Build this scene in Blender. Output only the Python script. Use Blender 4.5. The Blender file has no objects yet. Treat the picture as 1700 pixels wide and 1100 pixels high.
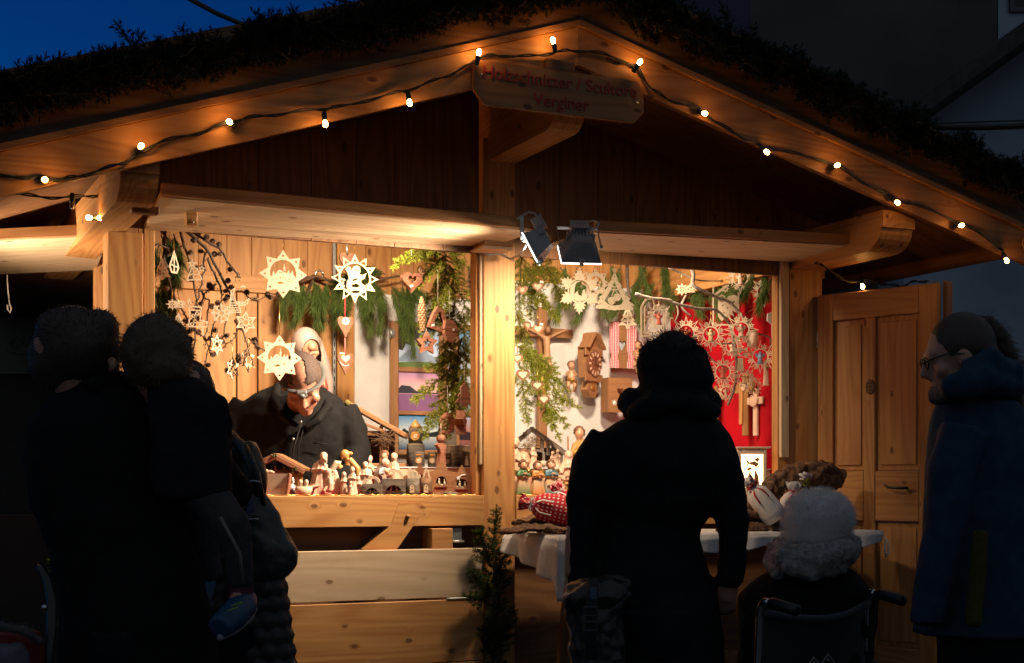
import bpy, math, random
import numpy as np
from mathutils import Vector, Matrix, Euler, noise
C = bpy.context.scene
COL = C.collection
rnd = random.Random(7)
R_ = math.radians
# ------------------------------------------------------------ camera
CAM = Vector((-2.904, -6.37, 1.15)); YAW = R_(25); FPX = 2361.0
FW = Vector((math.sin(YAW), math.cos(YAW), 0)); RT = Vector((math.cos(YAW), -math.sin(YAW), 0)); UP = Vector((0, 0, 1))
cd = bpy.data.cameras.new('camera'); cam_o = bpy.data.objects.new('camera', cd); COL.objects.link(cam_o)
cam_o.location = CAM; cam_o.rotation_euler = (R_(90), 0, -YAW)
cd.sensor_width = 36; cd.lens = 50; cd.shift_y = 0.15; cd.clip_end = 500; cd.clip_start = .05
C.camera = cam_o
# ------------------------------------------------------------ world (dusk)
wd = bpy.data.worlds.new('World'); C.world = wd; wd.use_nodes = True
wn = wd.node_tree.nodes; wl = wd.node_tree.links
sky = wn.new('ShaderNodeTexSky'); sky.sky_type = 'NISHITA'; sky.sun_disc = False
sky.sun_elevation = R_(-4.0); sky.sun_rotation = R_(-20); sky.altitude = 600; sky.air_density = 1.0; sky.dust_density = .3; sky.ozone_density = 4
SKY_STRENGTH = 11.0
bgn = wn['Background']; bgn.inputs['Strength'].default_value = SKY_STRENGTH
tint = wn.new('ShaderNodeMix'); tint.data_type = 'RGBA'; tint.blend_type = 'MULTIPLY'; tint.inputs[0].default_value = 1; tint.inputs[7].default_value = (.004, .14, .165, 1)
wl.new(sky.outputs[0], tint.inputs[6])
# afterglow on the side behind the hut, dull town glow on the side behind the visitors
tcw = wn.new('ShaderNodeTexCoord'); dot = wn.new('ShaderNodeVectorMath'); dot.operation = 'DOT_PRODUCT'; dot.inputs[1].default_value = (-.25, .96, .1); wl.new(tcw.outputs['Generated'], dot.inputs[0])
mr = wn.new('ShaderNodeMapRange'); mr.interpolation_type = 'SMOOTHSTEP'; mr.inputs['From Min'].default_value = .25; mr.inputs['From Max'].default_value = .85; wl.new(dot.outputs['Value'], mr.inputs['Value'])
wm = wn.new('ShaderNodeMix'); wm.data_type = 'RGBA'; wm.inputs[6].default_value = (.0074, .0092, .0118, 1); wl.new(mr.outputs[0], wm.inputs[0]); wl.new(tint.outputs[2], wm.inputs[7]); wl.new(wm.outputs[2], bgn.inputs['Color'])
# ------------------------------------------------------------ exposure
C.view_settings.view_transform = 'Standard'; C.view_settings.look = 'None'; C.view_settings.gamma = 1; C.view_settings.exposure = 0
C.render.engine = 'CYCLES'; C.cycles.use_denoising = True
C.cycles.max_bounces = 6; C.cycles.diffuse_bounces = 3; C.cycles.glossy_bounces = 2; C.cycles.caustics_reflective = False; C.cycles.caustics_refractive = False
C.cycles.sample_clamp_indirect = 4
FLOOD_W = 20.0
INSIDE_W = 20.0
# ------------------------------------------------------------ pixel -> place helpers (photo pixels, 1700 wide)
def ray(px, py): return FW + RT * ((px - 850) / FPX) + UP * ((805 - py) / FPX)
def at(px, py, y):
    d = ray(px, py); return CAM + d * ((y - CAM.y) / d.y)
def atx(px, py, x):
    d = ray(px, py); return CAM + d * ((x - CAM.x) / d.x)
def atz(px, py, z):
    d = ray(px, py); return CAM + d * ((z - CAM.z) / d.z)
def cam(px, py, Z): return CAM + ray(px, py) * Z
FACE = -YAW           # rotation about z that turns a -Y front to the camera
# ------------------------------------------------------------ mesh builder
def frame(axis, up=None):
    a = Vector(axis).normalized(); u = Vector(up) if up else (UP if abs(a.z) < .95 else Vector((0, 1, 0)))
    s = a.cross(u).normalized(); u = s.cross(a).normalized(); return a, s, u
class M:
    def __init__(s): s.v = []; s.f = []; s.w = []; s.s = []
    def add(s, vs, fs, ws=None, sm=False):
        n = len(s.v); s.v += [tuple(p) for p in vs]; s.w += [tuple(p) for p in (ws if ws is not None else vs)]
        s.f += [tuple(i + n for i in f) for f in fs]; s.s += [sm] * len(fs); return s
    def hull(s, c, ax, half, ch=.003):
        # chamfered box, ax = three unit axes (first one along the grain)
        c = Vector(c); off = Vector((rnd.uniform(-40, 40), rnd.uniform(-40, 40), rnd.uniform(-40, 40)))
        ch = min(ch, min(half) * .45); vs = []; ws = []; idx = {}
        for i in (-1, 1):
            for j in (-1, 1):
                for k in (-1, 1):
                    for q in range(3):
                        l = [i * half[0], j * half[1], k * half[2]]
                        for a in range(3):
                            if a != q: l[a] -= (i, j, k)[a] * ch
                        idx[(i, j, k, q)] = len(vs)
                        vs.append(c + ax[0] * l[0] + ax[1] * l[1] + ax[2] * l[2]); ws.append(off + Vector(l))
        fs = []
        for q in range(3):
            a, b = [(1, 2), (2, 0), (0, 1)][q]
            for sg in (-1, 1):
                f = []
                for (p, r) in ((-1, -1), (1, -1), (1, 1), (-1, 1)):
                    t = [0, 0, 0]; t[q] = sg; t[a] = p; t[b] = r; f.append(idx[tuple(t) + (q,)])
                fs.append(f if sg > 0 else f[::-1])
        for q in range(3):                         # edges along axis q
            a, b = [(1, 2), (2, 0), (0, 1)][q]
            for p in (-1, 1):
                for r in (-1, 1):
                    t0 = [0, 0, 0]; t1 = [0, 0, 0]; t0[q] = -1; t1[q] = 1
                    for t in (t0, t1): t[a] = p; t[b] = r
                    f = [idx[tuple(t0) + (a,)], idx[tuple(t1) + (a,)], idx[tuple(t1) + (b,)], idx[tuple(t0) + (b,)]]
                    fs.append(f[::-1] if p * r > 0 else f)
        for i in (-1, 1):
            for j in (-1, 1):
                for k in (-1, 1):
                    f = [idx[(i, j, k, q)] for q in range(3)]; fs.append(f if i * j * k > 0 else f[::-1])
        return s.add(vs, fs, ws)
    def box(s, c, sz, rz=0, grain=0, ch=.003, R=None):
        R = R or Matrix.Rotation(rz, 3, 'Z'); ax = [R @ Vector(e) for e in ((1, 0, 0), (0, 1, 0), (0, 0, 1))]
        o = [grain, (grain + 1) % 3, (grain + 2) % 3]
        return s.hull(c, [ax[i] for i in o], [sz[i] / 2 for i in o], ch)
    def b2(s, lo, hi, grain=0, ch=.003):
        return s.box([(a + b) / 2 for a, b in zip(lo, hi)], [abs(b - a) for a, b in zip(lo, hi)], 0, grain, ch)
    def bar(s, p0, p1, w, h, up=None, ch=.002):
        p0 = Vector(p0); p1 = Vector(p1); a, sd, u = frame(p1 - p0, up)
        return s.hull((p0 + p1) / 2, [a, -sd, u], [(p1 - p0).length / 2, w / 2, h / 2], ch)
    def tube(s, pts, r, n=8, cap=True, flat=1.0, up=None):
        pts = [Vector(p) for p in pts]; N = len(pts); rr = list(r) if hasattr(r, '__len__') else [r] * N
        vs = []; ws = []; u = None; off = Vector((rnd.uniform(-40, 40), rnd.uniform(-40, 40), 0)); L = 0
        for i, p in enumerate(pts):
            t = (pts[min(i + 1, N - 1)] - pts[max(i - 1, 0)])
            if t.length < 1e-9: t = Vector((0, 0, 1))
            t.normalize()
            if u is None: _, sd, u = frame(t, up)
            else:
                u = u - t * u.dot(t)
                if u.length < 1e-6: _, sd, u = frame(t)
                u.normalize(); sd = t.cross(u)
            if i: L += (p - pts[i - 1]).length
            for k in range(n):
                a = 2 * math.pi * k / n
                q = sd * math.cos(a) * rr[i] + u * math.sin(a) * rr[i] * flat
                vs.append(p + q); ws.append(off + Vector((L, math.cos(a) * rr[i], math.sin(a) * rr[i])))
        fs = [(i * n + k, i * n + (k + 1) % n, (i + 1) * n + (k + 1) % n, (i + 1) * n + k) for i in range(N - 1) for k in range(n)]
        if cap: fs += [tuple(range(n))[::-1], tuple((N - 1) * n + k for k in range(n))]
        return s.add(vs, fs, ws, True)
    def lathe(s, prof, n=20, c=(0, 0, 0), fold=0, nf=8, sx=1, sy=1, sm=True, ph=0):
        vs = []
        for (r, z) in prof:
            for k in range(n):
                a = 2 * math.pi * k / n; q = r * (1 + fold * math.sin(nf * a + ph + z * 3))
                vs.append((c[0] + q * math.cos(a) * sx, c[1] + q * math.sin(a) * sy, c[2] + z))
        N = len(prof); fs = [(i * n + k, i * n + (k + 1) % n, (i + 1) * n + (k + 1) % n, (i + 1) * n + k) for i in range(N - 1) for k in range(n)]
        fs += [tuple(range(n))[::-1], tuple((N - 1) * n + k for k in range(n))]
        return s.add(vs, fs, None, sm)
    def ell(s, c, r, n=12, m=8, R=None):
        r = r if hasattr(r, '__len__') else (r, r, r); c = Vector(c); R = R or Matrix.Identity(3); vs = [c + R @ Vector((0, 0, -r[2]))]
        for i in range(1, m):
            t = math.pi * i / m - math.pi / 2
            for k in range(n):
                a = 2 * math.pi * k / n; vs.append(c + R @ Vector((r[0] * math.cos(t) * math.cos(a), r[1] * math.cos(t) * math.sin(a), r[2] * math.sin(t))))
        vs.append(c + R @ Vector((0, 0, r[2]))); T = len(vs) - 1
        fs = [(0, 1 + (k + 1) % n, 1 + k) for k in range(n)]
        for i in range(m - 2):
            b = 1 + i * n; fs += [(b + k, b + (k + 1) % n, b + n + (k + 1) % n, b + n + k) for k in range(n)]
        b = 1 + (m - 2) * n; fs += [(b + k, b + (k + 1) % n, T) for k in range(n)]
        return s.add(vs, fs, None, True)
    def prism(s, poly, y0, y1, O=None, X=None, Y=None, Zv=None, grain=None):
        # polygon in x/z extruded along y (or in a given frame)
        O = Vector(O or (0, 0, 0)); X = Vector(X or (1, 0, 0)); Y = Vector(Y or (0, 1, 0)); Zv = Vector(Zv or (0, 0, 1))
        n = len(poly); ar = sum(poly[i][0] * poly[(i + 1) % n][1] - poly[(i + 1) % n][0] * poly[i][1] for i in range(n))
        if ar < 0: poly = poly[::-1]
        off = Vector((rnd.uniform(-40, 40), rnd.uniform(-40, 40), rnd.uniform(-40, 40)))
        vs = [O + X * p[0] + Zv * p[1] + Y * y for y in (y0, y1) for p in poly]
        ws = [off + (Vector((p[1], p[0], y)) if grain == 'z' else Vector((p[0], p[1], y))) for y in (y0, y1) for p in poly]
        fs = [tuple(range(n)), tuple(range(2 * n - 1, n - 1, -1))] + [(i + n, (i + 1) % n + n, (i + 1) % n, i) for i in range(n)]
        return s.add(vs, fs, ws)
    def stroke(s, pts, w, t, closed=False, y=0):
        # flat ribbon of width w along a 2-D line in x/z, t thick in y
        P = [Vector((p[0], p[1])) for p in pts]; N = len(P); Ls = []; Rs = []
        for i in range(N):
            a = P[i - 1] if (closed or i) else P[i]; b = P[(i + 1) % N] if (closed or i < N - 1) else P[i]
            d1 = (P[i] - a); d2 = (b - P[i])
            if d1.length < 1e-9: d1 = d2
            if d2.length < 1e-9: d2 = d1
            d1.normalize(); d2.normalize(); nn = Vector((-(d1 + d2).y, (d1 + d2).x))
            if nn.length < 1e-6: nn = Vector((-d1.y, d1.x))
            nn.normalize(); k = w / 2 / max(.45, abs(nn.dot(Vector((-d1.y, d1.x)))))
            Ls.append(P[i] + nn * k); Rs.append(P[i] - nn * k)
        vs = [(q.x, y + h, q.y) for h in (-t / 2, t / 2) for S in (Ls, Rs) for q in S]
        fs = []
        for i in range(N if closed else N - 1):
            j = (i + 1) % N
            fs += [(i, N + i, N + j, j), (2 * N + j, 3 * N + j, 3 * N + i, 2 * N + i), (i, j, 2 * N + j, 2 * N + i), (N + j, N + i, 3 * N + i, 3 * N + j)]
        if not closed: fs += [(0, 2 * N, 3 * N, N), (N - 1, 2 * N - 1, 4 * N - 1, 3 * N - 1)]
        return s.add(vs, fs)
    def grid(s, fn, nu, nv, sm=True):
        vs = []; ws = []
        for j in range(nv + 1):
            for i in range(nu + 1): vs.append(fn(i / nu, j / nv))
        fs = [(j * (nu + 1) + i, j * (nu + 1) + i + 1, (j + 1) * (nu + 1) + i + 1, (j + 1) * (nu + 1) + i) for j in range(nv) for i in range(nu)]
        return s.add(vs, fs, None, sm)
    def mesh(s, name):
        me = bpy.data.meshes.new(name); me.from_pydata(s.v, [], s.f)
        a = me.attributes.new('wc', 'FLOAT_VECTOR', 'POINT'); a.data.foreach_set('vector', np.array(s.w, dtype=np.float32).ravel())
        me.polygons.foreach_set('use_smooth', s.s); me.update(); return me
    def build(s, name, mat, parent=None, world=False, loc=None, rz=0):
        if world and parent is not None:
            inv = parent.matrix_basis.inverted(); s.v = [tuple(inv @ Vector(p)) for p in s.v]
        me = s.mesh(name); return link(name, me, mat, parent, loc, rz)
def link(name, me, mat, parent=None, loc=None, rz=0):
    if mat is not None:
        me.materials.clear()
        for m_ in (mat if isinstance(mat, (list, tuple)) else [mat]): me.materials.append(m_)
    o = bpy.data.objects.new(name, me); COL.objects.link(o)
    if parent is not None: o.parent = parent
    if loc is not None: o.location = loc
    if rz: o.rotation_euler = (0, 0, rz)
    return o
def tag(o, label, cat, group=None, kind=None):
    if label: o['label'] = label
    if cat: o['category'] = cat
    if group: o['group'] = group
    if kind: o['kind'] = kind
    return o
def thing(name, label, cat, loc=(0, 0, 0), rz=0, group=None, rot=None):
    o = bpy.data.objects.new(name, None); COL.objects.link(o); o.empty_display_size = .05
    o.location = loc; o.rotation_euler = rot or (0, 0, rz); return tag(o, label, cat, group)
def dup(o, loc, rz=None, label=None, rot=None, scale=None):
    def cp(a, par):
        c = a.copy(); COL.objects.link(c)
        if par is not None: c.parent = par
        for ch in list(a.children): cp(ch, c)
        return c
    r = cp(o, None); r.location = loc
    if rz is not None: r.rotation_euler = (0, 0, rz)
    if rot: r.rotation_euler = rot
    if scale: r.scale = (scale,) * 3
    if label: r['label'] = label
    return r
def fuse(m, vox, smooth=4, name='fused', wob=0, wf=8):
    """join overlapping pieces into one continuous surface"""
    me = m.mesh('tmp') if isinstance(m, M) else m
    o = bpy.data.objects.new('tmp', me); COL.objects.link(o)
    r = o.modifiers.new('r', 'REMESH'); r.mode = 'VOXEL'; r.voxel_size = vox; r.use_smooth_shade = True
    if smooth:
        q = o.modifiers.new('s', 'SMOOTH'); q.iterations = smooth; q.factor = .5
    dg = bpy.context.evaluated_depsgraph_get(); ev = o.evaluated_get(dg)
    out = bpy.data.meshes.new_from_object(ev); out.name = name
    bpy.data.objects.remove(o); bpy.data.meshes.remove(me)
    n = len(out.vertices); co = np.empty(n * 3, dtype=np.float32); out.vertices.foreach_get('co', co)
    if wob:
        nr = np.empty(n * 3, dtype=np.float32); out.vertices.foreach_get('normal', nr); co3 = co.reshape(-1, 3); nr = nr.reshape(-1, 3)
        for i in range(n):
            p = Vector(co3[i]) * wf; d = noise.noise(p) + .5 * noise.noise(p * 2.3)
            co3[i] += nr[i] * d * wob
        out.vertices.foreach_set('co', co3.ravel()); co = co3.ravel()
    a = out.attributes.new('wc', 'FLOAT_VECTOR', 'POINT')
    c3 = co.reshape(-1, 3)[:, [2, 0, 1]].copy(); a.data.foreach_set('vector', c3.ravel())
    out.polygons.foreach_set('use_smooth', [True] * len(out.polygons)); out.update()
    return out
def fbuild(m, vox, name, mat, parent=None, smooth=4, world=False, loc=None, rz=0, wob=0, wf=8):
    if world and parent is not None:
        inv = parent.matrix_basis.inverted(); m.v = [tuple(inv @ Vector(p)) for p in m.v]
    return link(name, fuse(m, vox, smooth, name, wob, wf), mat, parent, loc, rz)
def fill2d(polys, t):
    """flat sheet with holes (even-odd) in x/z, t thick in y, as verts/faces"""
    cu = bpy.data.curves.new('c', 'CURVE'); cu.dimensions = '2D'; cu.fill_mode = 'BOTH'; cu.extrude = t / 2
    for p in polys:
        sp = cu.splines.new('POLY'); sp.points.add(len(p) - 1); sp.use_cyclic_u = True
        for i, q in enumerate(p): sp.points[i].co = (q[0], q[1], 0, 1)
    o = bpy.data.objects.new('c', cu); COL.objects.link(o); dg = bpy.context.evaluated_depsgraph_get()
    me = bpy.data.meshes.new_from_object(o.evaluated_get(dg)); vs = [(v.co.x, -v.co.z, v.co.y) for v in me.vertices]; fs = [tuple(p.vertices) for p in me.polygons]
    bpy.data.objects.remove(o); bpy.data.curves.remove(cu); bpy.data.meshes.remove(me); return vs, fs
def text2d(txt, size, t, shear=0, align='CENTER', bold=0):
    cu = bpy.data.curves.new('t', 'FONT'); cu.body = txt; cu.size = size; cu.extrude = t / 2; cu.align_x = align; cu.shear = shear; cu.offset = bold
    o = bpy.data.objects.new('t', cu); COL.objects.link(o); dg = bpy.context.evaluated_depsgraph_get()
    me = bpy.data.meshes.new_from_object(o.evaluated_get(dg)); vs = [(v.co.x, -v.co.z, v.co.y) for v in me.vertices]; fs = [tuple(p.vertices) for p in me.polygons]
    bpy.data.objects.remove(o); bpy.data.curves.remove(cu); bpy.data.meshes.remove(me); return vs, fs
def circ(r, n=24, cx=0, cz=0, a0=0, a1=2 * math.pi, sx=1): return [(cx + sx * r * math.cos(a0 + (a1 - a0) * i / n), cz + r * math.sin(a0 + (a1 - a0) * i / n)) for i in range(n if a1 - a0 > 6.28 else n + 1)]
def star(n, R, r, cx=0, cz=0, a0=math.pi / 2): return [(cx + (R if i % 2 == 0 else r) * math.cos(a0 + math.pi * i / n), cz + (R if i % 2 == 0 else r) * math.sin(a0 + math.pi * i / n)) for i in range(2 * n)]
def heart(w, cx=0, cz=0, n=28, tall=1.0):
    o = []
    for i in range(n):
        t = 2 * math.pi * i / n; o.append((cx + w / 2 * math.sin(t) ** 3, cz + tall * w / 34 * (13 * math.cos(t) - 5 * math.cos(2 * t) - 2 * math.cos(3 * t) - math.cos(4 * t))))
    return o
# ------------------------------------------------------------ materials
def _m(name):
    m = bpy.data.materials.new(name); m.use_nodes = True; nt = m.node_tree; return m, nt, nt.nodes['Principled BSDF']
def rgb(c): return tuple(c) + (1,) if len(c) == 3 else tuple(c)
def nd(nt, typ, **k):
    n = nt.nodes.new(typ)
    for a, b in k.items():
        if a.startswith('i_'):
            key = a[2:]; key = int(key) if key.isdigit() else key
            n.inputs[key].default_value = b
        else: setattr(n, a, b)
    return n
def ramp(nt, fac, stops):
    r = nt.nodes.new('ShaderNodeValToRGB'); e = r.color_ramp.elements
    while len(e) < len(stops): e.new(.5)
    for q, (p, c) in zip(e, stops): q.position = p; q.color = rgb(c)
    nt.links.new(fac, r.inputs[0]); return r.outputs[0]
def mix(nt, fac, a, b, mode='MIX'):
    n = nt.nodes.new('ShaderNodeMix'); n.data_type = 'RGBA'; n.blend_type = mode
    for s_, v in ((0, fac), (6, a), (7, b)):
        if isinstance(v, (int, float)): n.inputs[s_].default_value = v
        elif isinstance(v, tuple): n.inputs[s_].default_value = rgb(v)
        else: nt.links.new(v, n.inputs[s_])
    return n.outputs[2]
def mth(nt, op, a, b=0.0, c=0.0):
    n = nt.nodes.new('ShaderNodeMath'); n.operation = op
    for i, v in enumerate((a, b, c)):
        if isinstance(v, (int, float)): n.inputs[i].default_value = v
        else: nt.links.new(v, n.inputs[i])
    return n.outputs[0]
def vmul(nt, v, s, add=None):
    n = nt.nodes.new('ShaderNodeVectorMath'); n.operation = 'MULTIPLY'; nt.links.new(v, n.inputs[0]); n.inputs[1].default_value = s; return n.outputs[0]
def bump(nt, b, h, strength=.2, dist=.005):
    n = nt.nodes.new('ShaderNodeBump'); n.inputs['Strength'].default_value = strength; n.inputs['Distance'].default_value = dist
    nt.links.new(h, n.inputs['Height']); nt.links.new(n.outputs[0], b.inputs['Normal'])
def plain(name, c, rough=.5, metal=0, nz=0, nsc=30, emit=None, es=0, bmp=0, spec=.5, sheen=0):
    m, nt, b = _m(name); b.inputs['Base Color'].default_value = rgb(c); b.inputs['Roughness'].default_value = rough; b.inputs['Metallic'].default_value = metal
    b.inputs['Specular IOR Level'].default_value = spec
    if sheen: b.inputs['Sheen Weight'].default_value = sheen; b.inputs['Sheen Roughness'].default_value = .5
    if nz or bmp:
        tc = nd(nt, 'ShaderNodeTexCoord'); n = nd(nt, 'ShaderNodeTexNoise'); n.inputs['Scale'].default_value = nsc; n.inputs['Detail'].default_value = 5
        nt.links.new(tc.outputs['Object'], n.inputs['Vector'])
        if nz:
            f = ramp(nt, n.outputs[0], [(.3, tuple(x * (1 - nz) for x in c)), (.7, tuple(min(1, x * (1 + nz)) for x in c))]); nt.links.new(f, b.inputs['Base Color'])
        if bmp: bump(nt, b, n.outputs[0], bmp, .01)
    if emit: b.inputs['Emission Color'].default_value = rgb(emit); b.inputs['Emission Strength'].default_value = es
    return m
def wood(name, light, dark, knot, rough=.55, gs=1.0, kn=1.0, ringk=.35, stain=0, ks=(4.2, 8.5, 8.5)):
    m, nt, b = _m(name); A = nd(nt, 'ShaderNodeAttribute', attribute_name='wc').outputs['Vector']
    vo = nd(nt, 'ShaderNodeTexVoronoi'); nt.links.new(vmul(nt, A, ks), vo.inputs['Vector']); vo.inputs['Scale'].default_value = 1
    d = vo.outputs['Distance']
    kz = mth(nt, 'POWER', mth(nt, 'MAXIMUM', mth(nt, 'SUBTRACT', 1.0, mth(nt, 'MULTIPLY', d, 3.2)), 0.0), 2.0)
    # bend the grain round each knot
    sx = nd(nt, 'ShaderNodeSeparateXYZ'); nt.links.new(A, sx.inputs[0]); cb = nd(nt, 'ShaderNodeCombineXYZ')
    nt.links.new(sx.outputs[0], cb.inputs[0]); nt.links.new(mth(nt, 'ADD', sx.outputs[1], mth(nt, 'MULTIPLY', kz, .05)), cb.inputs[1]); nt.links.new(mth(nt, 'ADD', sx.outputs[2], mth(nt, 'MULTIPLY', kz, .05)), cb.inputs[2])
    V = cb.outputs[0]
    n1 = nd(nt, 'ShaderNodeTexNoise'); nt.links.new(vmul(nt, V, (1.6 * gs, 60 * gs, 60 * gs)), n1.inputs['Vector']); n1.inputs['Scale'].default_value = 1; n1.inputs['Detail'].default_value = 4
    n2 = nd(nt, 'ShaderNodeTexNoise'); nt.links.new(vmul(nt, V, (.45 * gs, 5 * gs, 5 * gs)), n2.inputs['Vector']); n2.inputs['Scale'].default_value = 1; n2.inputs['Detail'].default_value = 1
    rg = mth(nt, 'POWER', mth(nt, 'ABSOLUTE', mth(nt, 'SINE', mth(nt, 'MULTIPLY', n2.outputs[0], 42.0))), 3.0)
    g = mth(nt, 'ADD', mth(nt, 'MULTIPLY', n1.outputs[0], .75), mth(nt, 'MULTIPLY', rg, ringk))
    col = ramp(nt, g, [(.3, light), (.8, dark)])
    n3 = nd(nt, 'ShaderNodeTexNoise'); nt.links.new(vmul(nt, A, (.13, .3, .3)), n3.inputs['Vector']); n3.inputs['Scale'].default_value = 1; n3.inputs['Detail'].default_value = 2
    col = mix(nt, mth(nt, 'MULTIPLY', mth(nt, 'SUBTRACT', n3.outputs[0], .35), 1.0), col, tuple(x * .72 for x in dark), 'MIX')
    km = ramp(nt, d, [(.07 * kn, (1, 1, 1)), (.115 * kn, (0, 0, 0))])
    col = mix(nt, mth(nt, 'MULTIPLY', km, .85), col, knot)
    if stain:
        n4 = nd(nt, 'ShaderNodeTexNoise'); nt.links.new(vmul(nt, A, (3, 6, 6)), n4.inputs['Vector']); n4.inputs['Scale'].default_value = 1; n4.inputs['Detail'].default_value = 6
        col = mix(nt, mth(nt, 'MULTIPLY', ramp(nt, n4.outputs[0], [(.55, (0, 0, 0)), (.75, (1, 1, 1))]), stain), col, tuple(x * .5 for x in dark))
    nt.links.new(col, b.inputs['Base Color']); b.inputs['Roughness'].default_value = rough; b.inputs['Specular IOR Level'].default_value = .35
    bump(nt, b, mth(nt, 'SUBTRACT', n1.outputs[0], mth(nt, 'MULTIPLY', km, .5)), .18, .003); return m
PINE = wood('pine', (.58, .30, .105), (.43, .185, .055), (.13, .05, .02), stain=.15)
PINE_KNOTTY = wood('knotty_pine', (.58, .30, .105), (.43, .185, .055), (.13, .05, .02), stain=.3, ks=(6.5, 11, 11), kn=1.35)
PINE_PALE = wood('pale_pine', (.70, .53, .35), (.56, .40, .24), (.20, .10, .05), stain=.3, ks=(6, 10.5, 10.5), kn=1.25)
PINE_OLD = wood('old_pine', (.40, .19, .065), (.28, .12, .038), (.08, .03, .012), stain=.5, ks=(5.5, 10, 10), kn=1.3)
PINE_DARK = wood('dark_pine', (.26, .125, .05), (.16, .07, .028), (.05, .02, .01), stain=.4)
DOORW = wood('door_pine', (.50, .25, .085), (.37, .16, .05), (.12, .04, .015), stain=.3)
MAPLE = wood('pale_plywood', (.62, .50, .35), (.55, .43, .29), (.6, .45, .3), kn=.2, ringk=.1)
LINDEN = wood('carved_limewood', (.72, .48, .34), (.64, .40, .27), (.5, .3, .2), gs=5, kn=.1, ringk=.1)
WALNUT = wood('dark_carved_wood', (.26, .105, .05), (.16, .06, .028), (.08, .03, .015), gs=3, kn=.3)
OAKBR = wood('brown_wood', (.36, .18, .08), (.26, .12, .05), (.12, .05, .02), gs=3, kn=.3)
BARK = wood('bark', (.20, .12, .07), (.07, .04, .025), (.04, .02, .015), rough=.9, gs=1.6, stain=.7)
BARKGREY = wood('grey_bark', (.17, .14, .11), (.09, .07, .055), (.05, .04, .03), rough=.9, gs=1.5, stain=.6)
REDBARK = wood('reddish_bark', (.40, .17, .095), (.24, .09, .05), (.12, .04, .02), rough=.85, gs=2, stain=.5)
DRIFT = wood('driftwood', (.24, .125, .06), (.10, .05, .025), (.04, .02, .01), rough=.85, gs=1.2, ringk=.7, stain=.6)
GREYWOOD = wood('weathered_grey_wood', (.24, .19, .15), (.15, .115, .09), (.06, .045, .035), rough=.85, gs=2, stain=.4)
BLACKP = plain('black_plastic', (.012, .012, .013), .45)
CABLE = plain('black_cable', (.012, .013, .011), .5)
METAL = plain('galvanised_metal', (.50, .52, .52), .38, .9, nz=.15, nsc=40)
STEEL = plain('bright_steel', (.62, .62, .62), .22, 1)
LAMPGREY = plain('grey_cast_aluminium', (.30, .34, .37), .45, .1, nz=.1, nsc=60)
GREYP = plain('grey_plastic', (.36, .37, .40), .5)
WHITECLOTH = plain('white_cloth', (.70, .68, .66), .9, nz=.05, nsc=14, bmp=.25, sheen=.3)
GOLD = plain('gold_thread', (.75, .50, .14), .3, .9)
WHITE = plain('white_card', (.78, .77, .74), .7)
RED = plain('red_velvet', (.38, .003, .010), .9, nz=.2, nsc=5, spec=.15)
REDP = plain('red_ribbon', (.55, .02, .03), .7)
REDPAINT = plain('dark_red_paint', (.30, .018, .012), .6)
PINK = plain('salmon_ribbon', (.62, .15, .13), .7)
# ============================================================ ground and distance
def cobbles():
    m, nt, b = _m('cobbles'); tc = nd(nt, 'ShaderNodeTexCoord'); v = nd(nt, 'ShaderNodeTexVoronoi', feature='DISTANCE_TO_EDGE'); v.inputs['Scale'].default_value = 9
    nt.links.new(tc.outputs['Object'], v.inputs['Vector']); c = ramp(nt, v.outputs[0], [(.02, (.012, .013, .014)), (.09, (.06, .062, .065))])
    n = nd(nt, 'ShaderNodeTexNoise'); n.inputs['Scale'].default_value = 3; nt.links.new(tc.outputs['Object'], n.inputs['Vector'])
    nt.links.new(mix(nt, .5, c, n.outputs[0], 'MULTIPLY'), b.inputs['Base Color']); b.inputs['Roughness'].default_value = .55
    bump(nt, b, ramp(nt, v.outputs[0], [(0, (0, 0, 0)), (.15, (1, 1, 1))]), .8, .02); return m
g = M(); g.grid(lambda u, v: (-200 + 400 * u, -200 + 400 * v, 0), 8, 8, False); tag(g.build('ground', cobbles()), None, None, kind='structure')
def plaster(name, c): return plain(name, c, .9, nz=.18, nsc=1.2, bmp=.15)
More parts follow.
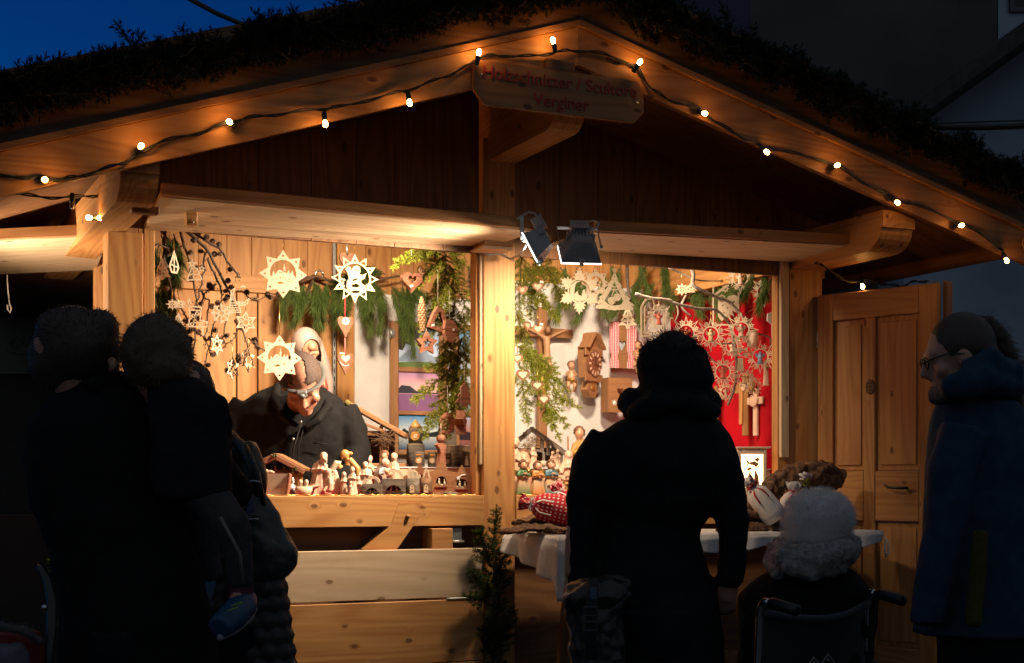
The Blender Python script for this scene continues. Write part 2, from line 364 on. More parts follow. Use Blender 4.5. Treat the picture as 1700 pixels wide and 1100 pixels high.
def house(name, label, corners, h, c, roof=None, trim=(.05, .05, .055)):
    # corners: front-left, front-right of the wall on the ground (world), body goes back 8 m
    a, b_ = Vector(corners[0]), Vector(corners[1]); a.z = b_.z = 0; d = (b_ - a).normalized(); back = Vector((-d.y, d.x, 0)); 
    if back.dot(FW) < 0: back = -back
    t = thing(name, label, 'building', (a + b_) / 2); m = M(); W = (b_ - a).length
    if roof is None: poly = [(0, 0), (W, 0), (W, h), (0, h)]
    else: poly = [(0, 0), (W, 0), (W, h), (W * roof[0], h + roof[1]), (0, h + (roof[2] if len(roof) > 2 else 0))]
    m.prism(poly, 0, 7, a, d, back); m.build('wall', plaster(name + '_plaster', c), t, True)
    r = M(); n = len(poly)
    for i in range(2, n):
        p, q = poly[i], poly[(i + 1) % n]
        if q[0] == 0 and p[0] == 0: continue
        P = a + d * p[0] + UP * (p[1] + .1); Q = a + d * q[0] + UP * (q[1] + .1)
        up = (Q - P).cross(back).normalized()
        if up.z < 0: up = -up
        r.hull((P + Q) / 2 + back * 3.3, [(Q - P).normalized(), back, up], [(P - Q).length / 2 + .1, 4, .09], .01)
    r.build('roof', plain(name + '_tiles', trim, .8, nz=.3, nsc=9), t, True)
    for k in range(3):
        for lv in range(int(h // 3)):
            w = M(); O = a + d * (W * (k + .5) / 3) + UP * (1.2 + 3 * lv); w.prism([(-.45, 0), (.45, 0), (.45, 1.3), (-.45, 1.3)], -.05, .02, O, d, back)
            fr = w.build('window', plain('window_frame', (.12, .12, .12), .6), t, True)
            pn = M(); pn.prism([(-.38, .07), (.38, .07), (.38, 1.23), (-.38, 1.23)], -.055, -.045, O, d, back); 
            P_ = pn.build('pane', plain('dark_glass', (.01, .012, .016), .1), None); P_.parent = fr
            P_.location = -Vector(t.location)
    return t
def groundpt(px, Z): p = cam(px, 805, Z); p.z = 0; return p
house('corner_house', 'tall dark plastered house wall behind the right roof slope', (groundpt(1247, 17), groundpt(1655, 17.6)), 12, (.11, .09, .09))
house('pale_house', 'pale blue grey house with sloping gable edge at the far right', (groundpt(1500, 15.5), groundpt(2300, 15.0)), 4.6, (.32, .37, .44), roof=(.55, 2.3, .35))
house('narrow_house', 'tall pale house strip left of the dark plastered wall', (groundpt(1020, 21), groundpt(1250, 21)), 12, (.36, .39, .44))
house('side_house', 'pale house wall strip right of the dark plastered wall', (groundpt(1657, 18.2), groundpt(2100, 18.4)), 13, (.50, .56, .64))
house('far_house', 'distant house with dark tiled roof beyond the left roof slope', (groundpt(-700, 26), groundpt(260, 30)), 7.3, (.10, .10, .10), roof=(.45, 2.0, .7))
# ============================================================ the market hut
hut = thing('market_hut', 'pine Christmas market hut with open hatches, gable roof and carved wares', 'market stall', (0, 0, 0))
ZT = 2.27
def part(m, name, mat, parent=hut): return m.build(name, mat, parent)
def postbox(px0, px1, z0, z1, y0, y1, name='post', mat=PINE_KNOTTY):
    a = at(px0, 600, y0).x; b = at(px1, 600, y0).x; m = M(); m.b2((a, y0, z0), (b, y1, z1), 2); return part(m, name, mat), a, b
_, pl0, pl1 = postbox(180, 238, 0, 2.262, 0, .15)
_, pm0, pm1 = postbox(803, 855, 0, 2.85, -.004, .15)
_, pr0, pr1 = postbox(1311, 1365, 0, 2.33, 0, .15)
postbox(238.6, 257, 1.1, 2.30, .012, .05, 'jamb')
postbox(790, 802.4, 1.10, 2.32, .03, .10, 'jamb'); postbox(797, 802.6, 1.25, 2.32, .008, .028, 'jamb', PINE_PALE)
postbox(1291, 1310.4, 1.0, 2.40, .004, .06, 'jamb'); postbox(1297, 1310.5, 1.30, 2.40, -.02, .002, 'jamb', PINE_PALE)
# counter rails
m = M(); m.b2((pl1 + .002, -.015, .953), (pm0 - .002, .045, 1.10), 0); part(m, 'counter_rail', PINE_KNOTTY)
m = M(); m.b2((pm1 + .002, -.012, .945), (pr0 - .002, .045, 1.10), 0); part(m, 'counter_rail', PINE_KNOTTY)
m = M(); m.b2((pl1, .047, 1.065), (pm0, .62, 1.094), 0); m.b2((pm1, .047, 1.065), (pr0, .62, 1.094), 0); m.b2((pm0, .152, 1.066), (pm1, .62, 1.093)); part(m, 'counter_top', PINE)
# front panels below the left hatch
xa = at(455, 900, -.05).x - .9; xb = at(802, 900, -.05).x
m = M(); m.b2((xa, -.052, .61), (xb, -.02, .845), 0); part(m, 'front_plank', PINE_PALE)
m = M()
for k, (z0, z1) in enumerate(((.30, .600), (.0, .298))): m.b2((xa, -.056, z0), (xb, -.02, z1), 0)
part(m, 'front_panel', PINE_KNOTTY)
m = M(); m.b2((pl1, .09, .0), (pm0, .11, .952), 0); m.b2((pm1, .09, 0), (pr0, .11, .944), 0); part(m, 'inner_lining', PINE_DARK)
# slanted brace with peg, block with hinge
P = lambda px, py, y: (at(px, py, y).x, at(px, py, y).z)
m = M(); m.prism([P(664, 834.5, -.03), P(699, 834.5, -.03), P(709, 842, -.03), P(660, 912, -.03), P(606, 912, -.03), P(650, 872, -.03)], -.0185, .05)
br = part(m, 'brace', PINE); m = M(); p = at(678, 857, -.03); m.tube([(p.x, .0, p.z), (p.x, -.028, p.z), (p.x, -.034, p.z)], [.011, .011, .008], 12); m.build('peg', PINE_OLD, br)
m = M(); a, b = P(715, 877, -.03), P(750, 910, -.03); m.b2((a[0], -.045, b[1]), (b[0], .08, a[1]), 0); part(m, 'latch_block', PINE)
m = M(); a, b = P(751, 877, -.03), P(771, 902, -.03); m.b2((a[0], .0, b[1]), (b[0], .012, a[1]), 0); p = P(751, 899, -.03); q = P(773, 899, -.03); m.tube([(p[0], -.01, p[1]), (q[0], -.01, q[1])], .006, 8); part(m, 'hinge', METAL)
m = M(); a = at(742, 986, -.06); m.b2((a.x, -.06, .6025), (xb, -.054, .6085)); part(m, 'hinge', METAL)
# inside: back wall, side walls, floor, ceiling
YB = 1.55; XR = pr1 - .012; XL = pl0 + .012
m = M(); x = at(180, 600, YB).x
while x < XR:
    w = rnd.choice((.14, .16, .19)); m.b2((x, YB, .1), (min(x + w - .002, XR), YB + .03, 2.9), 2, .002); x += w
part(m, 'back_wall', PINE)
XB = at(186, 600, YB).x
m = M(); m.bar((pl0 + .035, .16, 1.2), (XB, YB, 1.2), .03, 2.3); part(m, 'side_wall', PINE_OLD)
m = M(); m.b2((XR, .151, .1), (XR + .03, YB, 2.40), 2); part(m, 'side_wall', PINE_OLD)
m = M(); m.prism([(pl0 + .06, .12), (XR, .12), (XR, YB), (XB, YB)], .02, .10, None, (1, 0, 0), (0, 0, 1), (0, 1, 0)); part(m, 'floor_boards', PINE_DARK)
# cupboard-like panelling on the left of the back wall
m = M(); z = at(500, 490, YB - .03).z; zt = at(500, 462, YB - .03).z
x0 = at(300, 500, YB - .03).x; x1 = at(552, 500, YB - .03).x
XQ = at(192, 600, YB).x
m.b2((XQ, YB - .035, z), (x1, YB - .005, zt), 0)
xs = [XQ, at(393, 500, YB - .03).x, at(428, 500, YB - .03).x, x1]
for i in range(3): m.b2((xs[i] + .004, YB - .03, .1), (xs[i + 1] - .004, YB - .004, z - .004), 2)
part(m, 'panelling', PINE_KNOTTY)
xr0 = at(550, 500, YB - .03).x; m = M(); m.b2((xr0 + .006, YB - .042, .1), (xr0 + .024, YB - .03, at(550, 405, YB).z), 2, .001)
rl = part(m, 'shelf_rail', METAL)
m = M(); zz = 1.2
while zz < 2.3: m.b2((xr0 + .012, YB - .0435, zz), (xr0 + .018, YB - .0425, zz + .025)); zz += .05
m.build('slot', BLACKP, rl)
m = M(); m.b2((xr0 + .03, YB - .05, .1), (at(589, 500, YB - .05).x, YB - .028, at(570, 380, YB).z), 2); part(m, 'upright_board', PINE)
# white sheeting pinned on the back wall
def sheet(px0, px1, z1, nm):
    m = M(); xa_, xb_ = at(px0, 600, YB - .03).x, min(XR - .03, at(px1, 600, YB - .03).x)
    m.grid(lambda u, v: (xa_ + (xb_ - xa_) * u, YB - .024 + .005 * math.sin(u * 23) * (1 - v) + .004 * noise.noise((u * 6, v * 5, 1)), .6 + (z1 - .6) * v), 60, 24); return part(m, nm, WHITECLOTH)
sheet(589, 800, at(600, 487, YB).z, 'wall_sheet'); sheet(835, 1140, at(900, 470, YB).z, 'wall_sheet')
# red curtain on the right side wall
m = M(); zr = at(1200, 430, .5).z + .15
m.grid(lambda u, v: (XR - .045 + .024 * math.sin(u * 38 + 2.4 * math.sin(u * 9) + 1.2 * v) * (.45 + .55 * (1 - v)) + .02 * noise.noise((u * 4, v * 3, 3)), .16 + (YB - .20) * u, .95 + (2.30 - .95) * v), 160, 24)
part(m, 'red_curtain', RED)
# raised display step with white cover
m = M(); xs0 = at(612, 770, .42).x; m.b2((xs0, .40, 1.0945), (XR - .05, .86, 1.235)); st = part(m, 'display_step', PINE_PALE)
m = M(); m.b2((xs0 - .004, .394, 1.2355), (XR - .05, .87, 1.243), 0, .002); m.build('cover', WHITECLOTH, st)
m = M(); m.b2((pl1 + .01, .05, 1.0945), (pm0 - .01, .395, 1.0985), 0, .001); m.b2((pm1 + .01, .05, 1.0945), (pr0 - .02, .395, 1.0985), 0, .001); part(m, 'red_runner', RED)
m = M()
for (a_, b_) in ((pl1 + .03, pm0 - .015), (pm1 + .015, pr0 - .05)):
    xx = a_
    pts = []
    while xx < b_: pts.append((xx, .02 + .006 * math.sin(xx * 60), 1.1035 + .002 * math.sin(xx * 140))); xx += .008
    m.tube(pts, .0026, 5)
part(m, 'gold_cord', GOLD)
# ------------------------------------------------------------ gable and roof
AP = at(960, 45, -.83); SL_L, SL_R = .3275, .269; AX = AP.x; AZ = AP.z
def rz_(x): return AZ - (AX - x) * SL_L if x < AX else AZ - (x - AX) * SL_R
EL, ER = -2.75, 2.62
m = M(); x = pl0 - .02; xs_ = []
while x < pr1 + .02:
    w = rnd.choice((.19, .22, .25)); x2 = min(x + w - .003, pr1 + .02)
    if not (x > pm0 - .02 and x2 < pm1 + .02): m.prism([(x, 2.285), (x2, 2.285), (x2, rz_(x2) - .0465), (x, rz_(x) - .0465)] if not (x < AX < x2) else [(x, 2.285), (x2, 2.285), (x2, rz_(x2) - .0465), (AX, AZ - .0465), (x, rz_(x) - .0465)], .004, .03, grain='z')
    x += w
part(m, 'gable_boards', PINE_DARK)  # same pine as the rest, darkened in colour for the unlit gable
m = M(); m.b2((pl1, .031, 2.30), (pm0, .12, 2.42), 0); m.b2((pm1, .031, 2.34), (pr0, .12, 2.46), 0); part(m, 'lintel', PINE)
def slope_board(x0, x1, y0, y1, dz0, dz1, mat, name, grain=True):
    m = M(); a = Vector((x0, 0, rz_(x0))); b = Vector((x1, 0, rz_(x1)))
    m.prism([(a.x, a.z + dz0), (b.x, b.z + dz0), (b.x, b.z + dz1), (a.x, a.z + dz1)], y0, y1); return part(m, name, mat)
for (x0, x1, s) in ((EL, AX - .0008, -1), (AX + .0008, ER, 1)):
    slope_board(x0, x1, -.83, -.80, -.165, 0, PINE_OLD if s > 0 else PINE, 'barge_board')
    slope_board(x0, x1, -.852, -.80, .002, .028, PINE_OLD, 'verge_lath')
    slope_board(x0, x1, -.84, -.812, .03, .30, PINE_DARK, 'upper_fascia')
    m = M(); y = -.798
    while y < 1.75:
        a = Vector((x0, 0, rz_(x0))); b = Vector((x1, 0, rz_(x1))); m.prism([(a.x, a.z - .045), (b.x, b.z - .045), (b.x, b.z - .02), (a.x, a.z - .02)], y, y + .137); y += .14
    part(m, 'roof_deck', PINE_DARK)
    slope_board(x0, x1, -.81, 1.75, .0, .02, plain('roofing_felt', (.03, .03, .032), .9, nz=.2, nsc=20), 'roof_felt')
# eave poles (gutter rounds)
m = M(); e = Vector((ER + .01, 0, rz_(ER) - .06)); m.tube([(e.x, -.95, e.z), (e.x, 1.6, e.z)], .05, 14); part(m, 'eave_pole', PINE_OLD)
m = M(); m.tube([(EL, -.85, rz_(EL) - .1), (EL, 1.6, rz_(EL) - .1)], .05, 14); part(m, 'eave_pole', PINE_OLD)
m = M(); k = at(190, 92, -.82); m.box((k.x, -.82, k.z - .04), (.055, .05, .11), ch=.012); part(m, 'roof_peg', PINE_DARK)
# purlins with shaped ends
def purlin(xc, w, z0, z1, yf, name='purlin'):
    m = M(); h = z1 - z0; prof = [(1.6, z0), (1.6, z1), (yf, z1), (yf, z0 + h * .56), (yf + .02, z0 + h * .55)]
    for i in range(1, 7):
        a = math.pi / 2 * i / 6; prof.append((yf + .02 + .13 * (1 - math.cos(a)) , z0 + h * .55 * (1 - math.sin(a))))
    m.prism(prof, -w / 2, w / 2, (xc, 0, 0), (0, 1, 0), (1, 0, 0)); return part(m, name, PINE)
a, b = at(201, 300, -.78), at(265, 300, -.78); purlin((a.x + b.x) / 2, b.x - a.x, 2.258, 2.44, -.78)
a, b = at(1466, 380, -.76), at(1519, 380, -.76); purlin((a.x + b.x) / 2, b.x - a.x, 2.325, 2.515, -.76)
purlin(.01, .15, AZ - .42, AZ - .06, -.79, 'ridge_beam')
# ------------------------------------------------------------ hatch flaps
def flap(pxa, pya, pxb, pyb, zr0, zr1, xr0_, xr1_, nm):
    a = at(pxa, pya, -.47); b = at(pxb, pyb, -.47); ra = Vector((xr0_, -.02, zr0)); rb = Vector((xr1_, -.02, zr1)); m = M()
    n = 3; off = [Vector((rnd.uniform(-40, 40), rnd.uniform(-40, 40), 0)) for _ in range(n)]
    for i in range(n):
        q = [ra.lerp(a, i / n), rb.lerp(b, i / n), rb.lerp(b, (i + 1) / n - .002), ra.lerp(a, (i + 1) / n - .002)]
        vs = q + [p + Vector((0, 0, .022)) for p in q]; ws = [off[i] + Vector((p.x, p.y, p.z)) for p in vs]
        m.add(vs, [(0, 3, 2, 1)[::-1], (4, 5, 6, 7), (0, 1, 5, 4), (1, 2, 6, 5), (2, 3, 7, 6), (3, 0, 4, 7)], ws)
    f = part(m, 'hatch_flap', PINE_PALE)
    m = M(); m.bar(a + Vector((0, -.014, .030)), b + Vector((0, -.014, .030)), .026, .05); m.build('edge_batten', PINE_OLD, f)
    m = M(); m.bar(a + Vector((0, .012, .034)), b + Vector((0, .012, .034)), .02, .018); m.build('edge_seal', BARK, f)
    return f
flap(266, 327, 888, 384, 2.272, 2.315, pl1 + .0, pm0 + .04, 'left'); flap(985, 386, 1457, 410, 2.33, 2.365, pm1 + .18, pr1 + .03, 'right')
m = M(); p = at(317, 358, -.30); m.box((p.x, p.y, p.z + .0), (.045, .05, .085)); hb = part(m, 'flap_hook', PINE); m = M(); m.ell((p.x, p.y - .027, p.z - .03), .008); m.build('screw', STEEL, hb)
m = M(); p = at(240, 349, -.55); m.box((p.x, p.y, p.z), (.11, .05, .03)); part(m, 'flap_rest', PINE_OLD)
m = M(); p = at(826, 397, -.12); m.b2((p.x - .085, -.16, p.z - .04), (p.x + .06, -.02, p.z + .05)); part(m, 'flap_bracket', PINE)
m = M(); m.b2((p.x - .10, -.17, p.z - .055), (p.x + .06, -.02, p.z - .042)); part(m, 'flap_bracket', PINE_PALE)
m = M(); p = at(1390, 424, -.2); m.box((p.x, p.y, p.z), (.085, .10, .09)); part(m, 'flap_bracket', PINE); m = M(); p = at(1425, 421, -.25); m.box((p.x, p.y, p.z), (.08, .05, .025)); part(m, 'flap_rest', PINE_OLD)
m = M(); p = at(1448, 403, -.44); m.box((p.x, p.y, p.z), (.035, .02, .04)); part(m, 'flap_rest', PINE_OLD)
# ------------------------------------------------------------ the open door at the right
D0 = Vector((1.93, -.02, 0)); dd = (Vector((2.165, -.67, 0)) - D0); DW = .715; dd.normalize(); dn = Vector((dd.y, -dd.x, 0))
if dn.dot(FW) > 0: dn = -dn
m = M(); ZB, ZD = .12, 2.185
def dbox(m, a, b, z0, z1, f0, f1, grain): m.hull(D0 + dd * ((a + b) / 2) + UP * ((z0 + z1) / 2) + dn * ((f0 + f1) / 2), [UP, dd, dn] if grain == 'v' else [dd, UP, dn], [(z1 - z0) / 2, (b - a) / 2, abs(f1 - f0) / 2] if grain == 'v' else [(b - a) / 2, (z1 - z0) / 2, abs(f1 - f0) / 2], .004)
def dx(px):                                  # distance along the door for a pixel column
    r = ray(px, 805); t = (D0 - CAM).cross(dd).z / r.cross(dd).z; return ((CAM + r * t) - D0).dot(dd)
S = [0, dx(1377), dx(1440), dx(1459), dx(1532), DW]
dbox(m, 0, S[1] + .045, ZB, ZD, 0, .04, 'v'); 
dbox(m, S[4], DW, ZB, ZD, 0, .04, 'v'); dbox(m, S[2], S[3], ZB + .10, ZD - .145, 0, .0395, 'v')
for (z0, z1) in ((ZD - .145, ZD), (ZB, ZB + .18)): dbox(m, S[1] + .046, S[4] - .001, z0, z1, 0, .039, 'h')
zc0, zc1 = .96, 1.225
for (a, b) in ((S[1] + .046, S[2] - .001), (S[3] + .001, S[4] - .001)):
    dbox(m, a, b, zc0, zc1, 0, .039, 'h')
    for (z0, z1) in ((zc1 + .002, ZD - .147), (ZB + .182, zc0 - .002)):
        dbox(m, a, b, z0, z1, .008, .018, 'v'); dbox(m, a + .022, b - .022, z0 + .03, z1 - .03, .0185, .026, 'v')
door = m.build('door', DOORW, hut)
m = M(); hpt = D0 + dd * (dx(1512)) + UP * 1.135 + dn * .04; m.tube([hpt, hpt + dn * .03, hpt + dn * .045 + dd * .01, hpt + dn * .045 - dd * .035, hpt + dn * .045 - dd * .085 + UP * .004, hpt + dn * .043 - dd * .105 + UP * .018], [.008, .008, .008, .0075, .007, .006], 8); m.build('handle', BLACKP, door)
m = M(); kp = D0 + dd * dx(1452) + UP * (1.15 + .52) + dn * .041; m.lathe([(.0, -.002), (.022, -.002), (.03, .0), (.026, .004), (.012, .002), (.0, .002)], 16); 
m.v = [tuple(kp + dd * v[0] + UP * v[1] * 1.35 + dn * v[2]) for v in m.v]; m.build('knot_hole', BARK, door)
m = M()
for z in (.5, 1.9): m.tube([D0 + UP * z + dn * .03 - dd * .005, D0 + UP * (z + .09) + dn * .03 - dd * .005], .008, 8)
m.build('hinge', METAL, door)
m = M(); dbox(m, DW + .006, DW + .03, ZB, ZD + .01, -.06, .0, 'v'); m.build('edge_strip', PINE_DARK, door)
# ============================================================ name sign
sg = thing('name_sign', 'wooden name board with red lettering hanging under the gable peak', 'sign', at(932, 140, -.885))
a, b = at(791, 95, -.885), at(1073, 118, -.885); W2 = (b.x - a.x) / 2; cx = (a.x + b.x) / 2; H = (at(791, 93, -.885).z - at(800, 168, -.885).z); cz = a.z - H / 2
sg.location = (cx, -.862, cz)
m = M(); m.prism([(-W2, H / 2), (W2 - .03, H / 2), (W2, H / 2 - .06), (W2, -H / 2 + .05), (W2 - .05, -H / 2), (-W2 + .05, -H / 2), (-W2, -H / 2 + .06)], 0, .022); m.build('board', PINE_OLD, sg)
m = M(); v, f = text2d('Holzschnitzer / Scultore', .077, .004); m.add([(p[0] + .0, p[1] - .002, p[2] + .020) for p in v], f); m.build('lettering', REDPAINT, sg)
m = M(); v, f = text2d('Verginer', .077, .004); m.add([(p[0] + .0, p[1] - .002, p[2] - .068) for p in v], f); m.build('lettering', REDPAINT, sg)
m = M(); m.b2((-.07, .005, H / 2 + .001), (.07, .03, H / 2 + .05)); m.build('hanger', PINE_DARK, sg)
m = M(); m.tube([(-W2 + .035, -.003, .03), (-W2 + .035, .004, .03)], .006, 8); m.tube([(W2 - .035, -.003, -.0), (W2 - .035, .004, -.0)], .006, 8); m.build('screw', METAL, sg)
# ============================================================ string lights
BULBM = plain('lit_bulb', (1, .8, .5), .3, emit=(1.0, .44, .11), es=90)
SOCK = plain('dark_green_socket', (.01, .03, .02), .5)
def bulb_on(ls, p, d, lit=True):
    d = Vector(d).normalized(); m = M(); m.tube([p - d * .052, p - d * .048, p - d * .016, p - d * .012], [.007, .0105, .0115, .010], 10)
    so = m.build('socket', SOCK, ls, True)
    m = M(); q = frame(d)
    prof = [(-.014, .007), (-.006, .009), (.002, .0108), (.009, .0096), (.0135, .0058), (.0155, .002)]
    m.tube([p + d * a for a, _ in prof], [r for _, r in prof], 12); b = m.build('bulb', BULBM if lit else plain('clear_unlit_bulb', (.25, .25, .25), .1), None)
    b.parent = so; b.location = -Vector(ls.location); return so
def light_string(name, label, bulbs, cablepts, y, loc):
    ls = thing(name, label, 'string lights', loc); m = M(); pts = []
    raw = [at(px, py, y - .012 - (.012 if i % 2 else 0)) for i, (px, py) in enumerate(cablepts)]
    for i in range(len(raw) - 1):
        p0 = raw[max(i - 1, 0)]; p1 = raw[i]; p2 = raw[i + 1]; p3 = raw[min(i + 2, len(raw) - 1)]
        for k in range(5):
            t = k / 5; pts.append(.5 * ((2 * p1) + (p2 - p0) * t + (2 * p0 - 5 * p1 + 4 * p2 - p3) * t * t + (3 * p1 - p0 - 3 * p2 + p3) * t ** 3))
    pts.append(raw[-1]); m.tube(pts, .0036, 6); m.tube([p + Vector((.002, -.004, .009 * math.sin(i * .9))) for i, p in enumerate(pts)], .0036, 6); m.build('cable', CABLE, ls, True)
    for b in bulbs: bulb_on(ls, at(b[0], b[1], y - .06), b[2], b[3] if len(b) > 3 else True)
    return ls
dn_, out_ = (0, 0, -1), (-.3, -1, .05)
light_string('string_lights', 'black cable of warm bulbs running up and down the gable barge boards',
    [(74, 298, (.2, -1, -.2)), (234, 242, (.1, -1, .25)), (381, 202, (-.6, -.8, .1)), (540, 205, (0, -.35, -1)), (680, 170, (0, -.4, -1)), (795, 87, (.1, -.3, 1)), (918, 67, (-.5, -.4, 1)), (1062, 103, (.5, -.4, .9)), (1170, 188, (.2, -.8, -.3)), (1273, 252, (.2, -.7, -.6)), (1390, 274, (0, -1, .1)), (1490, 336, (.1, -.8, -.5)), (1596, 374, (0, -1, -.1)), (1671, 432, (0, -.6, -1))],
    [(-30, 292), (40, 294), (74, 296), (110, 296), (150, 287), (200, 271), (225, 258), (260, 238), (330, 220), (381, 203), (410, 196), (470, 188), (530, 181), (560, 178), (640, 158), (680, 148), (730, 130), (765, 115), (795, 96), (830, 92), (880, 93), (925, 86), (960, 84), (1010, 92), (1055, 112), (1080, 145), (1110, 165), (1160, 182), (1190, 203), (1235, 230), (1265, 243), (1310, 253), (1380, 270), (1420, 295), (1480, 328), (1520, 340), (1585, 366), (1630, 390), (1665, 418)], -.835, (0, -.9, 2.6))
light_string('string_lights', 'short black cable with two lit bulbs beside one unlit bulb under the left eave',
    [(148, 361, (-.8, -.6, -.1)), (167, 361, (-1, -.3, -.3)), (120, 341, (0, 0, -1), False)], [(-60, 306), (10, 318), (60, 326), (118, 327), (160, 324), (192, 323), (196, 338), (190, 352), (178, 358)], -.20, (-1.9, -.2, 2.3))
light_string('string_lights', 'thin cable with a single bulb sagging above the open door top', [(1432, 475, (0, -.3, -1))], [(1352, 436), (1375, 446), (1400, 465), (1432, 466), (1470, 471), (1495, 475), (1515, 468), (1540, 466)], -.22, (1.9, -.2, 2.3))
# ============================================================ floodlights
GLASS = plain('lit_lamp_glass', (1, 1, 1), .2, emit=(1, .93, .84), es=4)
LCOL = (1.0, .77, .54)
def floodlight(name, label, loc, yaw, pitch, watts, stem=None, bracket=True, spread=140):
    t = thing(name, label, 'floodlight', loc, rot=(pitch, 0, yaw))   # shines along local +Y
    m = M(); b0 = [(-.045, -.03), (.045, -.03), (.045, .03), (-.045, .03)]; b1 = [(-.088, -.062), (.088, -.062), (.088, .062), (-.088, .062)]; b2 = [(-.088, -.062), (.088, -.062), (.088, .062), (-.088, .062)]
    vs = [(x, -.085, z) for x, z in b0] + [(x, -.012, z) for x, z in b1] + [(x, .0, z) for x, z in b2] + [(x * .93, .0, z * .9) for x, z in b2] + [(x * .8, -.01, z * .75) for x, z in b2]
    fs = [(3, 2, 1, 0)]
    for r in range(4): fs += [(r * 4 + i, r * 4 + (i + 1) % 4, r * 4 + 4 + (i + 1) % 4, r * 4 + 4 + i) for i in range(4)]
    fs.append((16, 17, 18, 19)); m.add(vs, [f[::-1] for f in fs]); m.build('housing', LAMPGREY, t)
    m = M()
    for k in range(9): m.b2((-.062 + k * .0145, -.088, .025), (-.057 + k * .0145, -.02, .062 ))
    m.b2((-.066, -.09, .024), (.066, -.02, .03)); m.build('cooling_fins', LAMPGREY, t)
    m = M(); m.b2((-.042, -.10, .062), (.042, -.05, .115), ch=.006); m.b2((-.044, -.104, .058), (.044, -.098, .118), ch=.002); m.tube([(.042, -.075, .09), (.062, -.075, .09)], .009, 8); jb = m.build('junction_box', GREYP, t)
    m = M(); v, f = text2d('WARNING', .011, .0006); m.add([(p[0], -.1045 + p[1] * .2, p[2] + .086) for p in v], f); m.build('label', plain('dark_print', (.05, .05, .05)), jb)
    m = M(); m.b2((-.0945, .0055, -.0685), (.0945, .0105, .0685), ch=.001); m.build('glass', GLASS, t)
    m = M()
    for (x0, x1, z0, z1) in ((-.092, .092, .0555, .066), (-.092, .092, -.066, -.0555), (-.092, -.0815, -.055, .055), (.0815, .092, -.055, .055)): m.b2((x0, -.002, z0), (x1, .005, z1), ch=.001)
    m.b2((-.009, -.02, -.08), (.009, .014, -.056)); m.build('front_frame', LAMPGREY, t)
    if bracket:
        m = M()
        for s in (-1, 1): m.bar((s * .096, -.04, 0), (s * .096, -.05, .13), .003, .016, (0, 1, 0)); m.tube([(s * .09, -.04, 0), (s * .104, -.04, 0)], .008, 10)
        m.bar((-.097, -.05, .131), (.097, -.05, .131), .016, .003); m.build('bracket', METAL, t)
    m = M(); m.tube([(.062, -.075, .09), (.085, -.08, .095), (.098, -.085, .125), (.08, -.08, .155), (.04, -.06, .165), (-.02, .0, .15)], .0048, 8); m.build('cable', GREYP, t)
    ld = bpy.data.lights.new('lamp', 'AREA'); ld.shape = 'RECTANGLE'; ld.size = .15; ld.size_y = .1; ld.spread = R_(spread); ld.energy = watts; ld.color = LCOL
    lo = bpy.data.objects.new('lamp', ld); COL.objects.link(lo); lo.parent = t; lo.location = (0, .02, 0); lo.rotation_euler = (R_(90), 0, 0); return t
L1 = floodlight('floodlight', 'grey floodlight turned sideways on a strap beside the middle post', at(884, 412, -.54), R_(58), R_(-27), FLOOD_W * 1.9, bracket=False, spread=104)
floodlight('floodlight', 'floodlight fixed inside the hut above the left opening', (-.66, .20, 2.48), R_(-12), R_(-38), INSIDE_W * 1.15)
floodlight('floodlight', 'floodlight fixed inside the hut above the right opening', (.80, .30, 2.52), R_(-38), R_(-34), INSIDE_W * 1.0)
m = M(); p = at(866, 357, -.50); q = at(867, 398, -.50); m.bar(p, q, .02, .004, (0, 1, 0)); m.bar(q, at(876, 402, -.54), .02, .004, (0, 1, 0)); m.build('bracket', METAL, L1, True)
L2 = floodlight('floodlight', 'grey floodlight seen from behind with its cable looping over the stirrup', at(962, 421, -.56), R_(-16), R_(-45), FLOOD_W * .85, spread=128)
m = M(); c_ = [at(795, 417, -.03), at(812, 423, -.03), at(830, 421, -.05), at(848, 430, -.1), at(862, 424, -.35), at(876, 402, -.52), at(888, 388, -.54)]; m.tube(c_, .0055, 8); tag(m.build('power_cable', GREYP), 'grey power cable running from the middle post to the sideways floodlight', 'cable')
# ============================================================ the stall next door
nb = thing('market_hut', 'neighbouring market hut with brightly lit pale flap at the left edge', 'market stall', groundpt(60, 7.4))
m = M(); fa, fb = cam(-260, 412, 6.5), cam(182, 391, 6.55); ra, rb = cam(-260, 466, 7.2), cam(159, 448, 7.2)
q = [ra, rb, fb, fa]; ax_ = (rb - ra).normalized()
vs = q + [p + Vector((0, 0, .022)) for p in q]; m.add(vs, [(0, 3, 2, 1)[::-1], (4, 5, 6, 7), (0, 1, 5, 4), (1, 2, 6, 5), (2, 3, 7, 6), (3, 0, 4, 7)], [Vector(((p - ra).dot(ax_), (p - ra).cross(ax_).length, 3)) for p in vs]); m.build('hatch_flap', PINE_PALE, nb, True)
m = M(); m.bar(fa + Vector((0, 0, .03)), fb + Vector((0, 0, .03)), .03, .05); m.build('edge_batten', PINE_OLD, nb, True)
m = M(); a, b = groundpt(160, 7.2), groundpt(178.5, 7.2); hh = rb.z + .05; m.hull((a + b) / 2 + UP * hh / 2, [UP, RT, FW], [hh / 2, (b - a).length / 2, .06], .004); m.build('post', PINE, nb, True)
m = M(); a, b = groundpt(-420, 9.3), groundpt(165, 9.3); m.hull((a + b) / 2 + UP * 1.3, [UP, RT, FW], [1.3, (b - a).length / 2, .03], .004); m.build('back_wall', plain('dark_boards', (.030, .030, .028), .8, nz=.2, nsc=6), nb, True)  # plain near-black base colour with faint mottling
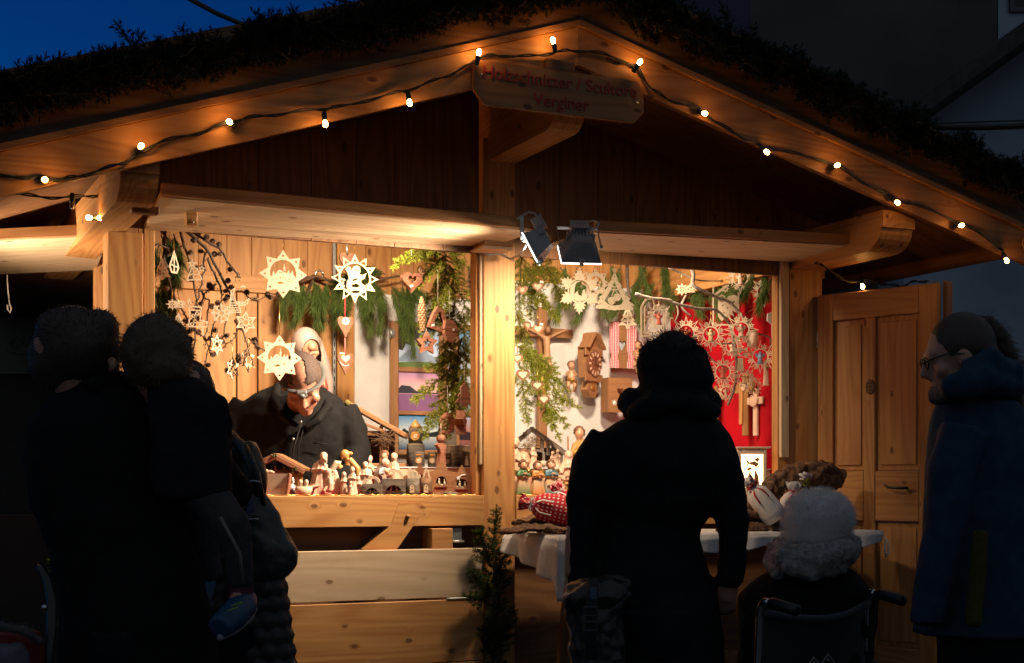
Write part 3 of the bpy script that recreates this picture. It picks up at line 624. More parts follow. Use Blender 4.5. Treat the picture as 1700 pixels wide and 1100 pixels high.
m = M(); a = groundpt(-420, 7.2); b = groundpt(159, 7.2); m.hull((a + b) / 2 + UP * .5, [RT, UP, FW], [(b - a).length / 2, .5, .02], .004); m.build('front_panel', plain('near_black_boards', (.018, .018, .018), .8, nz=.2, nsc=6), nb, True)  # plain near-black colour, darker than the back wall
m = M(); m.add([rb + UP * .06 + RT * .3, rb + UP * .06 + FW * 2.3, ra + UP * .06 + FW * 2.3, ra + UP * .06, rb + UP * .16 + RT * .1, rb + UP * .12 + FW * 2.3, ra + UP * .12 + FW * 2.3, ra + UP * .12], [(0, 1, 2, 3), (7, 6, 5, 4), (0, 3, 7, 4), (1, 0, 4, 5), (2, 1, 5, 6), (3, 2, 6, 7)]); m.build('roof', PINE_DARK, nb, True)
# dim shop board inside it
O = cam(60, 560, 9.2); sb = thing('shop_board', 'dim green board with curly serif lettering inside the neighbouring hut', 'sign', O, -YAW)
m = M(); K = 9.2 / FPX; m.prism([(-90 * K, -60 * K), (85 * K, -60 * K), (85 * K, 92 * K), (-90 * K, 62 * K)], 0, .02); m.build('board', plain('dull_green_board', (.10, .12, .09), .7, nz=.15, nsc=3), sb)
m = M(); v, f = text2d('OSSL', 34 * K, .004, align='LEFT'); m.add([(p[0] * .95 - 52 * K, p[1] - .003, p[2] + 32 * K) for p in v], f); m.build('lettering', plain('dark_lettering', (.04, .05, .035), .7), sb)
m = M()
m.stroke([(-34 * K + 12 * K * math.cos(t) * (1 - t / 9), -12 * K + 12 * K * math.sin(t) * (1 - t / 9)) for t in [i * .35 for i in range(22)]], .006, .004, y=-.003); m.stroke([(-50 * K, -22 * K), (-30 * K, -28 * K), (0, -27 * K), (20 * K, -20 * K)], .008, .004, y=-.003); m.build('flourish', plain('dark_lettering', (.04, .05, .035), .7), sb)
m = M(); p0 = cam(12, 456, 7.0); p1 = cam(13, 480, 7.0); p2 = cam(16, 505, 7.0); m.tube([p0, p1, p2], .003, 6); m.tube([p2, cam(19, 512, 7), cam(17, 519, 7), cam(13, 514, 7), cam(12, 506, 7)], .004, 6); tag(m.build('hanging_string', plain('white_string', (.7, .7, .66), .6)), 'white knotted string dangling from the neighbouring flap edge', 'string')
L3 = floodlight('floodlight', 'bright floodlight under the flap of the neighbouring hut', cam(-75, 515, 6.35), R_(-90), R_(22), 9)
# overhead cables
for (pts, lab) in (([cam(300, -10, 16), cam(360, 22, 16), cam(430, 52, 16), cam(520, 75, 16)], 'thick black cable crossing the blue sky above the left roof slope'), ([cam(1480, 200, 13), cam(1560, 211, 13), cam(1640, 211, 13), cam(1760, 206, 13)], 'thick black cable crossing the pale gable wall at right')):
    m = M(); m.tube(pts, .028, 8); tag(m.build('overhead_cable', CABLE), lab, 'cable')
m = M(); m.tube([cam(1480, 203, 13.2), cam(1560, 204, 13.2), cam(1760, 198, 13.2)], .008, 6); tag(m.build('overhead_cable', CABLE), 'thin wire just above the thick cable by the pale gable wall', 'cable')
# ============================================================ evergreen branches
def leafmat(name, a, b, rough=.6):
    m, nt, bs = _m(name); A = nd(nt, 'ShaderNodeAttribute', attribute_name='wc').outputs['Vector']
    n = nd(nt, 'ShaderNodeTexWhiteNoise'); nt.links.new(A, n.inputs['Vector']); c = ramp(nt, n.outputs['Value'], [(0, a), (1, b)])
    nt.links.new(c, bs.inputs['Base Color']); bs.inputs['Roughness'].default_value = rough; bs.inputs['Specular IOR Level'].default_value = .25
    tr = nd(nt, 'ShaderNodeBsdfTranslucent'); nt.links.new(c, tr.inputs['Color']); mx = nd(nt, 'ShaderNodeMixShader'); mx.inputs[0].default_value = .4; nt.links.new(bs.outputs[0], mx.inputs[1]); nt.links.new(tr.outputs[0], mx.inputs[2]); nt.links.new(mx.outputs[0], nt.nodes['Material Output'].inputs['Surface']); return m
SPRUCE = leafmat('spruce_needles', (.19, .24, .022), (.42, .44, .055)); SPRUCED = leafmat('dimmed_spruce_needles', (.035, .06, .012), (.08, .11, .02)); PINEN = leafmat('pine_needles', (.07, .13, .03), (.17, .22, .055))
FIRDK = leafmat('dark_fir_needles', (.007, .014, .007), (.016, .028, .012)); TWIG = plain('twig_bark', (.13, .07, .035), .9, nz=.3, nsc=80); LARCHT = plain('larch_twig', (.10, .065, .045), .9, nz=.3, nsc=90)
CONEM = plain('cone_scales', (.11, .06, .035), .7, nz=.45, nsc=160)
def rv(s=1): return Vector((rnd.gauss(0, s), rnd.gauss(0, s), rnd.gauss(0, s)))
def needle(m, p, d, L, w):
    s = d.cross(rv()); 
    if s.length < 1e-6: return
    s.normalize(); c = (rnd.random() * 99, rnd.random() * 99, 0); n = len(m.v); t = p + d * L
    m.v += [tuple(p - s * w), tuple(p + s * w), tuple(p + s * w * .8 + d * L * .7), tuple(t), tuple(p - s * w * .8 + d * L * .7)]; m.w += [c] * 5; m.f.append((n, n + 1, n + 2, n + 3, n + 4)); m.s.append(False)
def twig(mn, ms, p0, d, L, nl, nw, gap, droop=.25, r=.0016, ang=.9):
    pts = [Vector(p0)]; d = d.normalized(); k = max(3, int(L / .02)); st = L / k
    for i in range(k): d = (d + Vector((0, 0, -droop * st * 6)) + rv(.05)).normalized(); pts.append(pts[-1] + d * st)
    ms.tube(pts, [r * (1 - .6 * i / k) for i in range(k + 1)], 4, False)
    n = int(L / gap)
    for i in range(n):
        t = rnd.random() * k; j = min(int(t), k - 1); p = pts[j].lerp(pts[j + 1], t - j); a = (pts[j + 1] - pts[j]).normalized(); q = a.cross(rv()).normalized()
        needle(mn, p, (a * rnd.uniform(.35, .8) + q * ang).normalized(), nl * rnd.uniform(.75, 1.15), nw)
    for i in range(6): needle(mn, pts[-1], (d + rv(.35)).normalized(), nl, nw)
    return pts
def spruce(mn, ms, p0, p1, W, droop=.2, nl=.017, nw=.0013, gap=.0008, sp=.019, flatn=None, seed=None):
    """axis p0->p1 with side twigs up to W long"""
    p0, p1 = Vector(p0), Vector(p1); L = (p1 - p0).length; a = (p1 - p0).normalized(); N = max(3, int(L / sp)); sd = a.cross(Vector(flatn) if flatn else Vector((-.42, -.9, .1))).normalized(); pts = []
    for i in range(N + 1):
        t = i / N; pts.append(p0 + a * L * t + Vector((0, 0, -droop * L * t * t * .35)) + rv(.003))
    ms.tube(pts, [.0042 * (1 - .7 * i / N) for i in range(N + 1)], 5, False)
    for i in range(1, N + 1):
        t = i / N; w = W * (1 - t * .72) * rnd.uniform(.6, 1.1)
        for s in (-1, 1):
            if w > .015 and rnd.random() < .92: twig(mn, ms, pts[i], a * .75 + sd * s * .85 + rv(.16), w, nl, nw, gap, droop)
        twig(mn, ms, pts[i - 1], pts[i] - pts[i - 1], (pts[i] - pts[i - 1]).length, nl, nw, gap, 0)
    twig(mn, ms, pts[-1], a, W * .3, nl, nw, gap, droop)
def tuft(mn, p, d, n, L, w, spread=.4, droop=.15):
    for i in range(n):
        q = (d.normalized() + rv(spread) * .7).normalized(); q.z -= droop * rnd.random(); needle(mn, p + rv(.006), q.normalized(), L * rnd.uniform(.7, 1.1), w)
def pinebough(mn, ms, p0, d, L, nl=.085, n=5, dens=46):
    p = Vector(p0); d = d.normalized(); pts = [p.copy()]
    for i in range(n):
        d = (d + Vector((0, 0, -.16)) + rv(.08)).normalized(); p = p + d * L / n; pts.append(p.copy())
        tuft(mn, p - d * L / n * .5, d, dens // 2, nl, .0014, .34, .35); tuft(mn, p, d, dens, nl, .0013, .48, .35)
    ms.tube(pts, [.004 * (1 - .6 * i / n) for i in range(n + 1)], 5, False)
def cone_mesh(m, p, d, L, r, rows=7, per=7):
    a, s, u = frame(d)
    m.tube([p + a * L * t for t in (0, .2, .5, .8, 1)], [r * .3, r * .7, r * .75, r * .5, r * .1], 8)
    for i in range(rows):
        t = (i + .5) / rows; rr = r * math.sin(math.pi * (.12 + .8 * t)) ** .7
        for k in range(per):
            g = 2 * math.pi * (k + .5 * (i % 2)) / per; q = s * math.cos(g) + u * math.sin(g); c = p + a * L * t; tn = a.cross(q); w = rr * .5
            n0 = len(m.v); vs = [c + q * rr * .45 - tn * w * .6, c + q * rr * .45 + tn * w * .6, c + q * rr * 1.08 + a * L * .07 + tn * w * .8, c + q * rr * 1.14 + a * L * .11, c + q * rr * 1.08 + a * L * .07 - tn * w * .8]
            m.add(vs, [(0, 1, 2, 3, 4)])
# roof garlands
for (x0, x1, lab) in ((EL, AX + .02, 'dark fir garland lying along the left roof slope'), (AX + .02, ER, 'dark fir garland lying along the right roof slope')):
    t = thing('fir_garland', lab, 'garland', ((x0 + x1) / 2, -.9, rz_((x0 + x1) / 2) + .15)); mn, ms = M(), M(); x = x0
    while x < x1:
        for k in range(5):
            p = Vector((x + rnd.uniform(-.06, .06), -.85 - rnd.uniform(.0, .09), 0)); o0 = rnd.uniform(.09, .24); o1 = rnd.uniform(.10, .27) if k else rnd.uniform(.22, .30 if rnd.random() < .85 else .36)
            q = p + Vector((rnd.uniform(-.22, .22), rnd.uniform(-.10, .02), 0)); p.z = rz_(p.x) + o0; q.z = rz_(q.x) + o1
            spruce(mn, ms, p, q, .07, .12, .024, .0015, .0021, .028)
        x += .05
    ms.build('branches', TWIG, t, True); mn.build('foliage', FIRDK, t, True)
# spruce hanging in the left opening beside the middle post
t = thing('spruce_branch', 'bright green spruce branch hanging down beside the middle post in the left opening', 'branch', at(730, 560, .5)); mn, ms = M(), M()
S_ = lambda a, b, W, y0=.5, y1=None, **k: spruce(mn, ms, at(a[0], a[1], y0), at(b[0], b[1], y1 or y0), W, **k)
S_((735, 392), (748, 560), .12, .55, .5); S_((735, 405), (655, 432), .075, .5, .38); S_((740, 410), (700, 425), .06, .5); S_((740, 415), (775, 440), .07); S_((736, 425), (692, 470), .08, .5, .42)
S_((745, 440), (780, 520), .10, .55); S_((740, 460), (700, 560), .085, .5, .42); S_((755, 500), (735, 600), .10, .52, .48); S_((770, 520), (775, 640), .10, .55, .5); S_((742, 470), (720, 545), .09, .48, .4)
S_((765, 560), (752, 655), .10, .5, .45); S_((768, 600), (690, 655), .085, .5, .4); S_((762, 620), (705, 712), .10, .48, .38); S_((770, 630), (735, 725), .10, .5, .4); S_((775, 640), (765, 700), .08, .55, .5); S_((765, 590), (712, 605), .06, .5, .42)
ms.build('stems', TWIG, t, True); mn.build('needles', SPRUCE, t, True)
# spruce in the right opening
t = thing('spruce_branch', 'long spruce branch hung with small hearts just right of the middle post', 'branch', at(880, 560, .42)); mn, ms = M(), M()
S_((866, 420), (862, 520), .09, .45); S_((880, 425), (925, 460), .09, .45, .4); S_((870, 440), (905, 500), .09, .45); S_((860, 470), (925, 520), .08, .45, .38); S_((890, 430), (880, 520), .08, .5); S_((905, 440), (935, 500), .08, .5)
S_((858, 520), (880, 600), .08, .42); S_((858, 575), (925, 610), .075, .42, .38); S_((865, 580), (930, 650), .085, .42, .38); S_((862, 600), (876, 690), .085, .44); S_((880, 600), (940, 640), .06, .42); S_((885, 620), (915, 700), .08, .42, .36); S_((905, 660), (938, 700), .06, .4, .34); S_((915, 655), (958, 672), .045, .4, .34); S_((905, 670), (928, 722), .05, .4, .34)
ms.build('stems', TWIG, t, True); mn.build('needles', SPRUCE, t, True)
# pine boughs on the back wall, left opening and right opening
t = thing('pine_bough', 'long needled pine bough pinned across the back wall behind the big star ornaments', 'branch', at(570, 480, 1.3)); mn, ms = M(), M()
ms.tube([at(500, 468, 1.42), at(525, 458, 1.42), at(560, 470, 1.4), at(620, 466, 1.4), at(660, 458, 1.4), at(690, 462, 1.4)], [.007, .009, .008, .008, .007, .005], 7)
for (px, py, dx_, dz_, L) in ((480, 470, -.5, -1, .16), (505, 470, -.35, -1, .18), (525, 475, .2, -1, .2), (545, 470, -.2, -1, .22), (556, 478, .3, -1, .19), (575, 470, .1, -1, .22), (595, 470, .2, -1, .2), (612, 462, -.8, .35, .17), (640, 455, -.9, .3, .2), (612, 470, .05, -1, .26), (630, 475, .3, -1, .24), (650, 480, .2, -1, .27), (668, 470, .1, -1, .3), (680, 480, -.1, -1, .36), (690, 470, .3, -1, .22), (520, 480, -.6, -.8, .2), (585, 475, -.5, -.9, .2)):
    p = at(px, py, 1.36); pinebough(mn, ms, p, RT * dx_ + UP * dz_ - FW * .25, L)
    pinebough(mn, ms, p + RT * rnd.uniform(-.05, .05) + UP * rnd.uniform(-.02, .04), RT * (dx_ + rnd.uniform(-.7, .7)) + UP * dz_ * rnd.uniform(.3, .9) - FW * .5, L * rnd.uniform(.5, .9), dens=60)
ms.build('stems', TWIG, t, True); mn.build('needles', PINEN, t, True)
t = thing('pine_bough', 'dense pine garland under the right hatch above the white cloth and red curtain', 'branch', at(1130, 470, 1.0)); mn, ms = M(), M()
for i in range(40):
    px = 930 + i * 9.2; py = 440 + rnd.uniform(-14, 50) * (1 if px < 1100 else .55); yy = min(1.35, atx(px, py, XR - .1).y - .02) if px > 1085 else 1.35
    p = at(px, py, yy - .05); pinebough(mn, ms, p, RT * rnd.uniform(-.6, .5) - UP * rnd.uniform(.5, 1) - FW * .2, rnd.uniform(.14, .24), n=4)
ms.build('stems', TWIG, t, True); mn.build('needles', PINEN, t, True)
# larch twigs with cones at the left
t = thing('larch_branch', 'bare larch branches with small dark cones hanging in the left corner', 'branch', at(340, 480, .3)); mn, ms, mc = M(), M(), M()
def larch(pts, y, r0, sub=True, cones=True):
    P = [at(a, b, y + .03 * rnd.uniform(-1, 1)) for a, b in pts]; Q = []
    for i in range(len(P) - 1):
        for k in range(4): Q.append(P[i].lerp(P[i + 1], k / 4) + rv(.004))
    Q.append(P[-1]); n = len(Q); ms.tube(Q, [r0 * (1 - .75 * i / n) + .0012 for i in range(n)], 6, False)
    for i, q in enumerate(Q):
        for _ in range(3): ms.ell(q + rv(.005), .0032, 6, 4)
        if cones and rnd.random() < .36: d = rv(1); d.z = abs(d.z) * .4; d.normalize(); cone_mesh(mc, q + d * .008, d, .028, .013, 4, 6)
for pts, y, r0 in (([(300, 372), (340, 410), (372, 465), (395, 520), (412, 575)], .32, .008), ([(318, 382), (362, 410), (395, 455), (398, 460)], .36, .006), ([(298, 378), (312, 420), (322, 470), (328, 520), (322, 580), (318, 640)], .34, .006), ([(345, 430), (365, 475), (368, 505)], .3, .005), ([(340, 418), (338, 460), (325, 505), (318, 550)], .28, .004), ([(276, 372), (272, 430), (285, 480), (300, 510), (318, 545), (340, 560), (350, 590)], .4, .006), ([(330, 480), (345, 500), (345, 540), (340, 575)], .38, .004), ([(366, 505), (352, 550), (342, 600), (334, 640)], .3, .003), ([(385, 495), (372, 560), (362, 572)], .3, .003), ([(400, 540), (385, 565), (362, 585)], .28, .002), ([(395, 480), (420, 498), (465, 490)], .3, .0022), ([(412, 560), (425, 572), (440, 580)], .3, .002), ([(412, 575), (395, 600), (380, 622)], .28, .002), ([(262, 405), (285, 420), (305, 405)], .36, .003), ([(360, 470), (340, 485), (330, 520), (306, 540)], .4, .003)):
    larch(pts, y, r0)
for i in range(26):
    px = rnd.uniform(256, 300); py = rnd.uniform(385, 520); pinebough(mn, ms, at(px, py, .5), RT * rnd.uniform(-.5, .5) - UP, .14, n=3, dens=40)
ms.build('twigs', LARCHT, t, True); mc.build('cones', CONEM, t, True); mn.build('needles', PINEN, t, True)
# grey driftwood branch at the right
DRB = plain('grey_dead_branch', (.24, .19, .15), .85, nz=.25, nsc=50, bmp=.3)
t = thing('dead_branch', 'forked grey dead branch holding the angel ornaments in front of the red curtain', 'branch', at(1170, 500, .3)); ms = M()
def limb(pts, r0, r1, y0=.32, y1=.32):
    P = [at(a, b, y0 + (y1 - y0) * i / max(1, len(pts) - 1)) for i, (a, b) in enumerate(pts)]; Q = []
    for i in range(len(P) - 1):
        a, b, c, d = P[max(i - 1, 0)], P[i], P[i + 1], P[min(i + 2, len(P) - 1)]
        for k in range(4):
            u = k / 4; Q.append(.5 * (2 * b + (c - a) * u + (2 * a - 5 * b + 4 * c - d) * u * u + (3 * b - a - 3 * c + d) * u ** 3))
    Q.append(P[-1]); n = len(Q) - 1; ms.tube(Q, [(r0 + (r1 - r0) * i / n) * (1 + .12 * math.sin(i * 2.3)) for i in range(n + 1)], 8)
limb([(1090, 431), (1120, 434), (1143, 438), (1151, 455), (1150, 470), (1158, 478), (1190, 493), (1212, 502), (1235, 528), (1252, 548)], .014, .007, .36, .26); limb([(1150, 468), (1138, 492), (1132, 510), (1148, 525)], .010, .005, .36, .3); limb([(1055, 488), (1080, 495), (1110, 498), (1122, 504), (1160, 512), (1190, 515), (1212, 538)], .011, .007, .32, .26); limb([(1124, 505), (1126, 520), (1120, 535)], .007, .003)
limb([(1110, 444), (1135, 455), (1160, 465), (1200, 466)], .006, .003, .4, .3); limb([(1252, 548), (1262, 555), (1278, 560), (1278, 572)], .006, .004, .26, .26); limb([(1212, 538), (1222, 590), (1220, 640), (1208, 672)], .009, .007, .3, .3); limb([(1041, 425), (1042, 470), (1046, 500)], .010, .009, .20, .20)
limb([(1170, 580), (1186, 600), (1215, 615)], .005, .003, .3, .3); limb([(1190, 570), (1215, 570)], .004, .004, .3, .3)
ms.build('limbs', DRB, t, True)
# spruce tied to the middle post and at the left corner
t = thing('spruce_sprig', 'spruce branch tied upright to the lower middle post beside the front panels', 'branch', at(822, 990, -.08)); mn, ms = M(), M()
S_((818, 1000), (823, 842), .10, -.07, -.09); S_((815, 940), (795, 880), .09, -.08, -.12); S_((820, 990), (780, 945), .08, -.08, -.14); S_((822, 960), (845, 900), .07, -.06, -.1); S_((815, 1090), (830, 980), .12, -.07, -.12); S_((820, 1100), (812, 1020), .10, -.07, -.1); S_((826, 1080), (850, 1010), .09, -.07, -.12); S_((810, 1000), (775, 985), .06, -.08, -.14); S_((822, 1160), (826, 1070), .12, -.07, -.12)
ms.build('stems', TWIG, t, True); mn.build('needles', SPRUCED, t, True)  # spruce needles darkened in colour to stand in for weak lamplight
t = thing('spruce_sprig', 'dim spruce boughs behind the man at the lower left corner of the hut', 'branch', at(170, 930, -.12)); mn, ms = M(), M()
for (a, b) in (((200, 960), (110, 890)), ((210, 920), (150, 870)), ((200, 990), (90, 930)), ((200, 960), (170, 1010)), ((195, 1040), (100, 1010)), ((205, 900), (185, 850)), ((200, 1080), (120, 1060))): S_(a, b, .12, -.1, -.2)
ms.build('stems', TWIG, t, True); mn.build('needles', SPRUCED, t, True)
# ============================================================ hanging ornaments
PLY = MAPLE; NAT = LINDEN; PLYL = wood('light_plywood', (.84, .70, .50), (.78, .62, .42), (.6, .45, .3), kn=.2, ringk=.1)
def K_(px, y): d = at(px, 805, y) - CAM; return d.dot(FW) / FPX
def hang(t, pts_top, mat=GOLD, r=.0009, name='cord', start=None):
    m = M(); p0 = Vector(t.location) if start is None else Vector(start); m.tube([p0, pts_top], r, 5); return m.build(name, mat, t, True) if not t.rotation_euler.z else _hr(m, name, mat, t)
def _hr(m, name, mat, t):
    inv = (Matrix.Translation(t.location) @ t.rotation_euler.to_matrix().to_4x4()).inverted(); m.v = [tuple(inv @ Vector(p)) for p in m.v]; return m.build(name, mat, t)
class Orn:
    """flat ornament laid out in photo-pixel units about its centre, turned to face the visitors"""
    def __init__(s, name, label, px, py, y, rz=None, group=None, cat='ornament', sc=1, loc=None):
        rz = -.05 if rz is None and px < 420 else rz; s.k = K_(px, y) * sc; s.t = thing(name, label, cat, loc or at(px, py, y), FACE if rz is None else rz, group); s.m = M(); s.py = py; s.px = px; s.y = y
    def S(s, pts): return [(a * s.k, b * s.k) for a, b in pts]
    def fill(s, *polys, t=.003, y=0, m=None):
        v, f = fill2d([s.S(p) for p in polys], t); (m or s.m).add([(a, b + y, c) for a, b, c in v], f); return s
    def line(s, pts, w, closed=False, t=.003, y=0, m=None): (m or s.m).stroke(s.S(pts), w * s.k, t, closed, y); return s
    def done(s, mat=PLY, name='plate', top=None, cord=GOLD, h=None, r=.0009):
        s.o = s.m.build(name, mat, s.t)
        if top is not None:
            z0 = (h or 0) * s.k; dz = (s.py - top) * s.k; m = M(); m.tube([(.0006, 0, z0), (0, 0, dz)], r, 5); m.tube([(-.0012, 0, z0), (-.0004, 0, dz)], r, 5); m.build('cord', cord, s.t)
        return s
    def part(s, m, name, mat): return m.build(name, mat, s.t)
# --- two large stars in front -----------------------------------------------------------
def church(o, R, m=None):
    o.fill([(-R, -R * .25), (-R * .8, -R * .12), (-.75 * R, .25 * R), (-.66 * R, .0), (-.55 * R, .05), (-.5 * R, .08 * R), (-.36 * R, .3 * R), (-.1 * R, .3 * R), (-.02 * R, .12 * R), (.02 * R, .14 * R), (.02 * R, .5 * R), (.06 * R, .56 * R), (.09 * R, .98 * R), (.13 * R, .56 * R), (.18 * R, .5 * R), (.18 * R, .1 * R), (.3 * R, .06 * R), (.42 * R, .36 * R), (.5 * R, .1 * R), (.6 * R, .1 * R), (.7 * R, .34 * R), (.78 * R, .0), (.97 * R, -.2 * R), (.8 * R, -.62 * R), (.4 * R, -.93 * R), (-.4 * R, -.93 * R), (-.8 * R, -.62 * R)],
        *[circ(.05 * R, 6, x * R, z * R) for x, z in ((-.28, .12), (-.15, .12), (.1, .36), (.1, .2), (-.5, -.35), (-.2, -.3), (.15, -.35), (.5, -.3))], [(-.5 * R, -.62 * R), (-.1 * R, -.55 * R), (.1 * R, -.68 * R), (-.3 * R, -.78 * R)], [(.15 * R, -.5 * R), (.65 * R, -.48 * R), (.4 * R, -.56 * R)], t=.002, y=.0005)
def star8(name, label, px, py, y, R, hole, top, rz=None):
    o = Orn(name, label, px, py, y, rz); pts = star(8, R, R * .68)
    o.fill(pts, circ(hole, 32, 0, 2), *[star(5, R * .075, R * .032, R * .76 * math.cos(math.pi / 2 + k * math.pi / 4), R * .76 * math.sin(math.pi / 2 + k * math.pi / 4)) for k in range(8)], t=.0035)
    church(o, hole); return o.done(top=top, h=R)
star8('star_ornament', 'large eight pointed cut-out star with a village church scene', 470, 455, .16, 40, 22, 396, rz=-.08)
o = Orn('star_ornament', 'large twelve pointed cut-out star with a kneeling cherub inside its ring', 589, 462, .16, -.08)
pts = star(12, 41, 27); holes = []
for k in range(12):
    a = math.pi / 2 + k * math.pi / 6; c, s = math.cos(a), math.sin(a)
    if k % 2: holes.append([(35 * c, 35 * s), (27.5 * c - 4.5 * s, 27.5 * s + 4.5 * c), (27.5 * c + 4.5 * s, 27.5 * s - 4.5 * c)])
    else: holes.append(star(5, 3.0, 1.3, 30 * c, 30 * s))
o.fill(pts, circ(24.5, 40), *holes, t=.0035)
o.fill([(-15, -14), (-13, -5), (-10, 0), (-12, 9), (-16, 14), (-12, 20), (-7, 18), (-5, 12), (-3, 19), (3, 22), (9, 19), (10, 12), (8, 8), (13, 6), (20, 10), (17, 1), (10, -3), (12, -8), (19, -12), (17, -17), (6, -20), (-6, -20)], circ(1.2, 6, 2, 14), circ(1.2, 6, 6, 14), [(-4, -2), (4, 1), (5, -1), (-3, -5)], [(-5, -10), (4, -8), (9, -12), (3, -15), (-5, -14)], t=.002, y=.0005)
for (x, z) in ((-20, -8), (-18, -3), (-22, -2), (-19, -13), (17, -14), (21, -10), (14, -18), (10, -20), (-12, -19), (-7, -21)): o.fill(circ(2.2, 8, x, z), circ(.9, 6, x, z), t=.002, y=.0005)
o.done(top=398, h=41)
o = star8('star_ornament', 'pale eight pointed star hanging low on a gold cord before the vendor', 464, 594, .10, 38, 19, 500, rz=-.03)
# --- small cut-outs on the larch twigs ---------------------------------------------------
def tree_outline(R, tiers=4):
    L = []; 
    for i in range(tiers):
        z0 = R - 2 * R * .85 * i / tiers; z1 = R - 2 * R * .85 * (i + 1) / tiers; w = R * .75 * (i + 1) / tiers; L += [(-w * .38 if i else 0, z0), (-w, z1)]
    return [(-a, b) for a, b in L[1:]][::-1][::-1] and ([(0, R)] + [(-a, b) for a, b in L[1:]] + [(L[-1][0] * 0 + R * .12, -R * .72), (R * .12, -R), (-R * .12, -R), (-R * .12, -R * .72)] + L[1:][::-1])
def pierced_tree(name, label, px, py, R, top, mat=PLY, y=.18, rz=None):
    o = Orn(name, label, px, py, y, rz); T = tree_outline(R); o.line(T, R * .13, True); o.line([(-R * .5, -R * .55), (0, -R * .75), (R * .5, -R * .55)], R * .12); o.line([(0, R), (0, -R * .7)], R * .10)
    for x, z in ((-.2, .1), (.2, 0), (-.3, -.35), (.3, -.4), (0, -.2), (.12, .4)): o.line(circ(R * .1, 8, x * R, z * R), R * .06, True)
    o.line([(-R * .3, -R * .05), (R * .3, -R * .1)], R * .09); o.line([(-R * .45, -R * .4), (R * .45, -R * .35)], R * .09); return o.done(mat, top=top, h=R)
pierced_tree('tree_ornament', 'brown openwork Christmas tree ornament at the top left corner of the left opening', 269, 446, 17, 400, OAKBR, .28)
pierced_tree('tree_ornament', 'pale openwork tree ornament hidden low among the larch twigs by the child', 296, 537, 17, 478)
o = Orn('drop_ornament', 'narrow white openwork drop ornament turned almost edgewise', 289, 435, .18, FACE + .9); o.line([(0, 18), (-9, -8), (-5, -17), (5, -17), (9, -8)], 3, True); o.line([(0, 12), (0, -15)], 2.5); o.line([(-7, -4), (7, -8)], 2.5); o.done(top=395, h=18)
o = Orn('bell_ornament', 'small white star topped bell ornament beneath the larch cones', 321, 447, .18); o.fill(star(5, 9, 4, -2, 9), circ(2, 8, -2, 9), y=.001); o.line([(-3, 2), (-10, -18), (14, -16), (6, 2)], 2.2, True); o.line([(-8, -8), (10, -8)], 1.6); o.line([(0, 2), (0, -17)], 1.6); o.line(star(5, 5, 2, 14, 2), 1.5, True); o.done(top=410, h=17)
def comet(name, label, px, py, R, top, y=.18, rz=None, side=1):
    o = Orn(name, label, px, py, y, rz); o.fill(star(8, R, R * .55), circ(R * .38, 16), t=.003); o.line(star(4, R * .3, R * .12), R * .12, True)
    o.fill([(side * R * .55, R * .45), (side * R * 1.5, R * .75), (side * R * 2.4, R * .3), (side * R * 1.9, R * .25), (side * R * 2.3, -R * .1), (side * R * 1.7, -R * .05), (side * R * 2.1, -R * .45), (side * R * .6, -R * .5)], circ(R * .12, 8, side * R * 1.0, 0), circ(R * .12, 8, side * R * 1.4, .25 * R), circ(R * .12, 8, side * R * 1.4, -.2 * R), t=.003, y=.001); return o.done(top=top, h=R)
comet('comet_ornament', 'small white comet star ornament on the left larch twig', 286, 505, 10, 480)
o = Orn('boot_ornament', 'openwork boot shaped ornament with a hanging tag', 324, 527, .18); o.line([(-10, 18), (10, 18), (8, -4), (20, -6), (19, -15), (-11, -15), (-9, 0)], 2.2, True); o.line([(-9, 12), (9, 12)], 2)
for x, z in ((-3, 3), (3, 7), (0, -6), (10, -10), (-5, -11)): o.line(circ(2.6, 8, x, z), 1.4, True)
o.fill([(11, -17), (14, -17), (15, -30), (12, -30)], y=.001); o.line([(-9, 18), (-12, 24), (-10, 30), (-6, 22)], 2); o.done(top=485, h=18)
o = Orn('snowflake_ornament', 'small white round snowflake ornament with six petals on the larch branch', 367, 520, .18)
for k in range(8):
    a = math.pi / 2 + k * math.pi / 4; c, s = math.cos(a), math.sin(a); o.line([(4 * c, 4 * s), (17 * c, 17 * s)], 2.2, y=.0008 * (k % 2)); o.line([(c * 12 + s * 4, s * 12 - c * 4), (16 * c, 16 * s), (c * 12 - s * 4, s * 12 + c * 4)], 1.7, y=.0016); o.line(circ(3.4, 8, 9.5 * math.cos(a + .39), 9.5 * math.sin(a + .39)), 1.7, True, y=.0024)
o.line(circ(4, 12), 2, True, y=.003); o.line(circ(13, 24), 1.6, True, y=.003); o.done(top=490, h=17)
o = Orn('moon_ornament', 'crescent moon and striped tree cut-out ornament in pale wood', 391, 498, .18)
o.line([(-1, 20), (-7, 15), (-10, -20), (9, -20), (4, -2), (14, -4), (22, 3), (20, -4), (14, -8), (5, -8), (-1, 0), (-4, 10)], 2, True); o.line([(-6, 12), (-2, 6)], 2)
for z in (-17, -13, -9, -5): o.line([(-9, z), (7, z + 1)], 1.5, y=.001)
for x, z in ((-4, 8), (-5, 2), (2, -5), (10, -6)): o.line(star(5, 2.6, 1.2, x, z), 1, True, y=.001)
o.line([(8, 22), (13, 24), (17, 22)], 2.2); o.done(top=462, h=18)
o = Orn('star_ornament', 'white six pointed lattice star ornament at the right tip of the larch twig', 408, 535, .18); o.line(star(6, 17, 9.5), 2.2, True); o.line(circ(5, 12), 1.6, True)
for k in range(6):
    a = math.pi / 2 + k * math.pi / 3; o.line([(5 * math.cos(a), 5 * math.sin(a)), (14 * math.cos(a), 14 * math.sin(a))], 1.5, y=.001); o.line([(9 * math.cos(a + .52), 9 * math.sin(a + .52)), (5 * math.cos(a), 5 * math.sin(a))], 1.3, y=.001)
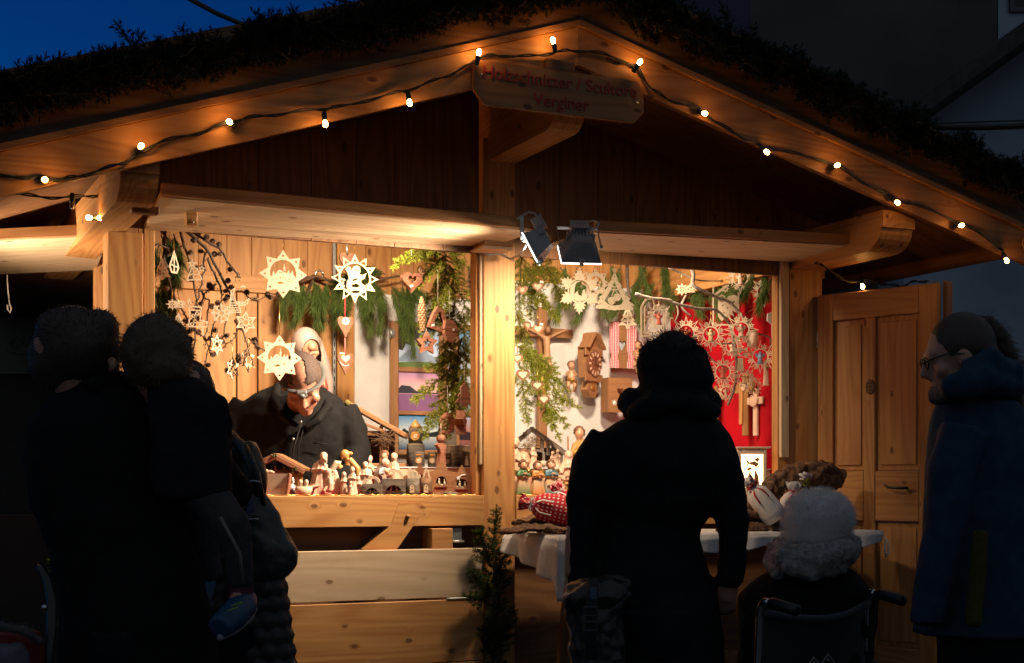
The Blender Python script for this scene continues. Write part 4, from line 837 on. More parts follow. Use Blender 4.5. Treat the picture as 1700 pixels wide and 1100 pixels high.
o.done(top=488, h=17)
for (px, py, R, lab, tp) in ((360, 572, 16, 'white openwork ornament seen nearly edgewise below the snowflake', 538), (386, 612, 17, 'white ornament hanging edgewise on the longest gold thread near the vendor', 568), (412, 598, 18, 'white star ornament turned sideways under the lattice star', 557)):
    o = Orn('star_ornament', lab, px, py, .18, FACE + 1.15); o.line(star(6, R, R * .55), 3, True); o.line(circ(R * .4, 10), 2.5, True); o.done(top=tp, h=R)
# --- hearts on red ribbons in front of the upright board ------------------------------------
def folkheart(w): return [(0, -w * .82), (-w * .12, -w * .55), (-w * .33, -w * .2), (-w * .47, .05 * w), (-w * .5, .25 * w), (-w * .4, .42 * w), (-w * .24, .46 * w), (-w * .08, .38 * w), (0, .24 * w), (w * .08, .38 * w), (w * .24, .46 * w), (w * .4, .42 * w), (w * .5, .25 * w), (w * .47, .05 * w), (w * .33, -w * .2), (w * .12, -w * .55)]
def wheart(label, px, py, w, top, kind, y=.9, rib=REDP):
    o = Orn('wooden_heart', label, px, py, y, 0, 'brown folk hearts on red ribbons'); o.fill(folkheart(w), t=.016); o.done(WALNUT, 'heart', top, rib, w * .3, .003); m = M()
    if kind == 'flower':
        for k in range(8): a = k * math.pi / 4; o.fill([(0, 5), (5.5 * math.cos(a - .3), 5 + 5.5 * math.sin(a - .3)), (7 * math.cos(a), 5 + 7 * math.sin(a)), (5.5 * math.cos(a + .3), 5 + 5.5 * math.sin(a + .3))], t=.002, y=-.009 - .0002 * k, m=m)
        o.part(m, 'edelweiss', WHITE); m = M(); o.fill(circ(1.8, 8, 0, 5), t=.003, y=-.011, m=m); o.part(m, 'blossom_centre', REDP)
    elif kind == 'inlay':
        o.fill(heart(15, 0, 4), t=.003, y=-.0095, m=m); o.part(m, 'inlay', MAPLE); m = M(); o.fill([(-10, 13.5), (-2, 13.2), (-2, 11.2), (-10, 11.5)], t=.001, y=-.0088, m=m); o.line([(10 * math.cos(a) * 1.0, 2 + 10 * math.sin(a)) for a in [math.pi * 1.12 + i * .15 for i in range(13)]], .9, t=.001, y=-.0088, m=m); o.part(m, 'painted_script', WHITE)
    return o
wheart('dark wooden heart half hidden behind the cherub star', 576, 432, 27, 400, None, .95, METAL); wheart('brown wooden heart with a white edelweiss on a red ribbon', 573, 538, 28, 492, 'flower'); wheart('brown wooden heart with pale heart inlay, lowest on the red ribbon', 573, 599, 28, 558, 'inlay', .9, PINK)
# --- rustic bark pieces among the spruce -----------------------------------------------------
TWINE = plain('twine', (.55, .45, .33), .9)
o = Orn('bark_heart', 'hollow rough bark heart hanging from a pale thread beside the pine bough', 683, 468, .42, .15); o.fill([(a, b) for a, b in heart(38, 0, 2)], heart(17, 0, 4), t=.028); o.done(REDBARK, 'heart', 415, TWINE, 12); m = M(); o.fill([(-5, -10), (1, -8), (0, -4.5), (-6, -6.5)], t=.001, y=-.0155, m=m); o.part(m, 'price_tag', WHITE)
o = Orn('bark_triangle', 'open triangle of bark wood hanging in the spruce branch', 727, 530, .40, .1); o.line([(-16, -12), (-8, 6), (-1, 17), (6, 14), (12, -4), (14, -10), (4, -18)], 6.5, True, t=.03); o.done(REDBARK, 'frame', 448, TWINE, 15); m = M(); o.fill([(-15, -13), (-9, -11.5), (-9, -8), (-15, -9.5)], t=.001, y=-.017, m=m); o.part(m, 'price_tag', WHITE)
o = Orn('bark_disc', 'cracked round bark slice with a price sticker among the spruce twigs', 746, 549, .38, .1); o.fill([(-9, 17), (4, 18), (12, 9), (13, -6), (5, -19), (-6, -16), (-11, -4), (-11, 1), (2, -2), (-11, 3)], t=.03); o.done(REDBARK, 'slice', 482, TWINE, 15); m = M(); o.fill([(3, 0), (7, 0), (7, 4), (3, 4)], t=.001, y=-.017, m=m); o.part(m, 'price_tag', WHITE)
o = Orn('bark_star', 'five pointed bark star with a star shaped hole in the spruce', 708, 570, .40, 0); o.fill(star(5, 20, 10.5), star(5, 9, 4.6), t=.024); o.done(REDBARK, 'star', 545, TWINE, 18)
o = Orn('wooden_tree', 'flat reddish wooden fir tree hanging near the middle post', 771, 655, .40, 0); o.fill([(0, 20), (9, 8), (5, 8), (12, -3), (7, -3), (15, -14), (4, -14), (4, -20), (-4, -20), (-4, -14), (-17, -14), (-8, -3), (-12, -3), (-5, 8), (-9, 8)], t=.014); o.done(REDBARK, 'tree', 592, TWINE, 18)
o = Orn('bark_ring', 'broken bark ring hanging low beside the carved stars', 743, 704, .36, .2); o.line([(-10, -12), (-2, -15), (7, -10), (9, 2), (4, 14), (-3, 16), (-9, 8)], 5, t=.03); o.done(REDBARK, 'ring', 640, TWINE, 15)
o = Orn('bark_star', 'thick wooden star hanging sideways with a white sticker', 765, 703, .36, 1.0); o.fill(star(5, 22, 11), t=.045); o.done(REDBARK, 'star', 640, TWINE, 20); m = M(); o.fill(circ(1.8, 8, 3, -8), t=.001, y=-.024, m=m); o.part(m, 'price_tag', WHITE)
t = thing('wooden_angel', 'tall reddish cut wooden angel hanging in front of the log lanterns', 'ornament', at(732, 748, .22), .35); k = K_(732, .22); m = M(); m.prism([(a * k, b * k) for a, b in [(-8, -26), (8, -26), (6, -4), (9, 8), (4, 13), (-4, 13), (-12, 10), (-5, 2), (-4, -4)]], -.013, .013); m.build('body', REDBARK, t); m = M(); m.tube([(0, -.014, 20 * k), (0, .014, 20 * k)], 6.5 * k, 14); m.build('head', REDBARK, t); m = M(); m.tube([(0, 0, 26 * k), (.0, 0, 45 * k)], .0012, 5); m.build('cord', TWINE, t)
t = thing('pine_cone', 'long light brown spruce cone hanging above the bark star', 'cone', at(700, 518, .42)); m = M(); k = K_(700, .42); cone_mesh(m, Vector((0, 0, 26 * k)), Vector((.03, 0, -1)), 54 * k, 6.6 * k, 13, 8); m.build('scales', plain('light_cone', (.42, .23, .11), .6, nz=.35, nsc=120), t)
t = thing('pine_cone', 'dark cone half hidden behind the board by the middle post', 'cone', at(783, 462, .4)); m = M(); cone_mesh(m, Vector((0, 0, .07)), Vector((.03, 0, -1)), .15, .022, 12, 8); m.build('scales', CONEM, t)
t = thing('pine_cone', 'small brown cone on the spruce branch above the bark heart', 'cone', at(697, 450, .44)); m = M(); cone_mesh(m, Vector((0, 0, .03)), Vector((.1, 0, -1)), .07, .02, 8, 8); m.build('scales', plain('mid_cone', (.32, .17, .08), .6, nz=.35, nsc=120), t)
# --- small hearts on the right spruce branch ----------------------------------------------------
def sheart(label, px, py, w, top, kind, rz=None):
    o = Orn('heart_ornament', label, px, py, .30, rz, 'small hearts hung in the right spruce branch'); m = M()
    if kind == 'ring': o.fill(heart(w, 0, 1), heart(w * .74, 0, 1), t=.006); o.fill(heart(w * .62, 0, 1.5), t=.004, m=m); o.line([(0, w * .2), (0, w * .4)], 1.4, m=m); o.done(WALNUT, 'heart', top, GOLD, w * .3)
    else:
        o.fill(heart(w, 0, 1), t=.007); o.done(OAKBR, 'heart', top, GOLD, w * .3)
        if kind == 'star': o.fill(star(6, w * .25, w * .14, 0, 1), t=.002, y=-.0046, m=m)
        else: o.fill(heart(w * .64, 0, 1.5), t=.002, y=-.0046, m=m)
    o.part(m, 'inlay', MAPLE)
    if kind == 'heart': m = M(); o.fill([(3, 8), (9, 7), (9, 10), (3.5, 11)], t=.001, y=-.006, m=m); o.part(m, 'price_tag', WHITE)
sheart('small brown heart with a white star inlay nearest the middle post', 867, 482, 19, 452, 'star'); sheart('small brown heart with pale heart inlay, upper of two beside the floodlight', 893, 477, 19, 446, 'heart'); sheart('small brown heart turned sideways in the spruce branch', 875, 542, 19, 508, 'heart', FACE + .95); sheart('small brown heart with pale inlay beneath the floodlights', 893, 547, 19, 512, 'heart'); sheart('small pale heart partly behind the middle post edge', 859, 596, 18, 560, 'plain'); sheart('dark ring heart with pale heart inside, leftmost low one', 868, 623, 23, 585, 'ring'); sheart('dark ring heart in the middle of the low diagonal row', 892, 641, 20, 610, 'ring'); sheart('dark ring heart lowest on the right spruce branch', 903, 664, 20, 636, 'ring')
# --- front cut-outs at the right ---------------------------------------------------------------
o = Orn('snowflake_ornament', 'large white snowflake of leaf tips with a nativity scene inside', 962, 483, .17, -.12)
for k in range(6):
    a = math.pi / 2 + k * math.pi / 3; c, s = math.cos(a), math.sin(a)
    leaf = [(18, -3), (20, -8), (24, -12), (24, -7), (30, -10), (29, -5), (35, -5), (33, -2), (40, 0), (33, 2), (35, 5), (29, 5), (30, 10), (24, 7), (24, 12), (20, 8), (18, 3)]
    o.fill([(x * c - z * s, x * s + z * c) for x, z in leaf], t=.003, y=.0003 * k)
o.fill(circ(21, 40), circ(18.5, 40), t=.0035, y=-.001); o.fill([(-17, -6), (-16, 8), (-8, 16), (2, 17), (-6, 13), (-9, 4), (-9, -6), (-4, 0), (-2, -6), (4, -8), (6, 2), (9, 4), (10, -2), (14, -9), (13, -14), (0, -18), (-13, -14)], t=.002); o.done(top=436, h=38)
o = Orn('star_ornament', 'openwork eight pointed star behind the large snowflake', 989, 470, .22, -.12); o.fill(star(8, 26, 17), circ(12, 24), *[circ(1.6, 6, 20 * math.cos(math.pi / 2 + k * math.pi / 4), 20 * math.sin(math.pi / 2 + k * math.pi / 4)) for k in range(8)]); o.line([(-8, -8), (0, 9), (8, -8)], 3); o.line([(-10, 0), (10, 2)], 3); o.done(top=440, h=26)
o = Orn('tree_ornament', 'large white Christmas tree cut-out with two dotted baubles', 1020, 485, .17, -.12); T = [(0, 34), (6, 22), (4, 22), (14, 10), (11, 9), (21, 0), (18, -2), (29, -10), (25, -12), (36, -20), (31, -21), (34, -28), (18, -28), (0, -30), (-18, -28), (-34, -28), (-31, -21), (-36, -20), (-25, -12), (-29, -10), (-18, -2), (-21, 0), (-11, 9), (-14, 10), (-4, 22), (-6, 22)]
o.fill(T, [(0, 18), (6, 6), (11, -4), (16, -14), (12, -20), (0, -22), (-12, -20), (-18, -14), (-11, -4), (-6, 6)], *[circ(1.1, 6, x, z) for x, z in ((0, 26), (10, 6), (-10, 6), (20, -10), (-21, -12), (24, -20), (-25, -20), (10, -25), (-10, -25))], t=.0035)
o.fill(circ(6.5, 16, -5, -14), *[circ(.9, 6, -5 + 3 * math.cos(a), -14 + 3 * math.sin(a)) for a in (0, 1.5, 3, 4.5)], y=.0008); o.fill(circ(6.5, 16, 5, -8), *[circ(.9, 6, 5 + 3 * math.cos(a), -8 + 3 * math.sin(a)) for a in (0, 1.5, 3, 4.5)], y=.0008); o.line([(-5, -7), (0, 6), (5, -1)], 1.5); o.line(circ(3, 8, -3, 7), 1.6, True); o.line(circ(3, 8, 3, 7), 1.6, True); o.fill(star(5, 5, 2.2, 0, 37), y=.001); o.done(top=431, h=36)
pierced_tree('tree_ornament', 'small openwork tree ornament under the baubled tree cut-out', 1042, 526, 18, 498, PLY, .34)
o = Orn('window_ornament', 'arched window frame cut-out with a red angel star in front of the curtain', 1085, 528, .24, -.12); o.line([(-22, -30), (-22, 18), (-14, 30), (-2, 33), (2, 22), (20, 22), (20, -30)], 2.6, True); o.line([(-22, -24), (20, -24)], 2); o.line([(-16, -28), (-16, 20)], 2); o.done(top=495, h=30)
# --- angel stars ----------------------------------------------------------------------------------
def mini_angel(o, mats, sc=1.0, z0=-13):
    k = o.k * sc; m = M(); m.lathe([(a * k, b * k) for a, b in ((5.5, 0), (5.2, 2), (4.2, 8), (3.2, 13), (3.4, 15), (1.8, 17))], 12, (0, 0, z0 * k), .05, 5); m.ell((0, 0, (z0 + 20) * k), 3.4 * k, 10, 7); m.ell((0, 0, (z0 + .2) * k), (8 * k, 3 * k, .9 * k), 10, 5)
    for s in (-1, 1):
        m.ell((s * 5.5 * k, 2.6 * k, (z0 + 15.5) * k), (3.6 * k, 1.1 * k, 5.5 * k), 8, 6, Matrix.Rotation(s * .55, 3, 'Y')); m.tube([(s * 3 * k, 0, (z0 + 14.5) * k), (s * 3.2 * k, -2.8 * k, (z0 + 11.5) * k), (0, -4 * k, (z0 + 13.5) * k)], 1.3 * k, 6)
    link('angel_figure', fuse(m, .9 * k, 2, 'angel_figure'), mats, o.t)
def angel_star(label, px, py, y, R, top, flower=False, mats=NAT, rz=None, pts=8, ring=None):
    o = Orn('angel_star_ornament', label, px, py, y, rz, 'openwork angel star ornaments on the grey branch'); rr = (ring or .48) * R
    o.line(circ(rr, 36), R * .08, True)
    for k in range(pts):
        a = math.pi / 2 + k * 2 * math.pi / pts; w = math.pi / pts * .62
        o.line([(rr * 1.02 * math.cos(a + w), rr * 1.02 * math.sin(a + w)), (R * math.cos(a), R * math.sin(a)), (rr * 1.02 * math.cos(a - w), rr * 1.02 * math.sin(a - w))], R * .058, y=.0006)
        b = a + math.pi / pts; q = rr * 1.42; cx, cz = q * math.cos(b), q * math.sin(b)
        if flower:
            for g in range(5): o.line(circ(R * .05, 6, cx + R * .07 * math.cos(g * 1.257), cz + R * .07 * math.sin(g * 1.257)), R * .034, True, y=.001)
        else: o.line(star(5, R * .125, R * .055, cx, cz), R * .05, True, y=.001); o.line(star(5, R * .075, R * .035, rr * 1.2 * math.cos(b), rr * 1.2 * math.sin(b)), R * .042, True, y=.0014)
    o.done(PLYL, top=top, h=R); mini_angel(o, mats, R / 30); return o
FIG_RED = plain('red_painted_figure', (.50, .13, .08), .5); FIG_BLUE = plain('blue_painted_figure', (.24, .36, .55), .5); FIG_GOLD = plain('gold_trimmed_figure', (.62, .44, .22), .45); FIG_PALE = plain('pale_carved_figure', (.74, .52, .38), .6, nz=.08, nsc=90)
for a in ((1229, 461, .40, 26, 430, False, FIG_PALE, 'angel star half under the right hatch, topmost of the cluster'), (1269, 484, .30, 25, 440, False, FIG_PALE, 'angel star hanging alone nearest the right post'), (1230, 547, .26, 28, 518, False, FIG_PALE, 'angel star with pale praying figure at the fork of the grey branch'), (1180, 555, .26, 27, 515, True, FIG_GOLD, 'flower edged star with gold winged angel, left of the branch fork'), (1262, 592, .24, 27, 555, False, FIG_BLUE, 'star ornament with a blue skirted angel at lower right'), (1200, 617, .26, 26, 578, True, FIG_RED, 'flower edged star with a red angel, lowest beside the dark hood'), (1139, 552, .28, 27, 520, False, FIG_RED, 'star ornament partly hidden behind the dark hood'), (1236, 628, .26, 20, 590, True, FIG_GOLD, 'flower ring ornament overlapping the tall wooden cross')):
    angel_star(a[7], a[0], a[1], a[2], a[3], a[4], a[5], a[6])
for a in ((1215, 575, .34, 20, 545, True, FIG_PALE, 'small flower edged star tucked behind the branch fork'), (1250, 640, .30, 18, 600, False, FIG_GOLD, 'small gold angel star just above the medallion cross'), (1160, 600, .36, 22, 560, True, FIG_PALE, 'flower edged angel star beside the edge of the dark hood'), (1205, 650, .38, 17, 610, False, FIG_PALE, 'small pale angel star right of the slender crucifix')):
    angel_star(a[7], a[0], a[1], a[2], a[3], a[4], a[5], a[6])
angel_star('flower edged star with a red angel inside the window ornament', 1094, 527, .21, 26, 500, True, FIG_RED, -.12)
comet('comet_ornament', 'white comet ornament with tail before the red curtain top', 1132, 480, 11, 450, .34)
o = Orn('wing_ornament', 'tall cut-out plate of an angel with feathered wings behind the grey branch', 1206, 505, .42); o.line([(-22, 28), (-22, -34), (20, -34), (20, 20)], 2.4); o.line([(-22, 14), (0, 30), (4, 32)], 3.5); o.fill(star(8, 7, 4, -2, 26), circ(2.5, 8, -2, 26), y=.001); o.line(circ(5, 12, -8, 10), 2.4, True)
o.fill([(-14, 8), (-4, 6), (4, 14), (14, 16), (19, 12), (19, -6), (12, -4), (17, -14), (9, -10), (13, -20), (5, -16), (8, -26), (0, -20), (-8, -28), (-14, -20)], circ(1.6, 6, -6, -2), circ(1.4, 6, 2, -6), circ(1.4, 6, -4, -14), [(6, 4), (14, 6), (14, 3), (7, 1)], t=.003); o.done(top=460, h=30)
o = Orn('bell_ornament', 'carved pale bell shaped face ornament under the end of the grey branch', 1249, 562, .26); m = M(); m.lathe([(a * o.k, b * o.k) for a, b in ((8, -14), (10, -6), (11, 4), (9, 11), (3, 14))], 14, (0, 0, 0), .03, 6); o.m = m; o.done(FIG_PALE, 'bell', 548, GOLD, 14)
o = Orn('angel_plaque', 'pale flat angel with book shaped wings hanging below the branch fork', 1229, 590, .25); o.fill([(-6, -26), (6, -26), (4, -4), (-4, -4)], t=.006); o.line(circ(6.5, 16, 0, 6), 2, True); o.fill([(-6, 12), (-12, 14), (-13, -2), (-5, 0)], circ(2, 6, -9, 6), t=.003); o.fill([(6, 12), (12, 14), (13, -2), (5, 0)], circ(2, 6, 9, 6), t=.003); o.fill(circ(3.6, 12, 0, 8), t=.006); o.done(PLY, 'angel', 560, GOLD, 12)
o = Orn('hanging_figure', 'slim pale carved figure hanging by the right post', 1272, 622, .27); m = M(); m.lathe([(a * o.k, b * o.k) for a, b in ((6, -18), (5, -6), (4, 8), (4.5, 14), (2, 18))], 12, (0, 0, 0), .06, 5); m.ell((0, 0, 22 * o.k), 4.5 * o.k, 10, 7); o.m = m; o.t['category'] = 'carving'; o.m = M(); link('figure', fuse(m, .0025, 2, 'figure'), FIG_PALE, o.t); m = M(); m.tube([(0, 0, 24 * o.k), (0, 0, 55 * o.k)], .0009, 5); o.part(m, 'cord', GOLD)
o = Orn('cloud_ornament', 'white cross shaped ornament with script pinned edgewise against the right post', 1285, 545, .22, FACE + .3); o.fill([(-4, -42), (6, -42), (6, 8), (10, 12), (10, 24), (6, 30), (4, 38), (-2, 38), (-3, 28), (-12, 24), (-13, 12), (-4, 6)], t=.006); o.done(WHITE, 'plate'); m = M()
for i in range(6): o.line([(-2 + (i % 2), 24 - i * 5), (4, 24 - i * 5)], .8, t=.001, y=-.0035, m=m)
o.part(m, 'script', plain('grey_ink', (.25, .24, .22)))
# --- crosses on the red curtain -----------------------------------------------------------------
XC = XR - .085
def wallcross(label, px, top, bot, cy, arm, w, mat, relief=None, name='cross'):
    pt = atx(px, top, XC); pb = atx(px, bot, XC); pc = atx(px, cy, XC); pc = Vector((XC, pt.y, pc.z)); t = thing(name, label, 'cross', (XC, pt.y, pc.z), R_(-90)); k = (pt - CAM).dot(FW) / FPX; m = M()
    m.b2((-w * k, 0, pb.z - pc.z), (w * k, .016, pt.z - pc.z), 2); m.b2((-arm * k, -.003, -w * k), (arm * k, .014, w * k), 0); m.build('cross', mat, t); return t, k
t, k = wallcross('pale cross with an oval medallion on the red curtain', 1253, 645, 723, 665, 22, 6, LINDEN); m = M(); m.ell((0, -.006, 0), (13 * k, .008, 9 * k), 14, 8); m.tube([(11 * k * math.cos(a), -.012, 9.5 * k * math.sin(a)) for a in [i * .42 for i in range(16)]], .003, 6); m.build('medallion', LINDEN, t)
t, k = wallcross('tall two-tone wooden cross hanging beside the pale medallion cross', 1236, 617, 723, 644, 28, 8, PINE_OLD); m = M(); m.b2((-12 * k, -.012, -60 * k), (-3 * k, -.001, 10 * k), 2); m.build('inlay', PINE, t); m = M(); m.ell((0, -.01, 2 * k), (7 * k, .006, 7 * k), 12, 8); m.build('rosette', LINDEN, t)
def christ(s, m):
    m.tube([(0, -.012 * s, .0), (0, -.016 * s, -.05 * s), (0.004 * s, -.014 * s, -.11 * s)], [.020 * s, .016 * s, .017 * s], 10); m.ell((.004 * s, -.022 * s, .035 * s), (.014 * s, .016 * s, .019 * s), 10, 8)
    for q in (-1, 1):
        m.tube([(q * .014 * s, -.012 * s, -.004 * s), (q * .06 * s, -.012 * s, .018 * s), (q * .11 * s, -.008 * s, .036 * s)], [.009 * s, .007 * s, .005 * s], 8); m.ell((q * .118 * s, -.008 * s, .04 * s), (.010 * s, .005 * s, .006 * s), 8, 6)
        m.tube([(q * .010 * s, -.014 * s, -.11 * s), (q * .010 * s + .008 * s, -.032 * s, -.16 * s), (.006 * s, -.012 * s, -.23 * s), (.006 * s, -.022 * s, -.25 * s)], [.014 * s, .010 * s, .007 * s, .006 * s], 8)
    m.ell((0, -.014 * s, -.105 * s), (.026 * s, .022 * s, .018 * s), 10, 7)
t, k = wallcross('slender crucifix on the red curtain right of the dark hood', 1187, 640, 712, 658, 20, 4, OAKBR, name='crucifix'); m = M(); christ(.62, m); link('carved_figure', fuse(m, .003, 2, 'carved_figure'), FIG_PALE, t)
t, k = wallcross('plain dark wooden cross mostly hidden behind the hooded woman', 1172, 640, 706, 660, 12, 7, OAKBR)
# --- things on the white back wall ---------------------------------------------------------------
YW = 1.44
t = thing('crucifix', 'large brown crucifix on the white cloth behind the spruce branch', 'cross', at(905, 551, YW), .12); k = K_(905, YW); m = M(); m.b2((-.030, .02, -195 * k), (.030, .055, 42 * k), 2); m.b2((-66 * k, .005, -.028), (57 * k, .045, .028), 0); m.build('cross', OAKBR, t); m = M(); christ(1.25, m); m.v = [(v[0], v[1], v[2] - .03) for v in m.v]; link('carved_figure', fuse(m, .0045, 2, 'carved_figure'), plain('skin_toned_carving', (.46, .25, .13), .5), t)
t = thing('wall_clock', 'carved wooden wall clock with gabled top and pale numerals', 'clock', at(984, 597, YW - .07), .55); k = K_(984, YW); m = M()
m.prism([(-20 * k, -30 * k), (20 * k, -30 * k), (24 * k, 20 * k), (12 * k, 26 * k), (6 * k, 44 * k), (-6 * k, 44 * k), (-12 * k, 26 * k), (-24 * k, 20 * k)], 0, .055); m.build('case', OAKBR, t)
m = M(); m.bar((-27 * k, -.0, 18 * k), (-4 * k, .0, 44 * k), .08, .012, (0, 0, 1)); m.bar((27 * k, .0, 18 * k), (4 * k, .0, 44 * k), .08, .012, (0, 0, 1)); m.build('gable_trim', OAKBR, t); m = M(); m.b2((-28 * k, -.012, 6 * k), (28 * k, -.001, 19 * k)); m.build('rail', OAKBR, t); m = M(); m.b2((-28 * k, -.012, -36 * k), (28 * k, -.001, -24 * k)); m.build('rail', OAKBR, t)
m = M(); m.prism(circ(21 * k, 32, 0, -7 * k), -.018, -.001); dl = m.build('dial', WALNUT, t); m = M()
for i in range(12): a = i * math.pi / 6; m.prism([((13 + dx_) * k * math.cos(a + w), -7 * k + (13 + dx_) * k * math.sin(a + w)) for dx_, w in ((0, -.1), (6.5, -.1), (6.5, .1), (0, .1))], -.0205, -.0185)
m.build('numerals', LINDEN, dl); m = M(); m.bar((0, -.022, -7 * k), (0, -.022, 5 * k), .003, .004); m.bar((0, -.024, -7 * k), (8 * k, -.024, -10 * k), .003, .004); m.build('hands', BLACKP, dl)
m = M(); m.prism([(-12 * k, -36.5 * k), (12 * k, -36.5 * k), (17 * k, -50 * k), (8 * k, -62 * k), (-8 * k, -62 * k), (-17 * k, -50 * k)], .0, .05); m.build('base', OAKBR, t); m = M(); m.ell((0, -.004, -46 * k), (6 * k, .006, 5 * k), 12, 8); m.build('gilded_ornament', GOLD, t)
def gingham():
    m, nt, b = _m('pink_gingham'); tc = nd(nt, 'ShaderNodeTexCoord'); sx = nd(nt, 'ShaderNodeSeparateXYZ'); nt.links.new(tc.outputs['Object'], sx.inputs[0])
    f = mth(nt, 'MULTIPLY', mth(nt, 'ADD', mth(nt, 'GREATER_THAN', mth(nt, 'FRACT', mth(nt, 'MULTIPLY', sx.outputs[0], 110)), .5), mth(nt, 'GREATER_THAN', mth(nt, 'FRACT', mth(nt, 'MULTIPLY', sx.outputs[2], 110)), .5)), .5)
    nt.links.new(mix(nt, f, (.75, .55, .55), (.62, .06, .09)), b.inputs['Base Color']); b.inputs['Roughness'].default_value = .85; return m
GING = gingham()
t = thing('heart_shutter', 'wooden shutter with heart opening between two pink gingham curtains', 'wall decoration', at(1032, 575, YW - .02)); k = K_(1032, YW); m = M(); v, f = fill2d([[(-.078, -36 * k), (.078, -36 * k), (.078, 38 * k), (-.078, 38 * k)], [(a, b + .01) for a, b in folkheart(.058)]], .018); m.add(v, f); m.build('board', OAKBR, t); m = M(); m.b2((-.035, .010, -.05), (.035, .013, .05)); m.build('picture', plain('pale_picture', (.45, .52, .6), .5, nz=.3, nsc=40), t)
for s in (-1, 1):
    m = M(); w = lambda v: .032 * (1 - .75 * math.exp(-((v - .22) / .10) ** 2)) if False else .034 * (1 - .35 * math.exp(-((v - .25) / .08) ** 2))
    m.grid(lambda u, v: (s * .062 + (u - .5) * 2 * w(v) , -.018 - .006 * math.sin(u * 19), -36 * k + 76 * k * v), 20, 24); m.build('curtain', GING, t)
t = thing('heart_box', 'brown wooden wall box with heart cut-out and white star flower', 'box', at(1029, 655, YW - .08)); k = K_(1029, YW); m = M(); v, f = fill2d([[(-.085, -.11), (.085, -.11), (.085, .105), (-.085, .105)], [(a * .9, b * .9 + .02) for a, b in folkheart(.05)]], .014); m.add(v, f); m.b2((-.085, .0075, -.11), (-.074, .09, .105)); m.b2((.074, .0075, -.11), (.085, .09, .105)); m.b2((-.0735, .0075, .093), (.0735, .09, .105)); m.build('case', OAKBR, t); m = M(); m.prism(star(7, .02, .008, -.045, -.05), -.011, -.008); m.build('blossom', WHITE, t)
GILD = plain('gilded_cloth', (.55, .35, .09), .3, .85); PUTTI = plain('putti_skin', (.52, .29, .16), .45, nz=.1, nsc=50); HAIRB = plain('painted_brown_hair', (.16, .07, .03), .55)
def putto(label, px, py, y, h, rz):
    t = thing('cherub_figure', label, 'carving', at(px, py, y), rz); m = M(); s = h
    m.tube([(0, 0, .22 * s), (.0, -.02 * s, .05 * s), (.02 * s, -.02 * s, -.10 * s)], [.08 * s, .12 * s, .12 * s], 12); m.ell((0, -.05 * s, .36 * s), (.105 * s, .115 * s, .125 * s), 12, 9); m.tube([(0, -.01 * s, .2 * s), (0, -.03 * s, .3 * s)], .06 * s, 8)
    for q in (-1, 1):
        m.tube([(q * .09 * s, 0, .2 * s), (q * .16 * s, -.08 * s, .1 * s), (q * .06 * s, -.17 * s, .22 * s)], [.045 * s, .038 * s, .03 * s], 8); m.tube([(q * .06 * s, 0, -.1 * s), (q * .10 * s, -.10 * s, -.22 * s), (q * .05 * s, .02 * s, -.40 * s), (q * .05 * s, -.05 * s, -.45 * s)], [.075 * s, .06 * s, .035 * s, .025 * s], 8)
    m.ell((0, -.17 * s, .34 * s), (.02 * s, .02 * s, .02 * s), 6, 5); link('body', fuse(m, .028 * s, 3, 'body'), PUTTI, t)
    m = M(); 
    for i in range(26):
        a = rnd.uniform(0, 6.28); e = rnd.uniform(.0, 1.4); m.ell((.10 * s * math.cos(a) * math.cos(e), -.035 * s + .10 * s * max(-.25, math.sin(a)) * math.cos(e), .38 * s + .12 * s * math.sin(e)), .035 * s, 7, 5)
    link('hair', fuse(m, .016 * s, 1, 'hair'), HAIRB, t); m = M(); m.tube([(-.12 * s, -.05 * s, -.02 * s), (0, -.14 * s, -.06 * s), (.13 * s, -.04 * s, -.10 * s), (.14 * s, .06 * s, -.25 * s), (.10 * s, .05 * s, -.4 * s)], [.03 * s, .055 * s, .06 * s, .05 * s, .02 * s], 8); link('sash', fuse(m, .015 * s, 2, 'sash'), GILD, t)
putto('small cherub figure playing a flute left of the wall clock', 948, 628, YW - .05, .21, -.35); putto('cherub figure with golden sash right of the gingham curtains', 1060, 594, YW - .05, .21, -.9)
t = thing('gilded_wand', 'small carved gilded figure half hidden behind the low hearts', 'carving', at(898, 622, YW - .04)); m = M(); m.tube([(0, 0, .07), (.01, -.01, 0), (-.01, -.01, -.08)], [.012, .02, .012], 10); m.ell((0, -.01, .09), .02, 10, 8); link('figure', fuse(m, .004, 2, 'figure'), GILD, t)
# --- madonna bust behind the vendor ----------------------------------------------------------------
t = thing('madonna_statue', 'painted statue of a veiled woman looking down behind the vendor', 'statue', at(514, 640, 1.2), .1); k = K_(514, 1.2)
SKINP = plain('painted_flesh', (.62, .33, .20), .4); VEIL = plain('veil_paint', (.44, .34, .29), .6, nz=.06, nsc=30); GOWN = plain('rose_gown_paint', (.36, .10, .07), .6)
hc = Vector((-6 * k, -.02, 62 * k)); HR = Matrix.Rotation(-.28, 3, 'Y') @ Matrix.Rotation(.35, 3, 'X')
m = M(); m.ell(hc, (17 * k, 20 * k, 23 * k), 20, 14, HR)
for (x, y, z, r) in ((-1, -20, -3, 3.2), (-1, -17, -14, 6), (-7, -15, -6, 6.5), (6, -15, -6, 6.5), (-1, -16, -20, 5), (0, -17, 7, 8)): m.ell(hc + HR @ Vector((x * k, y * k, z * k)), r * k, 10, 8)
m.tube([(2 * k, .02, 15 * k), (-3 * k, .0, 46 * k)], 10 * k, 12); link('face', fuse(m, .004, 2, 'face'), SKINP, t)
m = M()
for s in (-1, 1): m.ell(hc + HR @ Vector((s * 6.5 * k, -19.5 * k, 0)), (2.6 * k, 1.2 * k, .9 * k), 8, 6)
